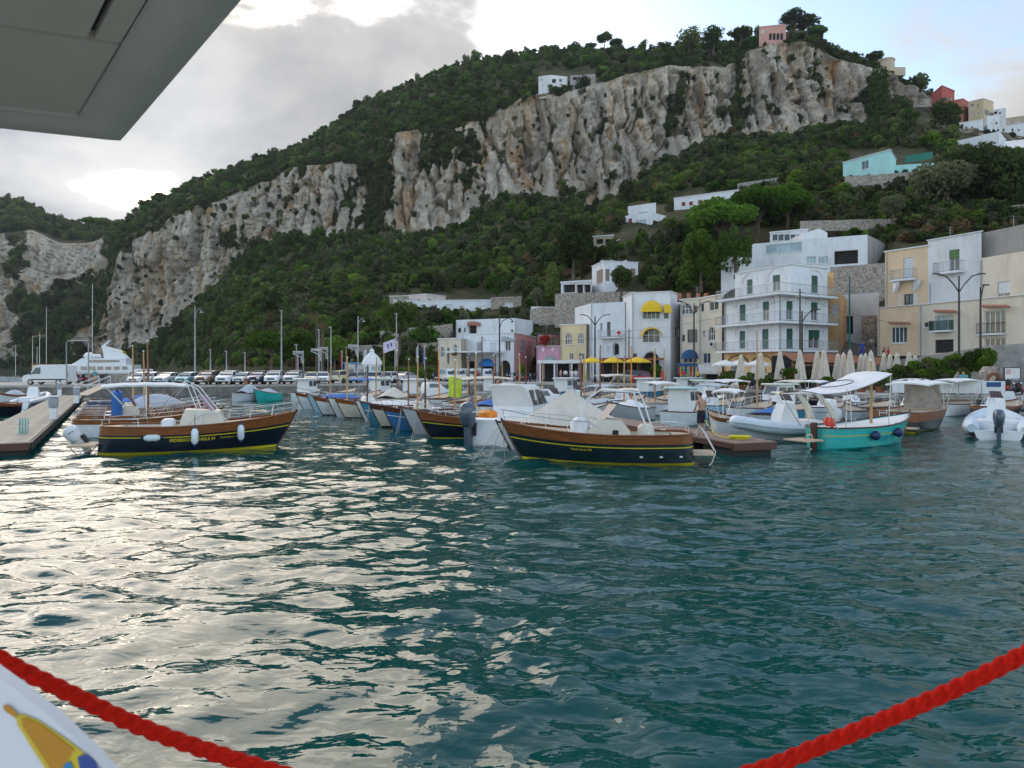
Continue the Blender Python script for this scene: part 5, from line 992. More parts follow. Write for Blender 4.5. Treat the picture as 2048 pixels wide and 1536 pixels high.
# the row of gozzi moored bows out, centre left
G = 'wooden gozzi moored bows out in a row'
DIRB = Vector((-.867, -.5)); SP = []
rowdef = [(606, 818, H_WHITE, WOOD, 'white gozzo with brown gunwale, farthest boat of the bow row', 3.6, None, 5.6), (628, 823, H_SKY, None, 'small pale blue gozzo second from the far end of the bow row', None, None, 5.0), (645, 831, H_WHITE, WOOD, 'white gozzo with dark bottom, third from the far end of the bow row', 3.9, H_NAVY, 6.0), (672, 833, H_WHITE, None, 'plain white gozzo, fourth from the far end of the bow row', 3.4, None, 5.6), (690, 837, H_CREAM, WOOD, 'cream gozzo with thin brown gunwale, mid bow row', 3.9, H_BLACK, 6.2), (728, 842, H_WHITE, None, 'white gozzo wedged behind the teal one in the bow row', None, None, 5.6), (742, 848, H_TEAL, None, 'teal blue gozzo with pale stripe in the bow row', 3.7, None, 6.0), (762, 855, H_CREAM, WOODD, 'cream gozzo with dark brown sheer plank in the bow row', 3.8, H_BLACK, 6.4), (788, 861, H_BLUE, WOODD, 'bright blue gozzo with brown plank in the bow row', 3.7, None, 6.2), (826, 866, H_GREY, None, 'pale grey gozzo beside the navy one in the bow row', 3.6, None, 6.0), (862, 879, H_NAVY, WOOD, 'navy gozzo with yellow waterline, nearest boat of the bow row', 3.9, YELP, 6.8)]
mcols = [WOODL, WOOD, WOODL, WOODD, WOODL]
for i, (px, py, hc, pk, lab, mh, bt, L) in enumerate(rowdef):
    b = Vector(W2(px, py)); bow = b + DIRB * L * .10; st = b - DIRB * L * .9
    o, h = gozzo(lab, st, bow, 1.95 + .06 * (i % 3), hc, bt, (FRW if hc in (H_BLUE, H_TEAL) else YELP if i == 10 else None), pk, (TEAK if i % 2 else CANVW), (GELW if i % 3 else GELC), G, mast=mh, mastmat=mcols[i % 5], mastu=.52 + .05 * (i % 3), rail=(i in (0, 7, 10)), cover=((CANVB, .35) if i == 0 else (CANVW, .3) if i == 4 else None), coveru=(.1, .75), console=(i in (2, 6, 9)), lines=2 if i in (4, 7, 9, 10) else 1, fb=(.8, .76, 1.28), plankq=.80 if i != 10 else .72, stripeq=.62, fend=((.6, 1, 'v'),) if i in (3, 8) else ())
# boats on the far side of the same pontoon
G2 = 'boats moored behind the bow row'
sec = [(-9.5, 58.5, H_WHITE, 'white motor launch with raked cabin behind the cream gozzo', 3.9, 'cabin'), (-6.6, 53.2, H_WHITE, 'white gozzo under a lime green folded cover', 4.0, 'lime'), (-4.3, 48.6, H_GREY, 'grey gozzo with cream sun canopy behind the blue one', 4.2, 'canopy'), (-2.6, 45.0, H_WHITE, 'white gozzo with two varnished masts in the second row', 4.1, None), (-.9, 41.6, H_SKY, 'pale blue gozzo with white cuddy in the second row', None, 'cabin'), (.9, 38.4, H_WHITE, 'white gozzo with grey tarpaulin beside the man in a white shirt', 3.8, 'tarp')]
for i, (X, Y, hc, lab, mh, kd) in enumerate(sec):
    st = Vector((X, Y)); bow = st - DIRB * 5.8
    o, h = gozzo(lab, st, bow, 2.0, hc, None, H_NAVY if i % 2 else None, (WOOD if i % 2 == 0 else None), TEAK, GELW, G2, mast=mh, mastmat=mcols[(i + 1) % 5], bimini=((CANV, .1, .8, 2.5) if kd == 'canopy' else None), cover=((CANVG, .5) if kd == 'tarp' else None), fb=(.8, .76, 1.2), plankq=.82, console=(i == 3))
    if kd == 'lime': MB().rbox(.4 * h.L, .4 * h.L + .25, -1.0, 1.0, .9, 2.5, .05).build('folded_cover', LIME, o)
    if kd == 'cabin':
        L = h.L; c_ = MB().loft([[(L * .38, -.7, .7), (L * .85, -.35, .8), (L * .85, .35, .8), (L * .38, .7, .7)], [(L * .38, -.68, 1.5), (L * .68, -.5, 1.45), (L * .68, .5, 1.45), (L * .38, .68, 1.5)], [(L * .40, -.6, 1.95), (L * .58, -.5, 1.9), (L * .58, .5, 1.9), (L * .40, .6, 1.95)]]).build('cabin', GELW, o, True, 30)
        for sd in (1, -1): MB().add([(L * .42, sd * .69, 1.5), (L * .60, sd * .575, 1.5), (L * .56, sd * .55, 1.82), (L * .43, sd * .645, 1.84)], [(0,1,2,3)]).build('cabin_window', GLASS, c_)
        MB().add([(L * .672, -.42, 1.5), (L * .672, .42, 1.5), (L * .598, .42, 1.84), (L * .598, -.42, 1.84)], [(0,1,2,3)]).build('windscreen', GLASS, c_)
# stern-to boats along the left pontoon, behind the navy gozzo
G3 = 'gozzi moored stern-to along the left pontoon'
pd = Vector((-24.2, 42.3)).normalized(); pn = Vector((.87, .5)); p0 = Vector((-18.0, 25.7))
lst = [(6.5, H_WHITE, 'white gozzo with brown gunwale next beyond the navy gozzo', (CANVW, .18, .75, 2.45), None), (9.6, H_CREAM, 'cream gozzo with folded blue canopy beyond the white awning boat', None, 'blue'), (12.6, H_WHITE, 'white gozzo with red gunwale in the middle of the left cluster', None, None), (15.8, H_WHITE, 'white gozzo under a grey tent cover in the left cluster', None, 'tent'), (19.5, H_SKY, 'pale blue gozzo far back in the left cluster', None, None), (24.0, H_BLUE, 'blue and white launch at the far end of the left cluster', None, 'blueboat'), (29.5, H_WHITE, 'small white boat lying closest to the car park wall', None, None)]
for i, (dd, hc, lab, bim, kd) in enumerate(lst):
    st = p0 + pd * dd + pn * 1.1; o, h = gozzo(lab, st, st + pn * (6.4 if i < 4 else 5.4), 2.1, hc, None, REDF if i == 2 else None, WOOD if i in (0, 1, 3) else M('red_plank', (.34, .04, .03), .4) if i == 2 else None, TEAK, GELC, G3, rail=(i < 3), bimini=bim, cover=((CANVG, .75) if kd == 'tent' else (CANVB, .4) if kd == 'blueboat' else None), coveru=(.35, .9), mast=(4.6 if i in (1, 4) else 4.2 if i == 3 else None), mastmat=WOOD if i == 1 else WOODL, mastu=.5, fb=(.85, .8, 1.2), plankq=.78, console=(i in (1, 2)))
    if kd == 'blue': MB().rbox(.24 * h.L, .24 * h.L + .5, -.8, .8, .75, 2.1, .15).build('folded_canopy', CANVB, o, True)
for px, py, px2, py2, hc, lab, kw in [(1338, 852, 1400, 846, H_WHITE, 'white pilot house boat left of the bare chested man', dict(kd='pilot')), (1490, 870, 1416, 866, H_WHITE, 'white gozzo with broad varnished plank right of the bare chested man', dict(plank=WOOD, bimini=(CANVW, .1, .75, 2.15), fb=(.85, .8, 1.15))), (1300, 838, 1215, 842, H_GREY, 'grey white open boat with a wrapped sail behind the green gozzo', dict(cover=(CANVW, .45), mast=4.0, mastmat=WOODL)),
    (1165, 822, 1230, 812, H_SKY, 'pale blue fishing boat with grey folding top', dict(bimini=(CANVG, .3, .8, 1.8))), (1188, 806, 1262, 800, H_TEAL, 'teal fishing boat under a cream cloth awning', dict(bimini=(CANV, .1, .8, 2.5), mast=4.4, mastmat=WOODL)), (1262, 800, 1335, 796, H_TEAL, 'teal fishing boat with white wheelhouse beside the cream awning boat', dict(kd='pilot', mast=4.6)),
    (1335, 798, 1425, 794, H_WHITE, 'white cabin launch with pale green roof below the clothes stall', dict(kd='pilot')), (1432, 812, 1378, 806, H_WHITE, 'white cabin launch with cream sides behind the bare chested man', dict(kd='pilot')), (1425, 826, 1490, 822, H_GREY, 'grey boat under a striped white awning', dict(bimini=(CANVW, .05, .85, 2.3))), (1600, 828, 1508, 832, H_WHITE, 'white cabin cruiser with pale blue roof below the flower pots', dict(kd='pilot', plank=WOODD)),
    (1625, 840, 1700, 836, H_WHITE, 'white boat with navy band behind the inflatable boat', dict(stripe=H_NAVY, console=True)), (1700, 840, 1790, 832, H_WHITE, 'white gozzo with dark brown plank behind the turquoise awning', dict(plank=WOODD, rail=True)), (1850, 852, 1782, 846, H_WHITE, 'white open boat with console right of the turquoise gozzo', dict(console=True, rail=True)), (960, 812, 1030, 806, H_SKY, 'pale blue skiff behind the man in a white shirt', dict(mast=3.8)), (900, 826, 960, 818, H_WHITE, 'white gozzo with navy rubbing strip left of the man in a white shirt', dict(stripe=H_NAVY, mast=4.2, mastmat=WOODD)), (1040, 806, 1110, 800, H_WHITE, 'white fishing boat with yellow deck gear behind the cabin cruiser', dict(mast=4.0, mastmat=WOODL)), (1100, 800, 1168, 794, H_BLUE, 'blue fishing boat moored below the white pergola', dict(kd='pilot')),
    (1150, 836, 1108, 828, H_GREY, 'grey dinghy tucked behind the tarpaulin boat', dict(cover=(CANVG, .3))), (1130, 812, 1190, 806, H_WHITE, 'white day boat with steel rails left of the cream awning boat', dict(rail=True, console=True, mast=4.5, mastmat=WOODL)), (1215, 822, 1290, 816, H_WHITE, 'white gozzo with an ochre mast below the red car', dict(mast=4.9, mastmat=ORNG, console=True)), (1290, 822, 1350, 814, H_CREAM, 'cream boat loaded with rope behind the pilot house boat', dict(mast=4.7, mastmat=WOODL)), (1470, 842, 1540, 836, H_WHITE, 'white sloop with a tall pale mast right of the striped awning', dict(mast=5.6, mastmat=WOODL, rail=True)), (1545, 846, 1610, 842, H_TEAL, 'dark teal workboat behind the inflatable console', dict(console=True)), (1660, 822, 1590, 818, H_NAVY, 'navy boat moored below the closed parasols', dict(bimini=(CANVW, .1, .7, 2.2))), (1790, 822, 1870, 818, H_WHITE, 'white launch with steel frame below the white hoarding', dict(rail=True, bimini=(CANVW, .2, .7, 2.3))), (1960, 838, 2040, 832, H_BLACK, 'black launch with grey windscreen near the right edge', dict(plank=WOOD, console=True, rail=True)), (880, 808, 940, 802, H_WHITE, 'white gozzo with an orange boom in the far middle of the harbour', dict(mast=4.2, mastmat=WOODL, bimini=(CANV, .1, .8, 2.4))), (985, 822, 1040, 814, H_GREY, 'pale grey skiff with folded sun top beyond the cabin cruiser', dict(bimini=(CANVW, .2, .7, 1.9))), (800, 806, 860, 800, H_WHITE, 'white launch with a low cabin in front of the tan tarpaulin', dict(kd='pilot')),
    (1010, 838, 1075, 828, H_CREAM, 'cream launch with a furled awning just behind the cabin cruiser', dict(bimini=(CANV, .2, .8, 2.0), mast=3.9, mastmat=WOODD)), (1080, 826, 1150, 818, H_TEAL, 'teal skiff with steel hoop left of the grey folding top', dict(rail=True, console=True)), (1345, 832, 1290, 824, H_WHITE, 'white launch with a cream canopy left of the pilot house boat', dict(bimini=(CANVW, .15, .75, 2.2), mast=4.6, mastmat=WOODL)), (1235, 832, 1180, 826, H_WHITE, 'white sloop with wooden boom behind the green gozzo arch', dict(mast=4.8, mastmat=WOOD, cover=(CANVG, .35))), (1400, 836, 1455, 830, H_SKY, 'pale blue launch right behind the bare chested man', dict(console=True, bimini=(CANVG, .2, .7, 2.1))), (1380, 820, 1450, 815, H_NAVY, 'navy launch with white tonneau in the middle harbour', dict(cover=(CANVW, .35))), (1520, 860, 1575, 852, H_GREY, 'grey dinghy between the jetty and the inflatable boat', dict(cover=(CANVB, .3))), (1555, 822, 1625, 816, H_WHITE, 'white launch with steel arch below the terracotta pots', dict(bimini=(CANV, .2, .7, 2.2), rail=True)), (1730, 828, 1660, 822, H_WHITE, 'white sports boat with raked screen below the hedge', dict(console=True, stripe=H_NAVY)), (1880, 832, 1945, 826, H_WHITE, 'white launch under a long white awning beside the hoarding', dict(bimini=(CANVW, .1, .9, 2.4))), (1740, 850, 1690, 846, H_GREY, 'grey tender behind the turquoise gozzo', dict()), (955, 838, 1005, 830, H_WHITE, 'white gozzo with navy tarpaulin left of the cabin cruiser', dict(cover=(CANVB, .35), mast=4.0, mastmat=WOOD)), (700, 812, 760, 806, H_WHITE, 'white launch with blue side panels near the car park steps', dict(bimini=(CANVB, .2, .7, 2.2))), (760, 818, 815, 810, H_CREAM, 'cream gozzo with a tan tarpaulin in the far second row', dict(cover=(CANV, .8), mast=4.6, mastmat=WOOD)), (840, 818, 900, 812, H_WHITE, 'white gozzo with an orange spar in the far second row', dict(mast=4.8, mastmat=ORNG)),
    (470, 803, 532, 800, H_GREY, 'grey boat under a tent cover against the car park wall', dict(cover=(CANVG, .8))), (560, 801, 508, 803, H_TURQ, 'turquoise and grey boat under the car park wall', dict(cover=(CANVG, .4))), (590, 802, 640, 799, H_WHITE, 'white launch with brown cabin side by the car park wall', dict(kd='pilot')), (660, 801, 712, 798, H_WHITE, 'white boat with tall mast by the car park steps', dict(mast=5.2, mastmat=WOODL)), (730, 801, 790, 797, H_WHITE, 'white cuddy boat below the rear row of cars', dict(kd='pilot', mast=5.0)), (820, 800, 870, 796, H_CREAM, 'cream boat with a tan tarpaulin below the white kiosk', dict(cover=(CANV, .9), mast=5.4, mastmat=WOOD)), (880, 798, 940, 795, H_BLUE, 'blue boat with folded cover below the minibus', dict(cover=(CANVB, .4), mast=4.8, mastmat=WOODL)), (960, 798, 1015, 795, H_WHITE, 'white fishing boat below the arcade', dict(kd='pilot')),
    (28, 828, -60, 836, H_NAVY, 'navy gozzo stern at the far left edge', dict(plank=WOOD, mast=3.0)), (62, 806, -10, 808, H_WHITE, 'varnished topped launch at the far left beyond the inflatable', dict(plank=WOOD, cover=(CANVG, .4)))]:
    kd = kw.pop('kd', None); kw.setdefault('plank', None); kw.setdefault('fb', (.8, .76, 1.15))
    o, h = gozzo(lab, W2(px, py), W2(px2, py2), 2.1, hc, kw.pop('boot', None), kw.pop('stripe', None), deck=TEAK, liner=GELW, group='small boats moored in the inner harbour', plankq=.8, **kw)
    if kd == 'pilot':
        L = h.L; a, b = .3 * L, .62 * L; c_ = MB().loft([[(a, -.72, .5), (b + .35, -.6, .5), (b + .35, .6, .5), (a, .72, .5)], [(a, -.72, 1.35), (b + .25, -.6, 1.35), (b + .25, .6, 1.35), (a, .72, 1.35)], [(a, -.66, 2.05), (b, -.56, 2.05), (b, .56, 2.05), (a, .66, 2.05)]]).build('wheelhouse', GELW, o, True, 30)
        MB().rbox(a - .35, b + .2, -.82, .82, 2.05, 2.15, .04).build('wheelhouse_roof', M('roof_pale_%d' % (px % 3), ((.40, .60, .62), (.55, .64, .55), (.70, .72, .72))[px % 3], .5), c_, True)
        for sd in (1, -1):
            for k in range(2): x0 = a + .15 + k * (b - a) * .5; x1 = x0 + (b - a) * .38; MB().add([(x0, sd * .735, 1.4), (x1, sd * .70, 1.4), (x1 - .03, sd * .685, 1.9), (x0, sd * .715, 1.9)], [(0,1,2,3)]).build('cabin_window', GLASS, c_)
        MB().add([(b + .262, -.5, 1.4), (b + .262, .5, 1.4), (b + .05, .48, 1.95), (b + .05, -.48, 1.95)], [(0,1,2,3)]).build('windscreen', GLASS, c_)
# white cabin cruiser seen from astern
o = thing('cabin_cruiser', 'white cabin cruiser with raked windows and grey outboard, stern towards us', 'boat'); L = place(o, (-1.0, 29.0), (1.9, 35.2)); h = Hull(L, 2.5, (.95, .95, 1.45), .13, .92, .4, .3)
h.band(-1, 1, nq=7).build('hull', GELW, o, True); h.sheet(.0, .99).build('deck', GELW, o, True)
c_ = MB().loft([[(L * .34, -1.0, .9), (L * .86, -.45, 1.2), (L * .86, .45, 1.2), (L * .34, 1.0, .9)], [(L * .36, -1.0, 1.5), (L * .74, -.7, 1.55), (L * .74, .7, 1.55), (L * .36, 1.0, 1.5)], [(L * .28, -.85, 2.35), (L * .52, -.78, 2.38), (L * .52, .78, 2.38), (L * .28, .85, 2.35)], [(L * .26, -.7, 2.46), (L * .5, -.65, 2.48), (L * .5, .65, 2.48), (L * .26, .7, 2.46)]]).build('cabin', GELW, o, True, 28)
for sd in (1, -1):
    for x0, x1, x2, x3 in ((.37, .46, .42, .33), (.48, .58, .51, .435), (.60, .69, .545, .525)):
        MB().add([(L * x0, sd * (1.01 - (x0 - .36) * .79 + .005), 1.55), (L * x1, sd * (1.01 - (x1 - .36) * .79 + .005), 1.56), (L * x2, sd * .832, 2.25), (L * x3, sd * .862, 2.25)], [(0,1,2,3)]).build('cabin_window', GLASS, c_)
MB().rbox(-.02, .5, -.95, .95, .9, 1.12, .06).build('stern_locker', GELW, o, True); MB().rbox(.5, 1.2, .1, .8, 1.1, 1.42, .12).build('orange_tub', ORNG, o, True)
outboard(o, -.15, .75, .78, OBG, 1.55, 0, 'YAMAHA', FRW)
lettering('MERRY', .12, FRD, o, lambda a, b: Vector((-.012, -a - .2, .62 + b)))
# tarpaulin-covered boat between cruiser and green gozzo
gozzo('boat under a peaked cream tarpaulin behind the bow of the green gozzo', (4.6, 28.6), (-.6, 27.6), 2.1, H_WHITE, None, None, None, GELW, GELW, cover=(CANV, 1.55), coveru=(.05, .95), fb=(.85, .8, 1.1), plankq=.8)
# inflatable boats
def rib(label, stern, bow, B, tube, mats, outb=None, arch=False, cover=False, group=None, text=None):
    o = thing('inflatable_boat', label, 'boat', group=group); L = place(o, stern, bow); r = B * .125; w = B / 2 - r; path = [(0, w, .5), (L * .3, w, .5), (L * .6, w * .97, .54), (L * .8, w * .75, .66), (L * .93, w * .38, .80), (L * .985, 0, .84)]
    full = path + [(x, -y, z) for x, y, z in path[-2::-1]]; fine = []
    for a, b in zip(full, full[1:]): fine += [tuple(Vector(a).lerp(Vector(b), k / 4)) for k in range(4)]
    fine.append(full[-1]); sm_ = [fine[0]] + [tuple((Vector(fine[i-1]) + Vector(fine[i]) * 2 + Vector(fine[i+1])) / 4) for i in range(1, len(fine) - 1)] + [fine[-1]]; n = len(sm_)
    MB().tube(sm_, [r * (.55 if i in (0, n - 1) else .9 if i in (1, n - 2) else 1) for i in range(n)], 14).build('inflatable_tube', tube, o, True, 60)
    MB().tube([tuple(Vector(p) + Vector((0, (1 if p[1] > 0 else -1 if p[1] < 0 else 0) * r * .98, 0)) + Vector((r * .9 * max(0, (p[0] / L - .7) / .3), 0, 0))) for p in sm_], .03, 5).build('rubbing_strake', CANVG, o, True)
    hl = Hull(L * .93, B * .72, (.42, .42, .75), .1, .95, .35, .35); hl.band(-1, 1, nq=5).build('hull', GELW, o, True); hl.sheet(.0, .98).build('deck', mats, o, True)
    x = L * .48; cb = MB().loft([[(x - .5, -.42, .4), (x + .5, -.42, .4), (x + .5, .42, .4), (x - .5, .42, .4)], [(x - .42, -.4, 1.1), (x + .42, -.36, 1.1), (x + .42, .36, 1.1), (x - .42, .4, 1.1)], [(x - .3, -.32, 1.6), (x + .18, -.3, 1.6), (x + .18, .3, 1.6), (x - .3, .32, 1.6)]]).build('console_cover' if cover else 'console', CANVW if cover else GELW, o, True, 40)
    MB().rbox(.15 * L, .3 * L, -w * .8, w * .8, .4, .85, .08).build('stern_seat', mats, o, True, 50)
    if arch:
        a_ = MB()
        for sd in (1, -1): a_.loft([[(xx + dx, sd * yy - .05, zz), (xx + dx, sd * yy + .05, zz), (xx - dx, sd * yy + .05, zz), (xx - dx, sd * yy - .05, zz)] for xx, yy, zz, dx in ((.05 * L, w * .9, .6, .2), (.13 * L, w * .85, 1.5, .16), (.24 * L, w * .8, 2.05, .13), (.30 * L, w * .8, 2.12, .1))])
        a_.rbox(.22 * L, .52 * L, -w * .85, w * .85, 2.06, 2.14, .03); a_.build('roll_bar', GELC, o, True, 50)
    if outb: outboard(o, -.1, 0, .62, outb, 1.15, 0, text)
    return o
rib('white inflatable boat with cream roll bar and wrapped console beside the jetty', (14.8, 32.3), (9.9, 30.9), 2.3, M('tube_white', (.66, .72, .76), .45, var=.05), CANVW, OBW, True, True)
rib('white inflatable with grey outboard at the right edge, stern towards us', (21.8, 31.0), (25.4, 36.5), 2.7, M('tube_pale', (.58, .66, .72), .45, var=.05), VINYL, OBG, False, False, None, 'YAMAHA')
rib('small white inflatable left of the long pontoon', W2(40, 818), W2(93, 806), 1.7, M('tube_grey', (.5, .55, .6), .5, var=.08), VINYL)
rib('dark grey inflatable at the right edge behind the white one', W2(2060, 830), W2(1965, 828), 2.0, M('tube_dark', (.12, .14, .17), .5, var=.08), CANVG)
# brown sports launch with clear cockpit tent
o, h = gozzo('brown and black launch with a clear cockpit tent at the right', (19.3, 34.9), (24.4, 39.6), 2.5, H_BLACK, YELP, None, WOOD, TEAK, GELC, plankq=.55, name='motor_launch', fb=(1.0, 1.0, 1.3), tr=.92, bimini=(CANVW, .25, .85, 2.45))
L = h.L; MB().sheet([[(.62 * L, .95 * math.cos(a), 1.0 + 0 * k) if k == 0 else (.58 * L, .85 * math.cos(a), 2.4) for a in [i * math.pi / 8 for i in range(9)]] for k in (0, 1)]).build('clear_tent', M('clear_vinyl', (.40, .37, .34), .25, var=.3), o, True)
MB().rbox(-.75, .0, -1.15, 1.15, .22, .3, .03).build('bathing_platform', TEAK, o); r = MB()
for yy in (.35, .7): r.tube([(-.06, yy, .3), (-.06, yy, 1.05)], .02, 5)
for k in range(4): r.box(-.09, -.04, .35, .7, .38 + k * .18, .42 + k * .18)
r.build('boarding_ladder', FRW, o)
# motor yacht beyond the pier
o = thing('motor_yacht', 'white motor yacht with a swept funnel mast beyond the pier', 'yacht'); L = place(o, (PX(300, 150), 150), (PX(112, 150), 146)); o.scale = (1, 1, .8); h = Hull(L, 6, (2.6, 2.6, 3.6), .13, .85, 1, .4); h.band(-.6, 1, nq=5).build('hull', GELW, o, True); h.sheet(0, .99).build('deck', TEAK, o, True)
for x0, x1, w, z0, z1, nm in ((.12, .72, 2.4, 2.6, 4.6, 'saloon'), (.2, .62, 2.0, 4.6, 6.3, 'upper_deck')):
    k_ = MB().loft([[(L * x0, -w, z0), (L * x1 + 2, -w * .8, z0), (L * x1 + 2, w * .8, z0), (L * x0, w, z0)], [(L * x0, -w, z1), (L * x1, -w * .8, z1), (L * x1, w * .8, z1), (L * x0, w, z1)]]).build(nm, GELW, o, True, 30)
    for q in range(6):
        a = L * (x0 + .06 + (x1 - x0 - .14) * q / 6); MB().box(a, a + L * .05, w * .93, w * 1.004, z0 + .7, z1 - .45).build('window', GLASS, k_)
MB().loft([[(L * .2, -.9, 6.2), (L * .42, -.9, 6.2), (L * .42, .9, 6.2), (L * .2, .9, 6.2)], [(L * .27, -.7, 8.4), (L * .44, -.7, 8.4), (L * .44, .7, 8.4), (L * .27, .7, 8.4)], [(L * .425, -.25, 9.6), (L * .46, -.25, 9.6), (L * .46, .25, 9.6), (L * .425, .25, 9.6)], [(L * .37, -.1, 11.2), (L * .38, -.1, 11.2), (L * .38, .1, 11.2), (L * .37, .1, 11.2)]]).build('funnel_mast', GELW, o, True, 40)
MB().box(L * .245, L * .36, -.72, .72, 7.7, 8.25).build('funnel_band', YELP, o)
for xx, rr_ in ((.58, 1.0), (.53, .6), (.49, .6)): MB().ball((L * xx, 0, 6.9), rr_, 12, 8).build('radar_dome', GELW, o, True)
for i, (px, Y, hgt) in enumerate(((62, 140, 9.5), (71, 150, 7.5), (76, 145, 10.5), (90, 160, 17), (28, 150, 8), (182, 140, 20))):
    st = Vector((PX(px, Y) + 4, Y + 1)); o, h = gozzo('white sailing yacht with bare mast behind the pier, %s from the left' % ('first second third fourth fifth sixth'.split()[(1, 2, 3, 4, 0, 5)[i]]), st, st + Vector((-9, -1)), 2.8, H_WHITE, None, H_NAVY, None, GELW, GELW, 'sailing yachts behind the pier', 'sailing_yacht', fb=(1.1, 1.0, 1.3), plankq=.85, mast=hgt, mastmat=STEEL, mastu=.45)
# pontoons
def pontoon(label, pts, z=.5, wid=2.2, mat=TEAK):
    a, b = Vector(pts[0]), Vector(pts[1]); d = (b - a); L = d.length; o = thing('pontoon', label, 'pontoon', (a.x, a.y, 0), math.atan2(d.y, d.x))
    n = int(L / 2.4); fl = MB()
    for k in range(n): fl.box(L * k / n + .15, L * (k + .8) / n, .1, wid - .1, -.3, z - .2)
    fl.build('float', BLK, o)
    fr = MB().box(0, L, -.04, .12, z - .22, z - .05); fr.box(0, L, wid - .12, wid + .04, z - .22, z - .05); fr.box(-.04, .1, 0, wid, z - .3, z - .04); fr.build('side_beam', WOODD, o)
    pm = MB().box(0, .198, 0, wid, z - .04, z).mesh('plank'); pm.materials.append(mat); rr_ = random.Random(4); np_ = int(L / .21)
    for k in range(min(np_, 240)):
        q = bpy.data.objects.new('plank', pm); col.objects.link(q); q.parent = o; q.location = (k * .21, 0, rr_.uniform(-.004, .004))
    ru = MB()
    for k in range(int(L / .9)): ru.box(k * .9 + .08, k * .9 + .8, -.10, -.045, z - .3, z - .03)
    ru.build('rubber_fendering', BLK, o)
    return o
GREYW = M('weathered_planks', (.40, .345, .27), .8, var=.3, scale=2.5, stretch=(3, .6, 1), bump=.3)
pontoon('long weathered timber pontoon on the left with white service pedestals', [(-17.96, 25.7), (-42.2, 68.0)], .5, 2.2, GREYW)
pontoon('timber jetty under the bare chested man', [(9.9, 25.95), (-1.2, 60.0)], .5, 1.9, M('jetty_planks', (.25, .17, .13), .7, var=.25, scale=2.5, stretch=(3, .6, 1), bump=.2))
pontoon('narrow pontoon behind the sterns of the bow row', [(2.6, 35.6), (-12.4, 61.5)], .45, 1.6, GREYW)
for k, (px, py) in enumerate(((107, 838), (153, 806), (119, 791))):
    Y = 2.8 * F / (py - HOR); o = thing('service_pedestal', ('nearest', 'middle', 'farthest')[k] + ' white and grey service pedestal on the left pontoon', 'pedestal', (PX(px, Y), Y, .5), .5, 'service pedestals on the pontoon')
    MB().rbox(-.17, .17, -.14, .14, 0, .62, .04).build('post', FRW, o, True); MB().rbox(-.22, .22, -.18, .18, .62, 1.18, .06).build('head', M('pedestal_grey', (.30, .33, .37), .5), o, True)
    for xx in (-.12, 0, .12):
        for zz in (.74, .92): MB().box(xx - .035, xx + .035, -.195, -.183, zz, zz + .09).build('socket', GREYSH, o)
    MB().rbox(-.24, .24, -.2, .2, 1.18, 1.24, .04).build('cap', FRW, o)
o = thing('gangway', 'sloping gangway with white handrails from the pier to the left pontoon', 'gangway', (-41.2, 66.2, .55), 0)
d = Vector((-3.2, 9.2, .75)); n_ = Vector((.94, .33, 0)); g = MB(); g.add([tuple(-n_ * .55), tuple(n_ * .55), tuple(n_ * .55 + d), tuple(-n_ * .55 + d)], [(0,1,2,3)]); g.build('walkway', TEAK, o)
for sd in (-1, 1):
    r = MB(); b_ = n_ * .55 * sd; r.tube([b_, b_ + Vector((0, 0, .95)), b_ + d + Vector((0, 0, .95)), b_ + d], .03, 6); r.tube([b_ + Vector((0, 0, .5)), b_ + d + Vector((0, 0, .5))], .02, 5); r.build('handrail', FRW, o, True)
o = thing('bottle_pack', 'shrink wrapped packs of green water bottles on the left pontoon', 'bottles', (-20.6, 28.9, .5), .5); bm_ = M('bottle_green', (.38, .52, .46), .15, spec=.7)
for i in range(4):
    for j in range(3):
        for k in range(2): MB().lathe([(.042, 0), (.042, .22), (.016, .29), (.016, .32)], 8, (i * .095, j * .095, k * .33)).build('bottle', bm_, o, True)
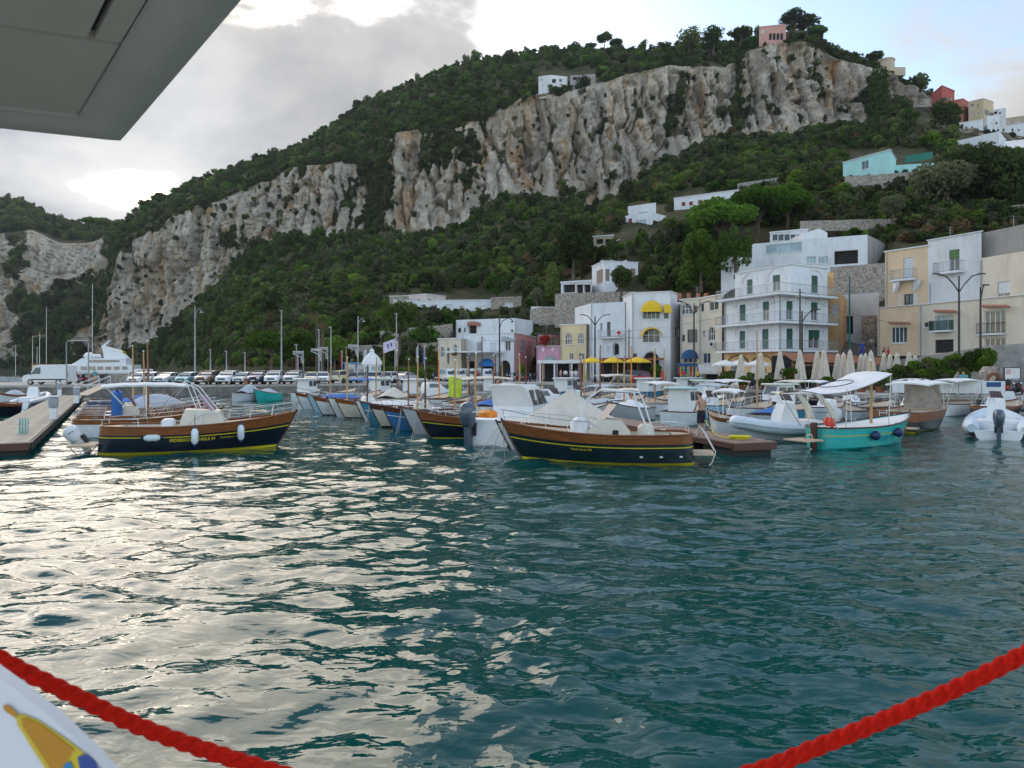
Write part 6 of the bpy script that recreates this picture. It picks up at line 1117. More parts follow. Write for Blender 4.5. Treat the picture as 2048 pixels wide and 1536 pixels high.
# ------------------------------------------------------------------ cars
TYRE = M('tyre', (.02, .02, .02), .8); RIM = M('rim', (.42, .43, .44), .35, .7); LAMP = M('headlight', (.72, .74, .76), .1, spec=.8); TAIL = M('tail_light', (.35, .01, .015), .2); PLATE = M('number_plate', (.7, .7, .68), .5)
PAINT = {k: M('paint_' + k, c, .22, var=.05, spec=.6) for k, c in dict(white=(.72, .73, .74), silver=(.48, .50, .52), black=(.02, .021, .024), navy=(.015, .03, .075), cream=(.62, .55, .36), red=(.42, .01, .015), teal=(.20, .42, .46), grey=(.2, .21, .22), bronze=(.20, .12, .08)).items()}
_cars = {}
def car_proto(kind):
    """x forward, z up; returns a root with parts; the paint is set per copy"""
    P_ = {'hatch': (3.7, 1.66, 1.48, .62, [(-1.85, .95), (-1.62, 1.42), (-.2, 1.48), (.55, 1.38), (1.1, .95)]), 'suv': (4.35, 1.84, 1.64, .70, [(-2.1, 1.05), (-1.9, 1.55), (-.4, 1.64), (.45, 1.56), (1.15, 1.06)]), 'sedan': (4.3, 1.75, 1.44, .66, [(-1.75, .98), (-1.1, 1.38), (-.1, 1.44), (.5, 1.36), (1.2, .96)])}[kind]
    L, Wd, H, sill, gh = P_; o = thing('parked_car', 'car', 'car'); hw = Wd / 2; belt = gh[0][1]
    st = [(-L/2, .86, .42, belt * .82), (-L/2 + .12, .95, .3, belt), (-L * .28, 1, .24, belt), (0, 1, .22, belt), (L * .27, 1, .24, gh[-1][1]), (L * .40, .96, .26, gh[-1][1] * .93), (L/2 - .08, .88, .32, gh[-1][1] * .78), (L/2, .8, .42, gh[-1][1] * .66)]
    b = MB().loft([[(x, -hw*w*.94, z0), (x, -hw*w, (z0+z1)*.5), (x, -hw*w*.95, z1-.06), (x, -hw*w*.86, z1), (x, hw*w*.86, z1), (x, hw*w*.95, z1-.06), (x, hw*w, (z0+z1)*.5), (x, hw*w*.94, z0)] for x, w, z0, z1 in st]); b.build('body', PAINT['white'], o, True, 35)
    gt = [(gh[1][0], gh[1][1]), (gh[2][0], gh[2][1]), (gh[3][0], gh[3][1])]
    g = MB().loft([[(x, -hw * .84, belt - .02), (x + dx, -hw * .70, z), (x + dx, hw * .70, z), (x, hw * .84, belt - .02)] for x, dx, z in ((gh[0][0] + .02, gh[1][0] - gh[0][0], gh[1][1] - .05), (gh[2][0], 0, gh[2][1] - .05), (gh[4][0], gh[3][0] - gh[4][0], gh[3][1] - .05))]); g.build('glasshouse', GLASS, o, True, 30)
    rf = MB().loft([[(x, -hw * .72, z - .05), (x, -hw * .62, z), (x, hw * .62, z), (x, hw * .72, z - .05)] for x, z in gt]); rf.build('roof', PAINT['white'], o, True, 40)
    pl = MB()
    for sd in (-1, 1):
        for (xa, xb) in ((gh[0][0], gh[1][0]), (gh[4][0], gh[3][0]), (-.25, -.2)):
            zt = np.interp(xb, [q[0] for q in gt], [q[1] for q in gt]); pl.tube([(xa, sd * hw * .85, belt - .03), (xb, sd * hw * .71, zt - .04)], .045, 5)
    pl.build('pillar', PAINT['white'], o, True)
    wx = L * .31; wr = .31 if kind != 'suv' else .35
    for x in (-wx, wx):
        for sd in (-1, 1):
            m = Matrix.Translation((x, sd * (hw - .09), wr)) @ Matrix.Rotation(R(90), 4, 'X'); t = MB().lathe([(wr * .6, -.1), (wr * .93, -.1), (wr, -.06), (wr, .06), (wr * .93, .1), (wr * .6, .1)], 14, m=m).build('wheel', TYRE, o, True); MB().lathe([(.02, -.085), (wr * .62, -.105), (wr * .62, .105), (.02, .085)], 10, m=m).build('rim', RIM, t, True)
    zf = gh[-1][1] * .76; xf = L/2
    for sd in (-1, 1):
        MB().rbox(xf - .22, xf - .015, sd * hw * .62 - .17, sd * hw * .62 + .17, zf - .08, zf + .07, .03).build('headlight', LAMP, o, True)
        MB().rbox(-L/2 + .02, -L/2 + .16, sd * hw * .80 - .09, sd * hw * .80 + .09, belt * .72, belt * 1.0, .02).build('tail_light', TAIL, o, True)
        MB().rbox(gh[4][0] - .3, gh[4][0] - .16, sd * (hw + .06) - .08, sd * (hw + .06) + .08, belt + .0, belt + .13, .03).build('mirror', BLK, o, True)
    MB().rbox(xf - .1, xf + .012, -.42, .42, zf - .25, zf - .07, .02).build('grille', BLK, o); MB().rbox(xf - .08, xf + .03, -hw * .8, hw * .8, .30, .40, .02).build('bumper', BLK, o); MB().rbox(-L/2 - .03, -L/2 + .1, -hw * .8, hw * .8, .32, .46, .02).build('bumper', BLK, o)
    MB().box(xf + .014, xf + .03, -.26, .26, .42, .53).build('number_plate', PLATE, o); MB().box(-L/2 - .03, -L/2 - .005, -.26, .26, .58, .69).build('number_plate', PLATE, o)
    MB().add([(gh[0][0] + .02, -hw * .66, belt + .02), (gh[0][0] + .02, hw * .66, belt + .02), (gh[1][0] - .02, hw * .58, gh[1][1] - .1), (gh[1][0] - .02, -hw * .58, gh[1][1] - .1)], [(0,1,2,3)]).build('rear_window', GLASS, o)
    return o
def car(kind, paint, label, px, Y, rz, z=QZ, group='cars parked along the quay'):
    if kind not in _cars: o = _cars[kind] = car_proto(kind); o.location = (PX(px, Y), Y, z); o.rotation_euler = (0, 0, rz); o['label'] = label; o['group'] = group
    else: o = dup(_cars[kind], (PX(px, Y), Y, z), rz, label, group)
    for c in o.children:
        if c.name.split('.')[0] in ('body', 'roof', 'pillar'): c.data = PM(c.data, paint)
    return o
_pm = {}
def PM(me, paint):
    base = me.name.split('@')[0]
    if (base, paint) not in _pm: c = me.copy(); c.name = base + '@' + paint; c.materials[0] = PAINT[paint]; _pm[(base, paint)] = c
    return _pm[(base, paint)]
toC = R(-90)          # bonnet towards the water
for i, (px, Y, kind, paint, rz, lab) in enumerate([(282, 81, 'hatch', 'white', toC, 'white hatchback behind the white awning boat'), (301, 82, 'hatch', 'silver', toC + .1, 'silver hatchback beside the small white van'), (336, 82, 'sedan', 'silver', toC, 'silver saloon left of the teal car'), (376, 81.5, 'hatch', 'teal', toC, 'teal small car left of the dark bonneted car'), (417, 81.2, 'suv', 'bronze', toC, 'bronze and black car, nearest the blue quay bollard on its left'), (458, 81.8, 'suv', 'white', toC, 'white sport utility car right of the bronze one'), (488, 82, 'hatch', 'silver', toC, 'silver hatchback in the middle of the facing row'), (519, 82.4, 'suv', 'navy', toC, 'navy car right of the silver hatchback'), (550, 82.6, 'suv', 'white', toC + .1, 'white car right of the navy one'), (589, 83.6, 'suv', 'silver', toC, 'silver car behind the tall boat masts'), (624, 85.0, 'hatch', 'cream', toC + .15, 'cream small car at the right end of the facing row'), (646, 86, 'hatch', 'white', toC + .25, 'white hatchback left of the lattice tower lights'),
        (690, 87.2, 'suv', 'cream', R(65), 'cream four wheel drive seen from behind'), (722, 87.6, 'hatch', 'silver', R(68), 'silver hatchback seen from behind, right of the cream one'), (757, 88, 'hatch', 'white', R(70), 'white hatchback seen from behind with dark window'), (786, 88.4, 'hatch', 'white', R(72), 'white hatchback with red tail lights behind the masts'), (812, 89, 'sedan', 'silver', R(70), 'silver saloon at the end of the rear row'), (1262, 89, 'suv', 'grey', R(150), 'dark grey car under the yellow parasols'), (1296, 87, 'sedan', 'red', R(165), 'red saloon right of the yellow parasols')]):
    car(kind, paint, lab, px, Y, rz)
# white van on the pier
o = thing('delivery_van', 'white delivery van parked on the pier at the left', 'van', (PX(100, 80), 80, QZ), R(180)); pr = [(-2.5, .35), (2.45, .35), (2.55, .75), (2.35, 1.05), (1.75, 1.25), (1.05, 2.1), (.7, 2.3), (-2.4, 2.35), (-2.55, 2.2), (-2.55, .5)]
mb = MB(); mb.loft([[(x, y * (1 if z < 1.3 else .92), z) for x, z in pr] for y in (-1.0, -.97, .97, 1.0)]); mb.build('body', PAINT['white'], o, True, 30)
for sd in (-1, 1): MB().add([(.45, sd * 1.0, 1.25), (1.5, sd * 1.0, 1.25), (1.0, sd * .945, 1.98), (.45, sd * .945, 2.0)], [(0,1,2,3)]).build('side_window', GLASS, o); MB().rbox(1.5, 1.65, sd * 1.12 - .08, sd * 1.12 + .08, 1.2, 1.5, .03).build('mirror', BLK, o); MB().box(-2.4, 1.4, sd * 1.005 - .01, sd * 1.005 + .01, .55, .68).build('side_strip', BLK, o)
MB().add([(1.77, -.85, 1.28), (1.77, .85, 1.28), (1.09, .8, 2.08), (1.09, -.8, 2.08)], [(0,1,2,3)]).build('windscreen', GLASS, o)
for x in (-1.6, 1.6):
    for sd in (-1, 1): m = Matrix.Translation((x, sd * .9, .34)) @ Matrix.Rotation(R(90), 4, 'X'); t = MB().lathe([(.2, -.11), (.33, -.11), (.34, 0), (.33, .11), (.2, .11)], 14, m=m).build('wheel', TYRE, o, True); MB().lathe([(.02, -.115), (.21, -.115), (.21, .115), (.02, .115)], 10, m=m).build('rim', RIM, t)
for sd in (-1, 1): MB().rbox(-2.57, -2.5, sd * .88 - .08, sd * .88 + .08, .9, 1.5, .01).build('tail_light', TAIL, o)
for i, (px, Y, lab) in enumerate(((282, 84, 'small white minivan behind the left awning'), (895, 97, 'white minibus with pale blue windows beside the arcade'), (914, 99, 'white three wheeled van left of the blue awning'), (968, 100, 'white pickup truck under the blue awning'), (938, 101, 'white open cart with a plant box before the first arch'))):
    o = thing('minibus', lab, 'van', (PX(px, Y), Y, QZ), toC + (.0 if i == 0 else .5), 'white utility vehicles on the quay'); l = 3.2; mb = MB().loft([[(x, -.72, .35), (x, -.75, 1.0), (x + dx, -.62, 1.8), (x + dx, .62, 1.8), (x, .75, 1.0), (x, .72, .35)] for x, dx in ((-l/2, .05), (l/2 - .5, -.1), (l/2, -.5))]); mb.build('body', PAINT['white'], o, True, 30)
    MB().add([(l/2 + .005, -.62, 1.05), (l/2 + .005, .62, 1.05), (l/2 - .46, .54, 1.7), (l/2 - .46, -.54, 1.7)], [(0,1,2,3)]).build('windscreen', GLASS, o)
    for sd in (-1, 1): MB().add([(-l/2 + .3, sd * .752, 1.08), (l/2 - .6, sd * .752, 1.08), (l/2 - .75, sd * .655, 1.65), (-l/2 + .35, sd * .655, 1.65)], [(0,1,2,3)]).build('side_window', GLASSB, o); MB().rbox(l/2 - .06, l/2 + .02, sd * .5 - .1, sd * .5 + .1, .62, .8, .02).build('headlight', LAMP, o)
    for x in (-1, 1):
        for sd in (-1, 1): MB().lathe([(.05, -.08), (.27, -.08), (.27, .08), (.05, .08)], 12, m=Matrix.Translation((x, sd * .66, .27)) @ Matrix.Rotation(R(90), 4, 'X')).build('wheel', TYRE, o, True)
# scooters and motorcycles
ONES = 'first second third fourth fifth sixth seventh eighth ninth tenth eleventh twelfth thirteenth fourteenth fifteenth sixteenth seventeenth eighteenth nineteenth twentieth'.split()
def ordw(j): return ONES[j] if j < 20 else ('twenty-' if j < 29 else 'thirty-') + ONES[(j - 20) % 10] if j % 10 != 9 else 'thirtieth'
def scooter_proto():
    o = thing('motor_scooter', 's', 'scooter')
    for x in (-.62, .62): t = MB().tube([(x + .22 * math.cos(a), 0, .25 + .22 * math.sin(a)) for a in [i * math.pi / 7 for i in range(15)]], .055, 6).build('wheel', TYRE, o, True); MB().lathe([(.02, -.03), (.16, -.03), (.16, .03), (.02, .03)], 8, m=Matrix.Translation((x, 0, .25)) @ Matrix.Rotation(R(90), 4, 'X')).build('rim', RIM, t)
    MB().loft([[(x, -w, z0), (x, -w * .8, z1), (x, w * .8, z1), (x, w, z0)] for x, w, z0, z1 in ((-.9, .08, .55, .72), (-.55, .17, .35, .78), (-.1, .17, .3, .72), (.02, .16, .28, .38), (.35, .16, .28, .36), (.45, .18, .3, .7), (.55, .14, .4, 1.0))]).build('body', PAINT['black'], o, True, 35)
    MB().rbox(-.85, -.05, -.15, .15, .76, .88, .05).build('seat', BLK, o, True); h_ = MB().tube([(.5, -.32, 1.06), (.56, 0, 1.02), (.5, .32, 1.06)], .02, 6); h_.tube([(.62, 0, .25), (.54, 0, 1.03)], .035, 6); h_ = h_.build('handlebar', BLACKM, o, True)
    for sd in (-1, 1): MB().ball((.5, sd * .3, 1.2), (.02, .06, .04), 6, 5).build('mirror', BLACKM, h_)
    MB().sheet([[(.58, -.16, 1.0), (.62, 0, 1.0), (.58, .16, 1.0)], [(.48, -.12, 1.22), (.51, 0, 1.24), (.48, .12, 1.22)]]).build('windshield', GLASS, o); MB().ball((.66, 0, .88), (.05, .09, .07), 8, 6).build('headlight', LAMP, o, True); MB().rbox(-1.0, -.72, -.18, .18, .86, 1.14, .05).build('top_box', BLK, o, True)
    return o
sc0 = scooter_proto(); rs = random.Random(8); first = True
scp = ['black', 'white', 'silver', 'navy', 'grey', 'red']
row = [(398 + k * 7.2, 93 + .3 * (k % 3), 'parked behind the facing cars', QZ) for k in range(36)] + [(866 + k * 7, 100 + .4 * (k % 2), 'parked before the arcade', QZ) for k in range(20)] + [(1012 + k * 8, 97 + .3 * (k % 2), 'parked beside the pink house', QZ) for k in range(8)] + [(164 + k * 9, 85, 'parked on the pier by the wall', QZ) for k in range(6)] + [(1795 + k * 15, 52.5, 'parked behind the white hoarding', QZ) for k in range(10)] + [(2002 + k * 14, 51, 'parked by the notice board', QZ) for k in range(4)] + [(1515 + k * 16, 63, 'parked among the flower pots', QZ) for k in range(3)]
pos = {}
for k, (px, Y, where, z) in enumerate(row): pos.setdefault(where, []).append((px, Y, z))
for where, l in pos.items():
    for j, (px, Y, z) in enumerate(l):
        p = rs.choice(scp); rz = rs.choice((R(-90), R(90))) + rs.uniform(-.25, .25); lab = '%s motor scooter, %s from the left, %s' % (p, ordw(j), where)
        if first: o = sc0; o.location = (PX(px, Y), Y, z); o.rotation_euler = (0, 0, rz); o['label'] = lab; o['group'] = 'scooters ' + where; first = False
        else: o = dup(sc0, (PX(px, Y), Y, z), rz, lab, 'scooters ' + where)
        for c in o.children:
            if c.name.split('.')[0] == 'body': c.data = PM(c.data, p)
# ------------------------------------------------------------------ people
SKIN = M('skin', (.42, .235, .155), .55, var=.08, scale=6); HAIR = M('hair', (.02, .014, .01), .7); CL = lambda n, c: M('cloth_' + n, c, .85, var=.12, scale=6)
def person(label, loc, rz, shirt=None, shorts=(.02, .022, .04), long=False, pose='stand', group='people on the quay', scale=1.):
    o = thing('person', label, 'person', loc, rz, group); o.scale = (scale,) * 3
    sit = pose == 'crouch'; V = []; E = []; Rr = []
    def v(p, r, par=None):
        V.append(p); Rr.append(r)
        if par is not None: E.append((par, len(V) - 1))
        return len(V) - 1
    dz = -.48 if sit else 0; lean = -.22 if sit else -.03
    pel = v((0, 0, .95 + dz), .135); sp = v((0, lean * .3, 1.13 + dz), .118, pel); ch = v((0, lean * .8, 1.34 + dz), .135, sp); nk = v((0, lean - .0, 1.49 + dz), .055, ch)
    hx = -.05 if pose in ('look', 'crouch') else 0.; jaw = v((0, lean - .04 + hx, 1.57 + dz), .068, nk); sk = v((0, lean - .03 + hx, 1.66 + dz), .092, jaw); v((0, lean - .01 + hx, 1.725 + dz), .06, sk); v((0, lean - .135 + hx, 1.62 + dz), .014, jaw)
    J = {}
    for s_ in (-1, 1):
        sh = v((s_ * .185, lean * .8, 1.42 + dz), .062, ch)
        if pose == 'look' : el, wr = (s_ * .25, -.06, 1.14), (s_ * .13, -.27, 1.02)
        elif sit: el, wr = (s_ * .25, -.35, 1.2 + dz), (s_ * .16, -.55, 1.0 + dz)
        else: el, wr = (s_ * .25, .03, 1.14), (s_ * .26, -.07, .90)
        e = v(el, .043, sh); w = v(wr, .03, e); d = (Vector(wr) - Vector(el)).normalized(); pm = Vector(wr) + d * .07; pmi = v(tuple(pm), .034, w)
        for f in range(4): q = pm + Vector((s_ * .0, (f - 1.5) * .021, 0)) + d * .03; a = v(tuple(q), .0095, pmi); v(tuple(q + d * (.045, .055, .05, .04)[f] + Vector((-s_ * .018, 0, -.006))), .008, a)
        tq = Vector(wr) + d * .03 + Vector((0, -.035, 0)); a = v(tuple(tq), .011, w); v(tuple(tq + d * .045 + Vector((0, -.018, 0))), .009, a)
        hp = v((s_ * .095, 0, .9 + dz), .098, pel)
        if sit: kn, an = (s_ * .16, -.38, .52), (s_ * .14, -.08, .09)
        else: kn, an = (s_ * (.11 if pose != 'walk' else .1), -.03 - (.14 * s_ if pose == 'walk' else 0), .50), (s_ * .115, .03 - (.28 * s_ if pose == 'walk' else 0), .085)
        k = v(kn, .058, hp); c = v(tuple((Vector(kn) * .6 + Vector(an) * .4) + Vector((0, .02, 0))), .052, k); a = v(an, .037, c); hl = v((an[0], an[1] + .03, .04), .036, a); v((an[0] * 1.12, an[1] - .15, .035), .034, a); J[s_] = (hp, kn, an, el)
    me = bpy.data.meshes.new('body'); me.from_pydata(V, E, []); b = bpy.data.objects.new('body', me); col.objects.link(b)
    b.modifiers.new('skin', 'SKIN').use_smooth_shade = True; ss = b.modifiers.new('sub', 'SUBSURF'); ss.levels = 1; ss.render_levels = 1
    for i, r_ in enumerate(Rr): me.skin_vertices[0].data[i].radius = (r_, r_)
    me.skin_vertices[0].data[0].use_root = True
    dg = bpy.context.evaluated_depsgraph_get(); m2 = bpy.data.meshes.new_from_object(b.evaluated_get(dg)); bpy.data.objects.remove(b); m2.materials.clear(); m2.materials.append(SKIN)
    b = bpy.data.objects.new('body', m2); col.objects.link(b); b.parent = o
    hz = 1.66 + dz; hy = lean - .01 + hx
    MB().loft([[(r_ * math.cos(2*math.pi*k/12), hy + (r_ * 1.1) * math.sin(2*math.pi*k/12) + (.02 if z < .03 else 0), hz + z) for k in range(12)] for r_, z in ((.070, -.03), (.084, .02), (.080, .06), (.056, .092), (.018, .105))]).build('hair', HAIR, o, True)
    if shirt:
        sm = CL('shirt_%02d%02d%02d' % tuple(int(c * 99) for c in shirt), shirt); t = MB().loft([[(rx * math.cos(2*math.pi*k/14), y + ry * math.sin(2*math.pi*k/14), z + dz) for k in range(14)] for rx, ry, y, z in ((.175, .13, 0, .90), (.165, .125, lean * .2, 1.05), (.175, .13, lean * .5, 1.22), (.2, .14, lean * .8, 1.36), (.17, .11, lean * .9, 1.46), (.075, .075, lean, 1.505))])
        for s_ in (-1, 1): el = Vector(J[s_][3]); t.tube([(s_ * .15, lean * .8, 1.42 + dz), (s_ * .2, lean * .8, 1.41 + dz), tuple(Vector((s_ * .2, lean * .8, 1.4 + dz)).lerp(el, .75))], [.085, .08, .066], 8)
        t.build('shirt', sm, o, True, 60)
    sm = CL('shorts_%02d%02d%02d' % tuple(int(c * 99) for c in shorts), shorts); t = MB().loft([[(rx * math.cos(2*math.pi*k/14), ry * math.sin(2*math.pi*k/14), z + dz) for k in range(14)] for rx, ry, z in ((.16, .125, 1.04), (.175, .14, .95), (.17, .14, .86))])
    for s_ in (-1, 1):
        kn, an = Vector(J[s_][1]), Vector(J[s_][2]); hp = Vector((s_ * .09, 0, .9 + dz)); pts = [tuple(hp), tuple(hp.lerp(kn, .5)), tuple(hp.lerp(kn, .95))] + ([tuple(kn.lerp(an, .5)), tuple(kn.lerp(an, .95))] if long else []); t.tube(pts, [.112, .1, .088] + ([.072, .062] if long else []), 10)
    t.build('trousers' if long else 'shorts', sm, o, True, 60)
    return o
person('bare chested man in dark shorts hosing down the jetty', (7.64, 27.9, .5), R(-155), None, (.012, .014, .03), pose='look', group='')
MB_ = MB().tube([(7.52, 28.15, 1.53), (7.7, 28.05, 1.3), (7.84, 27.7, .95), (8.0, 27.35, .66), (8.25, 27.0, .53), (8.5, 26.75, .53), (8.75, 26.5, .53), (8.95, 26.45, .54), (8.85, 26.7, .55), (8.6, 26.65, .55)], .02, 6)
for k in range(4): MB_.tube([(8.75 + (.32 + .03 * k) * math.cos(a), 26.55 + (.22 + .02 * k) * math.sin(a), .54 + .03 * k) for a in [i * math.pi / 8 for i in range(17)]], .02, 5)
tag(MB_.build('water_hose', YELH, None, True), 'yellow water hose looping from the man to a coil on the jetty', 'hose')
person('man in white shirt and dark shorts standing on a boat with head bowed', (PX(994, 34), 34, .95), R(20), (.72, .73, .75), (.015, .018, .035), pose='look', group='')
for px, Y, z, lab, sh, so, lg, ps, rz in [(1121, 90, QZ, 'person in a salmon top walking under the pergola', (.62, .33, .26), (.1, .12, .2), True, 'walk', 1.2), (1131, 90.4, QZ, 'person in white shirt and dark trousers beside the pergola post', (.72, .72, .72), (.02, .02, .025), True, 'stand', 3.0), (1144, 89.6, QZ, 'person in white at the left of the restaurant doorway', (.72, .72, .74), (.6, .6, .6), True, 'stand', .3), (1152, 89.4, QZ, 'person in white at the right of the restaurant doorway', (.7, .7, .72), (.3, .32, .36), True, 'stand', -.3), (1173, 88, QZ, 'person in a patterned olive dress by the parasols', (.36, .34, .2), (.3, .3, .2), False, 'walk', 1.5), (1724, 72, 4.2, 'person in blue overalls on the sloping street', (.03, .07, .3), (.03, .06, .25), True, 'walk', 0), (1738, 70, 3.55, 'person in white crouching on the street edge', (.7, .71, .73), (.3, .3, .34), True, 'crouch', 1.2), (1744, 78, 4.9, 'person in a pale shirt walking up the alley', (.5, .5, .48), (.2, .2, .2), True, 'walk', 3.1), (1776, 68.5, 3.5, 'person in red standing by the street railing', (.5, .02, .02), (.03, .03, .03), True, 'stand', .8), (1767, 68.9, 3.45, 'person in dark grey beside the one in red', (.06, .07, .07), (.03, .03, .03), True, 'look', 1.4), (1928, 52.5, QZ, 'red haired person in a teal shirt behind the white hoarding', (.12, .36, .36), (.5, .5, .5), True, 'look', -1.0), (1914, 53, QZ, 'person in grey next to the one in the teal shirt', (.3, .3, .32), (.1, .1, .1), True, 'stand', .5), (1395, 84, QZ, 'person in a yellow top in front of the clothes stall', (.7, .5, .03), (.02, .02, .03), True, 'stand', .6), (1367, 84.5, QZ, 'person in red choosing clothes at the stall', (.55, .03, .05), (.2, .2, .22), True, 'stand', 2.6), (953, 92, QZ, 'person in bright red on the quay below the blue awning', (.6, .01, .02), (.05, .05, .06), True, 'stand', .2), (1325, 82, QZ, 'person in a red dress left of the clothes stall', (.6, .02, .03), (.5, .02, .03), False, 'stand', .9), (190, 82, QZ, 'person in teal and sand trousers on the pier', (.10, .32, .36), (.42, .3, .16), True, 'stand', .4)]:
    person(lab, (PX(px, Y), Y, z), rz, sh, so, lg, ps)
# ------------------------------------------------------------------ parasols, lamps, flags, stalls, pots
def parasol(label, px, Y, mat, w=1.6, ztop=2.9, rim=2.25, group=None, z=QZ):
    o = thing('parasol', label, 'parasol', (PX(px, Y), Y, z), .3, group); MB().tube([(0, 0, 0), (0, 0, ztop)], .03, 6).build('pole', WOODL, o, True)
    c = MB(); rings = [[(w * f * (1 if k % 2 == 0 else .9) * math.cos(2*math.pi*k/16), w * f * (1 if k % 2 == 0 else .9) * math.sin(2*math.pi*k/16), ztop - (ztop - rim) * f ** 1.15 - (.03 if k % 2 else 0)) for k in range(16)] for f in (.03, .35, .7, 1.0)]; rings.append([(x, y, zz - .16) for x, y, zz in rings[-1]]); c.loft(rings, True, True, False); c.build('canopy', mat, o, True, 20)
    r = MB()
    for k in range(8): a = 2*math.pi*k/8; r.tube([(0, 0, ztop - .05), (w * .98 * math.cos(a), w * .98 * math.sin(a), rim - .02)], .012, 4)
    r.build('rib', WOODL, o); MB().rbox(-.3, .3, -.3, .3, 0, .08, .03).build('base', CONC, o)
    return o
for px, lab in ((1184, 'leftmost yellow parasol'), (1226, 'middle yellow parasol'), (1275, 'rightmost and widest yellow parasol')): parasol(lab + ' in front of the white houses', px, 88, AWY, 1.45 if px < 1270 else 1.75, 3.35, 2.75, 'yellow parasols')
for px, lab in ((1450, 'leftmost small white open parasol'), (1478, 'second small white open parasol'), (1515, 'third small white open parasol')): parasol(lab + ' at the orange restaurant', px, 67, AWW, 1.25, 2.75, 2.3, 'white open parasols')
PARC = M('parasol_cloth', (.60, .54, .45), .9, var=.12, scale=3, bump=.2)
def closed(label, px, Y, hgt, z=QZ + .1):
    o = thing('closed_parasol', label, 'parasol', (PX(px, Y), Y, z), 0, 'closed cream parasols'); n = 16; rs_ = random.Random(px)
    prof = [(.05, 1.0), (.10, .97), (.19, .90), (.17, .84), (.26, .68), (.34, .48), (.42, .28), (.46, .2)]; ph = rs_.uniform(0, 1)
    rings = [[(r_ * (1 + (.22 if k % 2 else -.12) * (1 if f < .86 else .3)) * math.cos(2*math.pi*(k + ph)/n), r_ * (1 + (.22 if k % 2 else -.12) * (1 if f < .86 else .3)) * math.sin(2*math.pi*(k + ph)/n), hgt * f + (.06 * (k % 2) if f < .25 else 0)) for k in range(n)] for r_, f in prof[::-1]]
    MB().loft(rings, True, False, True).build('folded_canopy', PARC, o, True, 25); MB().tube([(0, 0, 0), (0, 0, hgt + .08)], .035, 6).build('pole', WOODL, o, True); MB().tube([(.2 * math.cos(a), .2 * math.sin(a), hgt * .82) for a in [i * math.pi / 6 for i in range(13)]], .018, 5).build('tie_strap', CANV, o)
for k, (px, Y, hg) in enumerate(((1482, 63, 2.45), (1521, 62, 2.6), (1560, 61, 2.7), (1600, 60, 2.75), (1634, 62, 2.7), (1648, 61, 2.8), (1676, 64, 2.55), (1687, 63, 2.6), (1700, 62, 2.8), (1722, 64, 2.5), (1731, 63, 2.55), (1742, 62, 2.75), (1768, 63, 2.6), (1780, 62.5, 2.5), (1794, 62, 2.6), (1818, 61, 2.6), (1830, 61.5, 2.4))):
    closed('folded cream parasol, %s from the left on the restaurant terrace' % ['first', 'second', 'third', 'fourth', 'fifth', 'sixth', 'seventh', 'eighth', 'ninth', 'tenth', 'eleventh', 'twelfth', 'thirteenth', 'fourteenth', 'fifteenth', 'sixteenth', 'last'][k], px, Y, hg * 1.18, QZ + .3)
# brown terrace awning and pergolas
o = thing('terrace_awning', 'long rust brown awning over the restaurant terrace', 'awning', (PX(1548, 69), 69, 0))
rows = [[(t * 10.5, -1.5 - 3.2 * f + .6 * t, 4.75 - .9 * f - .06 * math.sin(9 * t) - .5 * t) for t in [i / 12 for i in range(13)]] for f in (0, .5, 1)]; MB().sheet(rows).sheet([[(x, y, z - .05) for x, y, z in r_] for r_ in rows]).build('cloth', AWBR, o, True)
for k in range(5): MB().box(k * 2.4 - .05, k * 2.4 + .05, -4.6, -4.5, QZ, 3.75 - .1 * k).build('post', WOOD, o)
MB().box(0, 10.3, -4.65, -4.45, 3.35, 3.5).build('front_beam', WOOD, o); MB().box(.2, 10, 1.0, 1.2, QZ, 4.4).build('dark_back_sheet', DARK, o)  # back closed by a sheet in the near-black interior colour
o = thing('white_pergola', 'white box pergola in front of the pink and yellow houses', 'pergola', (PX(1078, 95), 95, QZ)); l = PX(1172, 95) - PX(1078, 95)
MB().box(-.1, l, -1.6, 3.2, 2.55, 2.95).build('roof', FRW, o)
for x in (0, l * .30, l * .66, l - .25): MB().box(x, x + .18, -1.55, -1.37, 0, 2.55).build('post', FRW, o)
MB().box(.1, l - .1, 3.0, 3.15, 0, 2.5).build('dark_backing', DARK, o)  # near-black sheet closing the back
for x in (.4, 2.2, 4.0, 5.2): MB().sheet([[(x + .3 * i / 6, -1.3 + .06 * (i % 2), z) for i in range(7)] for z in (2.5, .3)]).build('curtain', CL('curtain', (.35, .27, .27)), o)
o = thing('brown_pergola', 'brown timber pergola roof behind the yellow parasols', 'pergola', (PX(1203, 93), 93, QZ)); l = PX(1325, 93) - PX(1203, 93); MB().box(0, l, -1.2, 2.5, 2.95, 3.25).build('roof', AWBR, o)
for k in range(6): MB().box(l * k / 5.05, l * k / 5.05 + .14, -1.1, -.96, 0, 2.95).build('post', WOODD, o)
MB().box(.1, l, 2.2, 2.4, 0, 2.95).build('dark_backing', DARK, o)  # near-black sheet closing the back of the pergola
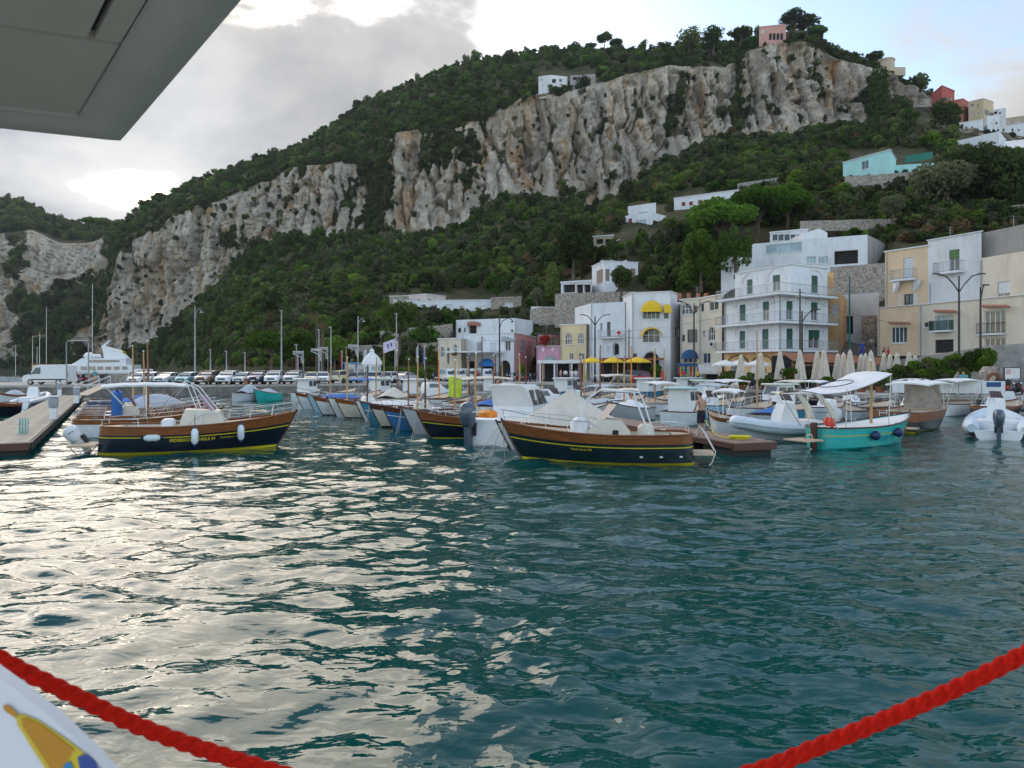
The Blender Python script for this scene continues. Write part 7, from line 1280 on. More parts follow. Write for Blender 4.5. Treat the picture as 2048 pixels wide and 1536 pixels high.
# clothes stall
o = thing('clothes_stall', 'clothes stall hung with coloured beach wear under a blue sign', 'stall', (PX(1352, 88), 88, QZ)); MB().box(0, 2.6, -.8, -.7, 2.15, 2.5).build('blue_sign', AWN, o)
lettering('SOUVENIR', .26, FRW, o, lambda a, b: Vector((1.3 + a, -.815, 2.24 + b)), 0, .003) if False else None
for k in range(12): MB().sheet([[(.1 + .22 * k + .16 * i / 3, -.7 + .05 * (i % 2), z) for i in range(4)] for z in (2.05, 1.1 - .3 * (k % 3))]).build('garment', CL('garment_%d' % k, [(.6, .03, .05), (.7, .5, .03), (.05, .3, .1), (.65, .65, .62), (.05, .1, .4), (.3, .6, .1), (.6, .5, .4)][k % 7]), o)
MB().tube([(0, -.7, 2.1), (2.7, -.7, 2.1)], .025, 6).build('hanging_rail', METAL, o)
def lamp(label, px, Y, ptop, kind, z=QZ, mat=BLACKM, arm=1.5):
    o = thing('street_lamp', label, 'street lamp', (PX(px, Y), Y, z), 0, 'street lamps'); H = PZ(ptop, Y) - z; r = .055 + .0006 * Y
    MB().lathe([(r * 2, 0), (r * 1.9, .5), (r * 1.1, .65), (r, H * .6), (r * .7, H)], 8).build('pole', mat, o, True)
    for sd in ((-1, 1) if kind == 'double' else (1,) if kind != 'pole' else ()):
        a = MB().tube([(0, 0, H * .86), (sd * arm * .25, 0, H * .93), (sd * arm * .6, 0, H * 1.0), (sd * arm, 0, H * 1.02)] if kind != 'hook' else [(0, 0, H * .8), (sd * arm * .2, 0, H * .92), (sd * arm * .7, 0, H * .97), (sd * arm, 0, H * .94)], r * .55, 6).build('arm', mat, o, True)
        x = sd * arm
        if kind == 'hook': MB().lathe([(.04, .25), (.1, .2), (.28, 0), (.02, -.02)], 10, (x, 0, H * .94 - .3)).build('lamp_head', mat, a, True)
        else: MB().rbox(x - .1 - (.25 if sd < 0 else .1), x + .1 + (.25 if sd > 0 else .1), -.1, .1, H * 1.02 - .05, H * 1.02 + .05, .03).build('lamp_head', mat, a, True)
    if kind == 'pole': MB().rbox(-.28, .12, -.09, .09, H - .02, H + .1, .03).build('lamp_head', METAL, o, True)
lamp('black twin armed street lamp before the white stair house', 1190, 90, 632, 'double', arm=1.6); lamp('black twin armed street lamp before the narrow cream house', 1388, 84, 606, 'double', arm=1.7); lamp('tall black twin armed street lamp at the right before the front terrace house', 1918, 57, 552, 'double', arm=1.8); lamp('black lamp with a hooked lantern before the arcade', 999, 98, 632, 'hook', arm=1.8); lamp('curved lamp on the timber pole before the corner house', 1604, 66, 622, 'single', arm=1.4); lamp('slim green lamp post by the alley', 1699, 74, 552, 'pole', 3.3, M('lamp_green', (.01, .09, .08), .5)); lamp('short dark lamp at the right edge beside the shrine', 1961, 56, 574, 'single', arm=.35)
for k, (px, Y, pt, w_) in enumerate(((390, 96, 612, 'nearest the cliff'), (563, 100, 622, 'left of the palm trees'), (421, 104, 700, 'behind the bronze car'), (453, 106, 703, 'behind the white car'), (490, 108, 706, 'behind the silver car'), (593, 101, 690, 'left of the twin palms'), (662, 104, 655, 'right of the palm trees'), (716, 106, 632, 'with a lantern by the white kiosk'), (793, 100, 628, 'left of the cream house'), (638, 105, 660, 'between the palms and the kiosk'))): lamp('tall slender grey lamp pole ' + w_, px, Y, pt, 'pole' if k not in (0, 7) else 'hook', mat=METAL, arm=.9)
LAT = M('lattice_white', (.62, .63, .64), .6)
for k, (px, Y, pz) in enumerate(((606, 101, 703), (642, 104, 698), (655, 106, 695), (716, 103, 690), (795, 99, 683))):
    o = thing('festive_light_bracket', 'white lattice festive light bracket on the %s pole from the left' % ('first', 'second', 'third', 'fourth', 'fifth')[k], 'bracket', (PX(px, Y), Y, PZ(pz + 24, Y)), 0, 'festive light brackets'); H = 24 * Y / F; Wd = 20 * Y / F
    fr = MB().tube([(0, 0, 0), (0, 0, H), (-Wd, 0, H), (-Wd, 0, H * .8), (-.3, 0, H * .55), (0, 0, 0)], .05, 5); fr.build('frame', LAT, o)
    lt = MB()
    for i in range(6): lt.tube([(-Wd * i / 6, 0, H), (-Wd * (i + 1) / 6, 0, H * .82)], .03, 4); lt.tube([(-Wd * (i + 1) / 6, 0, H), (-Wd * i / 6, 0, H * .82)], .03, 4)
    for i in range(4): lt.tube([(0, 0, H * (.2 * i)), (-.4, 0, H * (.2 * i + .2))], .03, 4)
    lt.build('lattice', LAT, o); MB().tube([(.06, 0, -4.5), (.06, 0, H + .2)], .06, 6).build('pole', METAL, o)
for k, (px, Y, pt, c1, lab, wd) in enumerate(((790, 97, 676, (.62, .58, .68), 'white flag with a violet emblem on a pole by the hedge', 1.6), (733, 101, 697, (.62, .66, .66), 'furled white feather banner beside the kiosk', .7), (836, 99, 690, (.7, .7, .7), 'furled white flag left of the cream house', .4), (849, 100, 692, (.12, .25, .5), 'furled blue and white flag left of the cream house', .4), (684, 103, 700, (.5, .03, .04), 'small red and white flag by the kiosk', .4), (596, 100, 708, (.45, .2, .3), 'small furled flag among the left poles', .4))):
    o = thing('flag', lab, 'flag', (PX(px, Y), Y, QZ), 0); H = PZ(pt, Y) - QZ; MB().tube([(0, 0, 0), (0, 0, H)], .035, 6).build('flagpole', FRW, o, True)
    rows = [[(-.03 - wd * i / 8 * (1 if k == 0 else .6), .12 * math.sin(i * 1.3), H - .1 - j * (1.5 if k == 0 else 2.2) / 5 - .35 * (i / 8) * (1.6 if k == 0 else 1)) for i in range(9)] for j in range(6)]; f_ = MB().sheet(rows).build('cloth', CL('flag_%d' % k, c1), o, True)
    if k == 0: [MB().add([(-.5 - e - .16, -.16, H - .75 - e * .5), (-.5 - e, -.16, H - 1.25 - e * .5), (-.5 - e + .12, -.16, H - 1.15 - e * .5), (-.5 - e + .06, -.16, H - .62 - e * .5)], [(0,1,2,3)]).build('emblem', CL('violet', (.10, .07, .30)), f_) for e in (0, .45)]
# kiosk, booths, sign, hoarding, shrine
o = thing('ticket_kiosk', 'white kiosk with a bell shaped roof on the quay', 'kiosk', (PX(744, 96), 96, QZ)); MB().lathe([(1.25, 0), (1.25, 2.3), (1.45, 2.35), (1.45, 2.5), (1.3, 2.9), (.9, 3.5), (.45, 3.9), (.3, 4.1), (.34, 4.3), (.1, 4.6)], 8).build('body', FRW, o)
for k in range(8):
    a = 2*math.pi*(k + .5)/8; m = Matrix.Rotation(a, 4, 'Z'); MB().box(1.16, 1.18, -.34, .34, .9, 2.1, m).build('window', GLASSB, o)
o = thing('ticket_booth', 'low white booths with blue posts left of the kiosk', 'booth', (PX(690, 98), 98, QZ)); MB().box(0, 3.2, 0, 2, 0, 2.5).build('cabin', FRW, o); MB().box(-.2, 3.4, -.4, 2.2, 2.5, 2.68).build('roof', M('booth_blue', (.12, .28, .42), .6), o)
for x in (0, 1.6, 3.15): MB().box(x - .07, x + .07, -.3, -.16, 0, 2.5).build('post', M('booth_post', (.04, .12, .34), .6), o)
for x in (.3, 1.9): MB().box(x, x + 1.0, -.02, .02, 1.0, 2.1).build('window', GLASS, o)
o = thing('site_hoarding', 'long white hoarding on the right quay with a blue sign at its end', 'hoarding', (PX(1781, 49.6), 49.4, QZ - .02), math.atan2(-2.1, PX(2008, 47.3) - PX(1781, 49.6))); l = 6.9
for k in range(5): MB().box(k * l / 5 + .02, (k + 1) * l / 5 - .02, 0, .06, .25, 1.12).build('panel', FRW, o)
for k in range(6): MB().box(k * l / 5 - .05, k * l / 5 + .05, .07, .5, 0, 1.1).build('support', METAL, o)
MB().box(l - 1.1, l - .25, -.02, -.006, .72, 1.05).build('blue_sign', AWN, o)
o = thing('stone_shrine', 'small stone niche with a brick arch in the ramp wall at the right', 'shrine', (PX(1968, 53), 53, QZ)); ol = [(0, 0), (1.55, 0), (1.55, 1.6), (1.25, 2.1), (.35, 2.1), (0, 1.7)]
MB().prism(ol, 0, .6, 'y').build('stonework', RUBBLE, o); n = 9
for k in range(n): a = math.pi * (k + .5) / n; m = Matrix.Translation((.72 + .42 * math.cos(a), -.04, 1.05 + .5 * math.sin(a))) @ Matrix.Rotation(-(a - math.pi/2), 4, 'Y'); MB().box(-.08, .08, -.03, .2, -.1, .1, m).build('brick', TERRA, o)
MB().prism([(.38, .05), (1.06, .05), (1.06, 1.05), (.72, 1.45), (.38, 1.05)], -.012, .0, 'y').build('niche', CREAM, o); MB().loft([[(.72 + r_ * math.cos(k), -.06 + r_ * .5 * math.sin(k), z) for k in (0, 1, 2, 3, 4, 5)] for r_, z in ((.14, .1), (.1, .5), (.12, .75), (.05, .85))]).build('statue', M('statue', (.08, .1, .09), .6), o, True)
o = thing('notice_board', 'framed white notice board on the wall at the right', 'notice board', (PX(2008, 52), 52, QZ + 1.0)); MB().box(0, 1.25, 0, .08, 0, 1.05).build('frame', FRD, o); MB().box(.08, 1.17, -.015, -.004, .08, .97).build('sheet', FRW, o)
for k in range(6): MB().box(.62, 1.08, -.022, -.017, .85 - k * .11, .87 - k * .11).build('print_line', GREYSH, o)
MB().box(.14, .52, -.022, -.017, .5, .9).build('picture', CL('poster', (.6, .4, .36)), o); MB().box(-.02, .06, .0, .08, -1.0, 0).build('leg', FRD, o); MB().box(1.19, 1.27, .0, .08, -1.0, 0).build('leg', FRD, o)
o = thing('portal_frame', 'tall grey pipe portal on the left pier', 'portal', (PX(133, 77), 77, QZ)); MB().tube([(0, 0, 0), (0, 0, 4.7), (.15, 0, 4.95), (2.3, 0, 4.95), (2.45, 0, 4.7), (2.45, 0, 0)], .07, 8).build('pipe', METAL, o, True)
o = thing('site_cabin', 'small beige cabin behind the van on the pier', 'cabin', (PX(64, 90), 90, QZ)); MB().box(0, 1.8, 0, 2, 0, 2.3).build('body', CREAM, o); MB().box(-.1, 1.9, -.1, 2.1, 2.3, 2.42).build('roof', TERRA, o); MB().box(.5, 1.3, -.02, -.005, 1.1, 1.8).build('window', GLASSB, o)
o = thing('low_stone_wall', 'low rubble wall behind the motorcycles on the pier', 'wall', (PX(150, 88), 88, QZ)); MB().box(0, 7.5, 0, .5, 0, 1.1).build('stonework', RUBBLE, o); MB().box(-.05, 7.55, -.05, .55, 1.1, 1.2).build('coping', CONC, o)
tag(MB().lathe([(.22, 0), (.2, .5), (.26, .55), (.26, .72), (.1, .8)], 12, (PX(492, 78.7), 78.7, QZ)).build('bollard', TERRA, None, True), 'rusty mooring bollard on the quay edge above a blue float', 'bollard')
tag(MB().ball((PX(490, 78.5), 78.5, .55), (.26, .26, .32), 10, 8).build('mooring_buoy', FENDB, None, True), 'blue float hanging on the quay wall below the bollard', 'buoy')
tag(MB().lathe([(.02, 0), (.42, 0), (.5, .05), (.5, .9), (.45, .95)], 12, (PX(1903, 53.5), 53.5, QZ)).build('cable_drum', GREYC, None, True), 'grey drum beside the lamp behind the hoarding', 'drum') if False else None
# utility poles with wires
for k, (px, Y, pt, z) in enumerate(((964, 99, 672, QZ), (1258, 93, 658, QZ), (1600, 66.5, 578, QZ))):
    o = thing('utility_pole', ('timber utility pole with small insulators before the arcade', 'weathered timber utility pole before the white stair house', 'tall rusty utility pole with crossarms before the corner house')[k], 'pole', (PX(px, Y), Y, z), 0, 'utility poles'); H = PZ(pt, Y) - z; MB().tube([(0, 0, 0), (0, 0, H)], [.11, .07], 8).build('pole', BARK, o, True)
    for q in range(3): a = MB().box(-.45, .45, -.05, .05, H - .35 - q * .4, H - .28 - q * .4).build('crossarm', METAL, o); MB().lathe([(.04, 0), (.05, .06), (.03, .14)], 6, (-.38, 0, H - .28 - q * .4)).build('insulator', FRW, a); MB().lathe([(.04, 0), (.05, .06), (.03, .14)], 6, (.38, 0, H - .28 - q * .4)).build('insulator', FRW, a)
def wire(name_label, a, b, sag=.6):
    a, b = P(*a), P(*b); tag(MB().tube([tuple(a.lerp(b, t) - Vector((0, 0, sag * 4 * t * (1 - t)))) for t in [i / 12 for i in range(13)]], .018, 3).build('overhead_wire', BLACKM), name_label, 'wire', 'overhead wires')
wire('overhead wire from the stair house pole to the corner house pole', (1258, 662, 93), (1600, 590, 66.5)); wire('overhead wire from the arcade pole to the stair house pole', (964, 680, 99), (1258, 668, 93)); wire('overhead wire from the corner house pole to the peach house', (1600, 592, 66.5), (1835, 648, 72)); wire('lower overhead wire crossing the yellow awning house', (1258, 676, 93), (1448, 650, 82))
# pots, hedges, shrubs
def shrub(name, label, loc, r, hgt, mat, n=500, size=.16, group=None, pot=None, cat='shrub', flower=None, seed=0):
    rr_ = np.random.default_rng(int(abs(loc[0] * 97 + loc[1] * 31)) + seed); o = thing(name, label, cat, loc, 0, group); z0 = 0
    if pot: MB().lathe([(.02, 0), (pot * .7, 0), (pot, pot * .95), (pot * 1.12, pot), (pot * 1.12, pot * 1.15), (pot * .95, pot * 1.15), (pot * .9, pot * 1.0), (.02, pot * 1.0)], 14).build('pot', TERRA, o, True, 50); z0 = pot
    st = MB()
    for k in range(4): a = rr_.uniform(0, 6.28); st.tube([(0, 0, z0 * .9), (.3 * r * math.cos(a), .3 * r * math.sin(a), z0 + hgt * .45), (.55 * r * math.cos(a), .55 * r * math.sin(a), z0 + hgt * .75)], [.03, .02, .008], 5)
    st.build('stem', BARK, o); v, f = leaf_cloud(rr_, round_blobs(rr_, r, hgt, 7, z0), n, size); me = crown_mesh('foliage', v, f, mat); c = bpy.data.objects.new('foliage', me); col.objects.link(c); c.parent = o
    if flower: v, f = leaf_cloud(rr_, round_blobs(rr_, r * 1.02, hgt, 5, z0), 40, size * .8); me = crown_mesh('flowers', v, f, flower); c = bpy.data.objects.new('flowers', me); col.objects.link(c); c.parent = o
    return o
FLR = leaf_material('petal_red', (.4, .03, .02), (.6, .08, .04)); FLP = leaf_material('petal_pink', (.5, .2, .35), (.6, .35, .45))
wordn = ['first', 'second', 'third', 'fourth', 'fifth', 'sixth', 'seventh', 'eighth', 'ninth', 'tenth', 'eleventh', 'twelfth']
for k, (px, Y, r, hg, mat, pt, fl) in enumerate(((1449, 62.5, .7, .8, L_MID, .42, None), (1485, 61.5, .6, .9, L_BRIGHT, .35, FLR), (1535, 60, .75, .8, L_MID, .45, None), (1576, 59, .8, 1.5, L_BRIGHT, .45, FLR), (1649, 58, .6, .8, L_BRIGHT, .4, None), (1690, 57.5, .5, .9, L_MID, .4, None), (1722, 57, .55, .8, L_MID, .42, None), (1760, 56, .5, .8, L_BRIGHT, .42, None))): shrub('potted_plant', 'terracotta pot with a leafy shrub, %s from the left on the terrace edge' % wordn[k], (PX(px, Y), Y, QZ), r, hg, mat, 420, .16, 'potted plants along the terrace edge', pt, 'potted plant', fl)
for k, (px, Y, r, hg, mat) in enumerate(((1455, 67, 1.2, 1.7, L_MID), (1500, 67, 1.1, 1.6, L_BRIGHT), (1545, 66, 1.2, 1.5, L_OLIVE), (1585, 66, 1.2, 2.0, L_BRIGHT), (1622, 66.5, 1.3, 1.9, L_OLIVE), (1665, 66, 1.2, 1.7, L_OLIVE))): shrub('terrace_bush', 'leafy terrace bush, %s from the left behind the closed parasols' % wordn[k], (PX(px, Y), Y, QZ), r, hg, mat, 800, .2, 'bushes on the terrace')
for k in range(9): px = 1758 + k * 21; Y = 56 - k * .25; shrub('hedge_bush', 'hedge bush, %s from the left behind the white hoarding' % wordn[k], (PX(px, Y), Y, QZ), .85 + .15 * (k % 2), 1.75 + .2 * (k % 3), (L_OLIVE, L_BRIGHT, L_MID)[k % 3], 900, .17, 'hedge behind the hoarding')
for k in range(12): px = 1778 + k * 18; Y = 60.2 - k * .42; shrub('bank_plant', 'plant on the street bank, %s from the left above the hedge' % wordn[k], (PX(px, Y), Y, 1.5 + .13 * k), .95, 1.7 + .3 * (k % 2), (L_OLIVE, L_MID, L_PINE, L_BRIGHT)[k % 4] if k else L_DRY, 1500, .16, 'plants on the street bank')
for k in range(8): px = 768 + k * 13; Y = 100; shrub('hedge_bush', 'bright hedge bush, %s from the kiosk along the quay road' % wordn[k], (PX(px, Y), Y, QZ), .8, 2.0 + .2 * (k % 3), L_BRIGHT, 500, .2, 'bright hedge by the kiosk')
shrub('small_tree', 'small round tree in front of the salmon wall', (PX(1043, 100), 100, QZ), .85, 2.2, L_BRIGHT, 600, .18, None, .5, 'tree'); shrub('small_tree', 'bright young tree beside the red saloon', (PX(1311, 86), 86, QZ), 1.1, 2.6, L_BRIGHT, 700, .22, None, None, 'tree')
shrub('terrace_flowers', 'coral bougainvillea on the pink house terrace', (PX(1090, 108.5), 108.5, PZ(692, 108.5)), 1.1, 1.6, FLR, 500, .2, None, None, 'plant'); shrub('window_flowers', 'dark red flowers in the cream house window box', (PX(910, 107.6), 107.6, PZ(711, 107.6)), .5, .5, L_DRY, 200, .12, None, None, 'plant')
# ------------------------------------------------------------------ trees one can tell apart
def tree(label, px, py, Y, r, hgt, kind, mat, n=2600, size=.34, name='broadleaf_tree', group=None, seed=1):
    base = P(px, py, Y); rr_ = np.random.default_rng(seed + int(px)); o = thing(name, label, 'tree', tuple(base), 0, group); tr = MB(); blobs = []
    if kind == 'pine':                                     # umbrella pine: bare trunk, spreading limbs, flat crown
        tr.tube([(0, 0, -1), (.1 * r, 0, hgt * .35), (.05 * r, .1, hgt * .62)], [.05 * r + .1, .04 * r + .08, .05 * r], 8)
        for k in range(11): a = 2*math.pi*k/11 + rr_.uniform(-.2, .2); q = r * rr_.uniform(.5, .8); tr.tube([(.06 * r, 0, hgt * rr_.uniform(.42, .58)), (q * .5 * math.cos(a), q * .5 * math.sin(a), hgt * .64), (q * math.cos(a), q * math.sin(a), hgt * .74)], [.05 * r, .03 * r, .015 * r], 6); blobs.append(((q * math.cos(a), q * math.sin(a), hgt * rr_.uniform(.68, .82)), (r * .36, r * .36, r * .24)))
        for k in range(9): a = rr_.uniform(0, 6.28); q = r * rr_.uniform(0, .55); blobs.append(((q * math.cos(a), q * math.sin(a), hgt * rr_.uniform(.82, .95)), (r * .38, r * .38, r * .22)))
    elif kind == 'weep':
        tr.tube([(0, 0, -1), (0, 0, hgt * .6)], [.3, .12], 8)
        for k in range(22): a = rr_.uniform(0, 6.28); q = r * rr_.uniform(.2, .8); z = hgt * rr_.uniform(.18, .9) * (1 - .25 * q / r); blobs.append(((q * math.cos(a), q * math.sin(a), z), (r * .25, r * .25, hgt * .16)))
    elif kind == 'cypress':
        tr.tube([(0, 0, -1), (0, 0, hgt * .8)], [.2, .05], 6); blobs = [((0, 0, hgt * f), (r * (1 - .75 * abs(f - .4)), r * (1 - .75 * abs(f - .4)), hgt * .12)) for f in (.12, .25, .38, .5, .62, .74, .86, .94)]
    else:
        tr.tube([(0, 0, -1), (.05 * r, 0, hgt * .3), (0, .05 * r, hgt * .5)], [.07 * r + .08, .05 * r + .05, .04 * r], 8)
        for k in range(7): a = 2*math.pi*k/7; q = r * .6; tr.tube([(0, 0, hgt * .32), (q * .5 * math.cos(a), q * .5 * math.sin(a), hgt * .5), (q * math.cos(a), q * math.sin(a), hgt * .68)], [.04 * r, .025 * r, .01 * r], 6)
        blobs = round_blobs(rr_, r, hgt * .8, 16, hgt * .2)
    tr.build('trunk', BARK, o, True); v, f = leaf_cloud(rr_, blobs, n, size); c = bpy.data.objects.new('crown', crown_mesh('crown', v, f, mat)); col.objects.link(c); c.parent = o; return o
L_LIME = leaf_material('leaf_fresh', (.085, .16, .025), (.20, .30, .06), .45); L_PINEB = leaf_material('leaf_pine_bright', (.05, .125, .018), (.14, .25, .04), .4); pg = 'umbrella pines above the villa'
tree('broad umbrella pine left of the group behind the villa', 1436, 512, 126, 6.2, 9.6, 'pine', L_PINEB, 9500, .42, 'umbrella_pine', pg); tree('tall umbrella pine in the middle of the group behind the villa', 1510, 496, 131, 6.2, 10.6, 'pine', L_PINEB, 9500, .42, 'umbrella_pine', pg, 2); tree('umbrella pine at the right of the group behind the villa', 1570, 480, 134, 5.8, 10.4, 'pine', L_PINEB, 8500, .42, 'umbrella_pine', pg, 3)
tree('bright weeping tree above the narrow cream house', 1402, 572, 109, 3.4, 9.6, 'weep', L_LIME, 6200, .34, 'weeping_tree'); tree('dark ragged cedar beside the modern villa', 1471, 545, 106, 2.6, 7.4, 'weep', L_PINE, 1500, .34, 'cedar_tree'); tree('large dark oak above the shuttered house', 1146, 560, 150, 5.2, 14, 'round', L_DARK, 4200, .5); tree('tapering young conifer left of the porch house', 1105, 608, 140, 1.6, 8.0, 'cypress', L_MID, 1400, .36, 'conifer_tree'); tree('glossy round magnolia in front of the shuttered house', 1242, 590, 116, 2.2, 5.0, 'round', L_DARK, 2200, .3); tree('bright broad tree left of the long villa', 798, 700, 118, 3.4, 8.6, 'round', L_MID, 3600, .36); tree('light green pine behind the parked cars', 540, 742, 118, 4.0, 6.4, 'pine', L_BRIGHT, 3000, .36, 'pine_tree'); tree('bushy bright tree left of the twin palms', 606, 738, 120, 3.0, 6.4, 'round', L_BRIGHT, 2600, .36); tree('bright bushy tree right of the twin palms', 668, 738, 121, 2.8, 6.0, 'round', L_BRIGHT, 2400, .36); tree('round silver olive tree on the right slope', 1785, 446, 116, 2.2, 4.6, 'round', L_OLIVE, 1800, .26, 'olive_tree'); tree('olive bush by the rubble retaining wall', 1074, 610, 138, 1.6, 3.4, 'round', L_OLIVE, 1200, .26, 'olive_tree'); tree('dark spreading tree at the right end of the upper slope', 1960, 420, 126, 7.5, 12, 'round', L_DARK, 5200, .55); tree('dark tree left of the spreading one on the right slope', 1892, 430, 124, 5.5, 10, 'round', L_OLIVE, 4200, .5); tree('dark tree at the far right edge above the peach house', 2040, 425, 120, 5.5, 10, 'round', L_DARK, 4000, .5); tree('tall dark tree in front of the red hotel', 1893, 272, 250, 6.5, 13, 'round', L_DARK, 2600, .7); tree('slender bright tree in the cliff gully', 1758, 258, 345, 6, 30, 'cypress', L_MID, 2400, 1.0, 'conifer_tree')
for k, (px, py, r, hg) in enumerate(((1208, 95, 6, 9), (1232, 100, 4.5, 7), (1378, 112, 8, 13), (1426, 108, 8, 14), (1480, 90, 6, 9), (1588, 70, 8.5, 12), (1612, 72, 7, 10), (1636, 84, 5, 8), (1676, 125, 5, 6), (1700, 130, 4.5, 6), (1750, 137, 4.6, 9), (182, 458, 7, 9), (205, 460, 7, 9), (520, 330, 5, 8))): Y = 385 if px > 1300 else 560 if px < 300 else 545 if px < 600 else 485; tree('skyline pine, %s from the left along the ridge' % ('third fourth fifth sixth seventh eighth ninth tenth eleventh twelfth thirteenth first second fourteenth'.split()[k]) if k != 13 else 'lone spreading tree on the left ridge of the mountain', px, py, Y, r, hg, 'pine' if k not in (2, 3, 13) else 'round', L_PINE if k % 2 else L_MID, 1300, 1.0, 'skyline_pine', 'pines along the skyline')
def palm(label, px, py, Y, hgt, fr):
    o = thing('palm_tree', label, 'palm tree', tuple(P(px, py, Y)), 0, 'twin fan palms'); MB().tube([(0, 0, -1), (.1, 0, hgt * .5), (0, 0, hgt)], [.28, .2, .22], 8).build('trunk', BARK, o, True); rr_ = random.Random(px); c = MB(); dd = MB()
    for k in range(46):
        a = rr_.uniform(0, 6.28); el = rr_.uniform(-1.3, 1.2); l = fr * rr_.uniform(.75, 1.1); d = Vector((math.cos(a) * math.cos(el), math.sin(a) * math.cos(el), math.sin(el))); t_ = Vector((0, 0, hgt)) + d * l * .5; s_ = Vector((-math.sin(a), math.cos(a), 0)); tgt = c if el > -.55 else dd
        tgt.tube([(0, 0, hgt), tuple(t_)], .02, 3)
        for j in range(-4, 5): e = d * math.cos(j * .28) * l * .5 + s_ * math.sin(j * .28) * l * .5 - Vector((0, 0, .16 * l)); tgt.add([tuple(t_), tuple(t_ + e * .5 + s_.cross(d) * .03), tuple(t_ + e), tuple(t_ + e * .5 - s_ * .05)], [(0,1,2,3)])
    c.build('fronds', L_MID, o); dd.build('dead_fronds', L_DRY, o)
palm('left and taller of the twin fan palms behind the cars', 633, 742, 117, 10.2, 1.7); palm('right and nearer of the twin fan palms behind the cars', 645, 742, 113, 8.2, 1.7)
o = thing('banana_plant', 'bright banana clump above the long white villa', 'plant', tuple(P(994, 598, 156))); rr_ = random.Random(2); c = MB()
for k in range(18):
    a = rr_.uniform(0, 6.28); d = Vector((math.cos(a), math.sin(a), 0)); n_ = Vector((-math.sin(a), math.cos(a), 0)); rows = [[tuple(Vector((0, 0, .8)) + d * (2.4 * t) * rr_.uniform(.9, 1.1) + Vector((0, 0, 3.6 * t - 2.6 * t * t)) + n_ * w) for w in (-.32 * math.sin(math.pi * (t * .9 + .08)), .0, .32 * math.sin(math.pi * (t * .9 + .08)))] for t in (0, .25, .5, .75, 1)]; c.sheet(rows)
c.build('leaves', L_BRIGHT, o); MB().tube([(0, 0, -1), (0, 0, 1.4)], [.25, .15], 8).build('stem', L_MID, o)
# ------------------------------------------------------------------ the ferry we stand on: roof overhang, sagging rope, white side panel
FERRY = M('ferry_ceiling', (.52, .46, .38), .6, var=.05, scale=2); FERRYR = M('ferry_rim', (.46, .42, .37), .5, var=.08, scale=3)
o = thing('ferry_roof', 'underside corner of the ferry roof overhang with panel seams, upper left', 'roof', (-1.4, 2.5, 4.11))
e1 = Vector((-.348, -.14)).normalized(); e2 = Vector((.82, -.97)).normalized()
def RP(a, b): q = e1 * a + e2 * b; return (q.x, q.y)
def plate(a0, a1, b0, b1, z0, z1): return MB().loft([[(*RP(a0, b0), z), (*RP(a1, b0), z), (*RP(a1, b1), z), (*RP(a0, b1), z)] for z in (z0, z1)])
for a0, a1, b0, b1 in ((.17, 3.2, .10, .82), (.17, .228, .84, 3.6), (.246, 1.6, .84, 3.6), (1.618, 3.2, .84, 3.6)): plate(a0, a1, b0, b1, .03, .06).build('ceiling_panel', FERRY, o)
plate(.15, 3.25, .08, 3.65, .062, .2).build('roof_core', FRD, o)
def lip(path, mat, r0=.0):
    m_ = MB(); rings = []
    for (x, y), n_ in path: rings.append([(x + n_.x * u, y + n_.y * u, w) for u, w in ((.16, .05), (.155, .02), (.12, .015), (.10, .0), (.05, -.012), (.015, .0), (-.012, .04), (-.02, .12), (-.0, .2), (.16, .2))])
    m_.loft(rings); return m_.build('edge_moulding', mat, o, True, 50)
lip([(RP(.0, .0), (e1 + e2).normalized() * 1.25), (RP(0, 3.7), e1)], FERRYR); lip([(RP(0, .0), (e1 + e2).normalized() * 1.25), (RP(3.3, 0), e2)], FERRYR)
plate(.152, .166, .1, 3.6, .028, .05).build('trim_strip', FERRYR, o)
# rope: three laid strands
ctrl = [(-120, 1245), (0, 1318), (140, 1387), (280, 1453), (420, 1503), (560, 1547), (780, 1605), (1010, 1630), (1250, 1608), (1500, 1546), (1640, 1492), (1800, 1426), (1930, 1368), (2048, 1308), (2180, 1235)]
pts = [P(a, b, 1.02) for a, b in ctrl]; fine = []
for i in range(len(pts) - 1):
    p0_, p1_, p2_, p3_ = pts[max(i-1, 0)], pts[i], pts[i+1], pts[min(i+2, len(pts)-1)]
    for k in range(64): t = k / 64; fine.append(.5 * ((2 * p1_) + (p2_ - p0_) * t + (2*p0_ - 5*p1_ + 4*p2_ - p3_) * t*t + (3*p1_ - p0_ - 3*p2_ + p3_) * t**3))
rope = MB(); rings = []; dist_ = 0
for i, p_ in enumerate(fine):
    d = (fine[min(i+1, len(fine)-1)] - fine[max(i-1, 0)]).normalized(); a = d.cross(Vector((0, 1, 0))).normalized(); b = a.cross(d)
    if i: dist_ += (p_ - fine[i-1]).length
    tw = dist_ / .024 * 2 * math.pi / 3
    rings.append([tuple(p_ + (a * math.cos(q) + b * math.sin(q)) * .0118 * (.66 + .36 * abs(math.cos(1.5 * (q - tw))))) for q in [2*math.pi*k/24 for k in range(24)]])
rope.loft(rings)
tag(rope.build('barrier_rope', M('rope_red', (.60, .014, .006), .85, var=.22, scale=140, bump=.5, fine=900, spec=.1), None, True, 80), 'thick twisted red rope sagging across the foreground', 'rope')
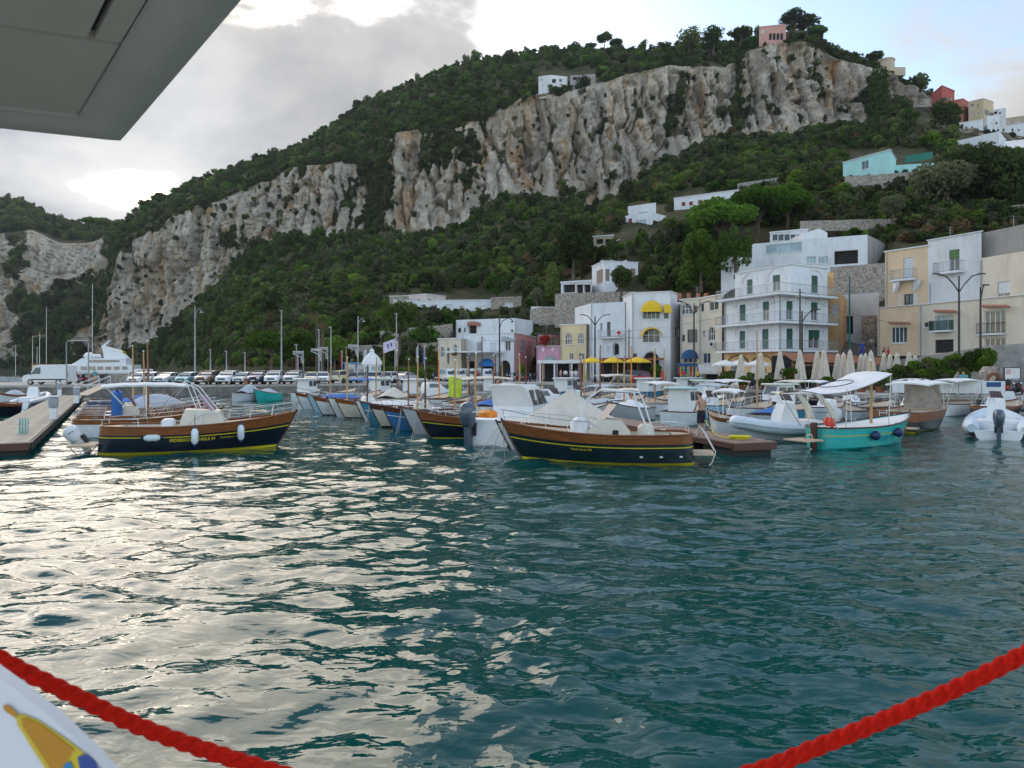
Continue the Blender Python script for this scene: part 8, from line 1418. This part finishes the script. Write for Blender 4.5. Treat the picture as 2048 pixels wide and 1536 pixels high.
# white panel with printed emblem, lower left
o = thing('side_panel', 'white ferry side panel with a yellow and blue emblem, lower left corner', 'panel', tuple(P(0, 1360, .80)))
Yp = .80; c0 = P(0, 1360, Yp)
def Q(px, py, d=0.): p_ = P(px, py, Yp - d); return tuple(p_ - c0)
ol = [(-200, 1225), (-40, 1328), (30, 1378), (108, 1440), (172, 1500), (240, 1572), (290, 1680), (-200, 1680)]
fr_ = [Q(*q) for q in ol]; mb = MB(); mb.loft([fr_, [tuple(Vector(q) + Vector((-.004, .02, 0))) for q in fr_]]); mb.build('board', M('panel_white', (.70, .70, .74), .35, var=.03), o, True, 30)
def decal(nm, poly, mat, d): MB().add([Q(a, b, d) for a, b in poly], [tuple(range(len(poly)))]).build(nm, mat, o)
EY = M('emblem_yellow', (.62, .46, .03), .4, var=.06); EO = M('emblem_orange', (.48, .22, .012), .4, var=.12, scale=9); EB = M('emblem_blue', (.03, .08, .32), .4, var=.2, scale=12); EBL = M('emblem_light_blue', (.03, .2, .45), .4)
decal('emblem_outline', [(30, 1430), (45, 1428), (75, 1440), (120, 1470), (165, 1503), (200, 1560), (130, 1600), (95, 1545), (60, 1490), (35, 1450)], EY, .002)
decal('emblem_fill', [(42, 1437), (52, 1436), (80, 1449), (118, 1476), (148, 1500), (125, 1535), (118, 1570), (100, 1536), (70, 1490), (46, 1455)], EO, .0032)
decal('emblem_tip', [(6, 1411), (14, 1409), (28, 1420), (38, 1432), (31, 1436), (18, 1428), (8, 1420)], EO, .0032)
decal('emblem_blue', [(155, 1514), (172, 1508), (190, 1522), (205, 1560), (165, 1560), (158, 1530)], EB, .0036); decal('emblem_light', [(128, 1530), (140, 1522), (150, 1545), (140, 1575), (120, 1575)], EBL, .0036)

o = thing('ferry_deck', 'white steel deck and side of the ferry below the view, added to bounce light', 'deck', (0, 0, 1.62)); MB().box(-7, 7, -7, .55, -.12, 0).build('deck_plate', M('deck_paint', (.72, .71, .68), .7, var=.08), o); MB().box(-7, 7, .56, .62, -1.7, .25).build('hull_side', GELW, o)  # out of view; added to bounce light up onto the roof underside

# ------------------------------------------------------------------ thin sea haze over the whole bay
hz = MB().box(-1500, 1500, -500, 1500, -4, 330).build('haze', bpy.data.materials.new('haze_air')); hz['kind'] = 'stuff'; hz['label'] = 'thin bluish sea haze in the air over the bay'; hz['category'] = 'haze'
hm = hz.data.materials[0]; hm.use_nodes = True; ht = hm.node_tree; ht.nodes.clear(); ho = N(ht, 'ShaderNodeOutputMaterial'); hv = N(ht, 'ShaderNodeVolumePrincipled')
hv.inputs['Color'].default_value = (.78, .86, 1, 1); hv.inputs['Density'].default_value = .00006; hv.inputs['Anisotropy'].default_value = .3; ht.links.new(hv.outputs[0], ho.inputs['Volume'])
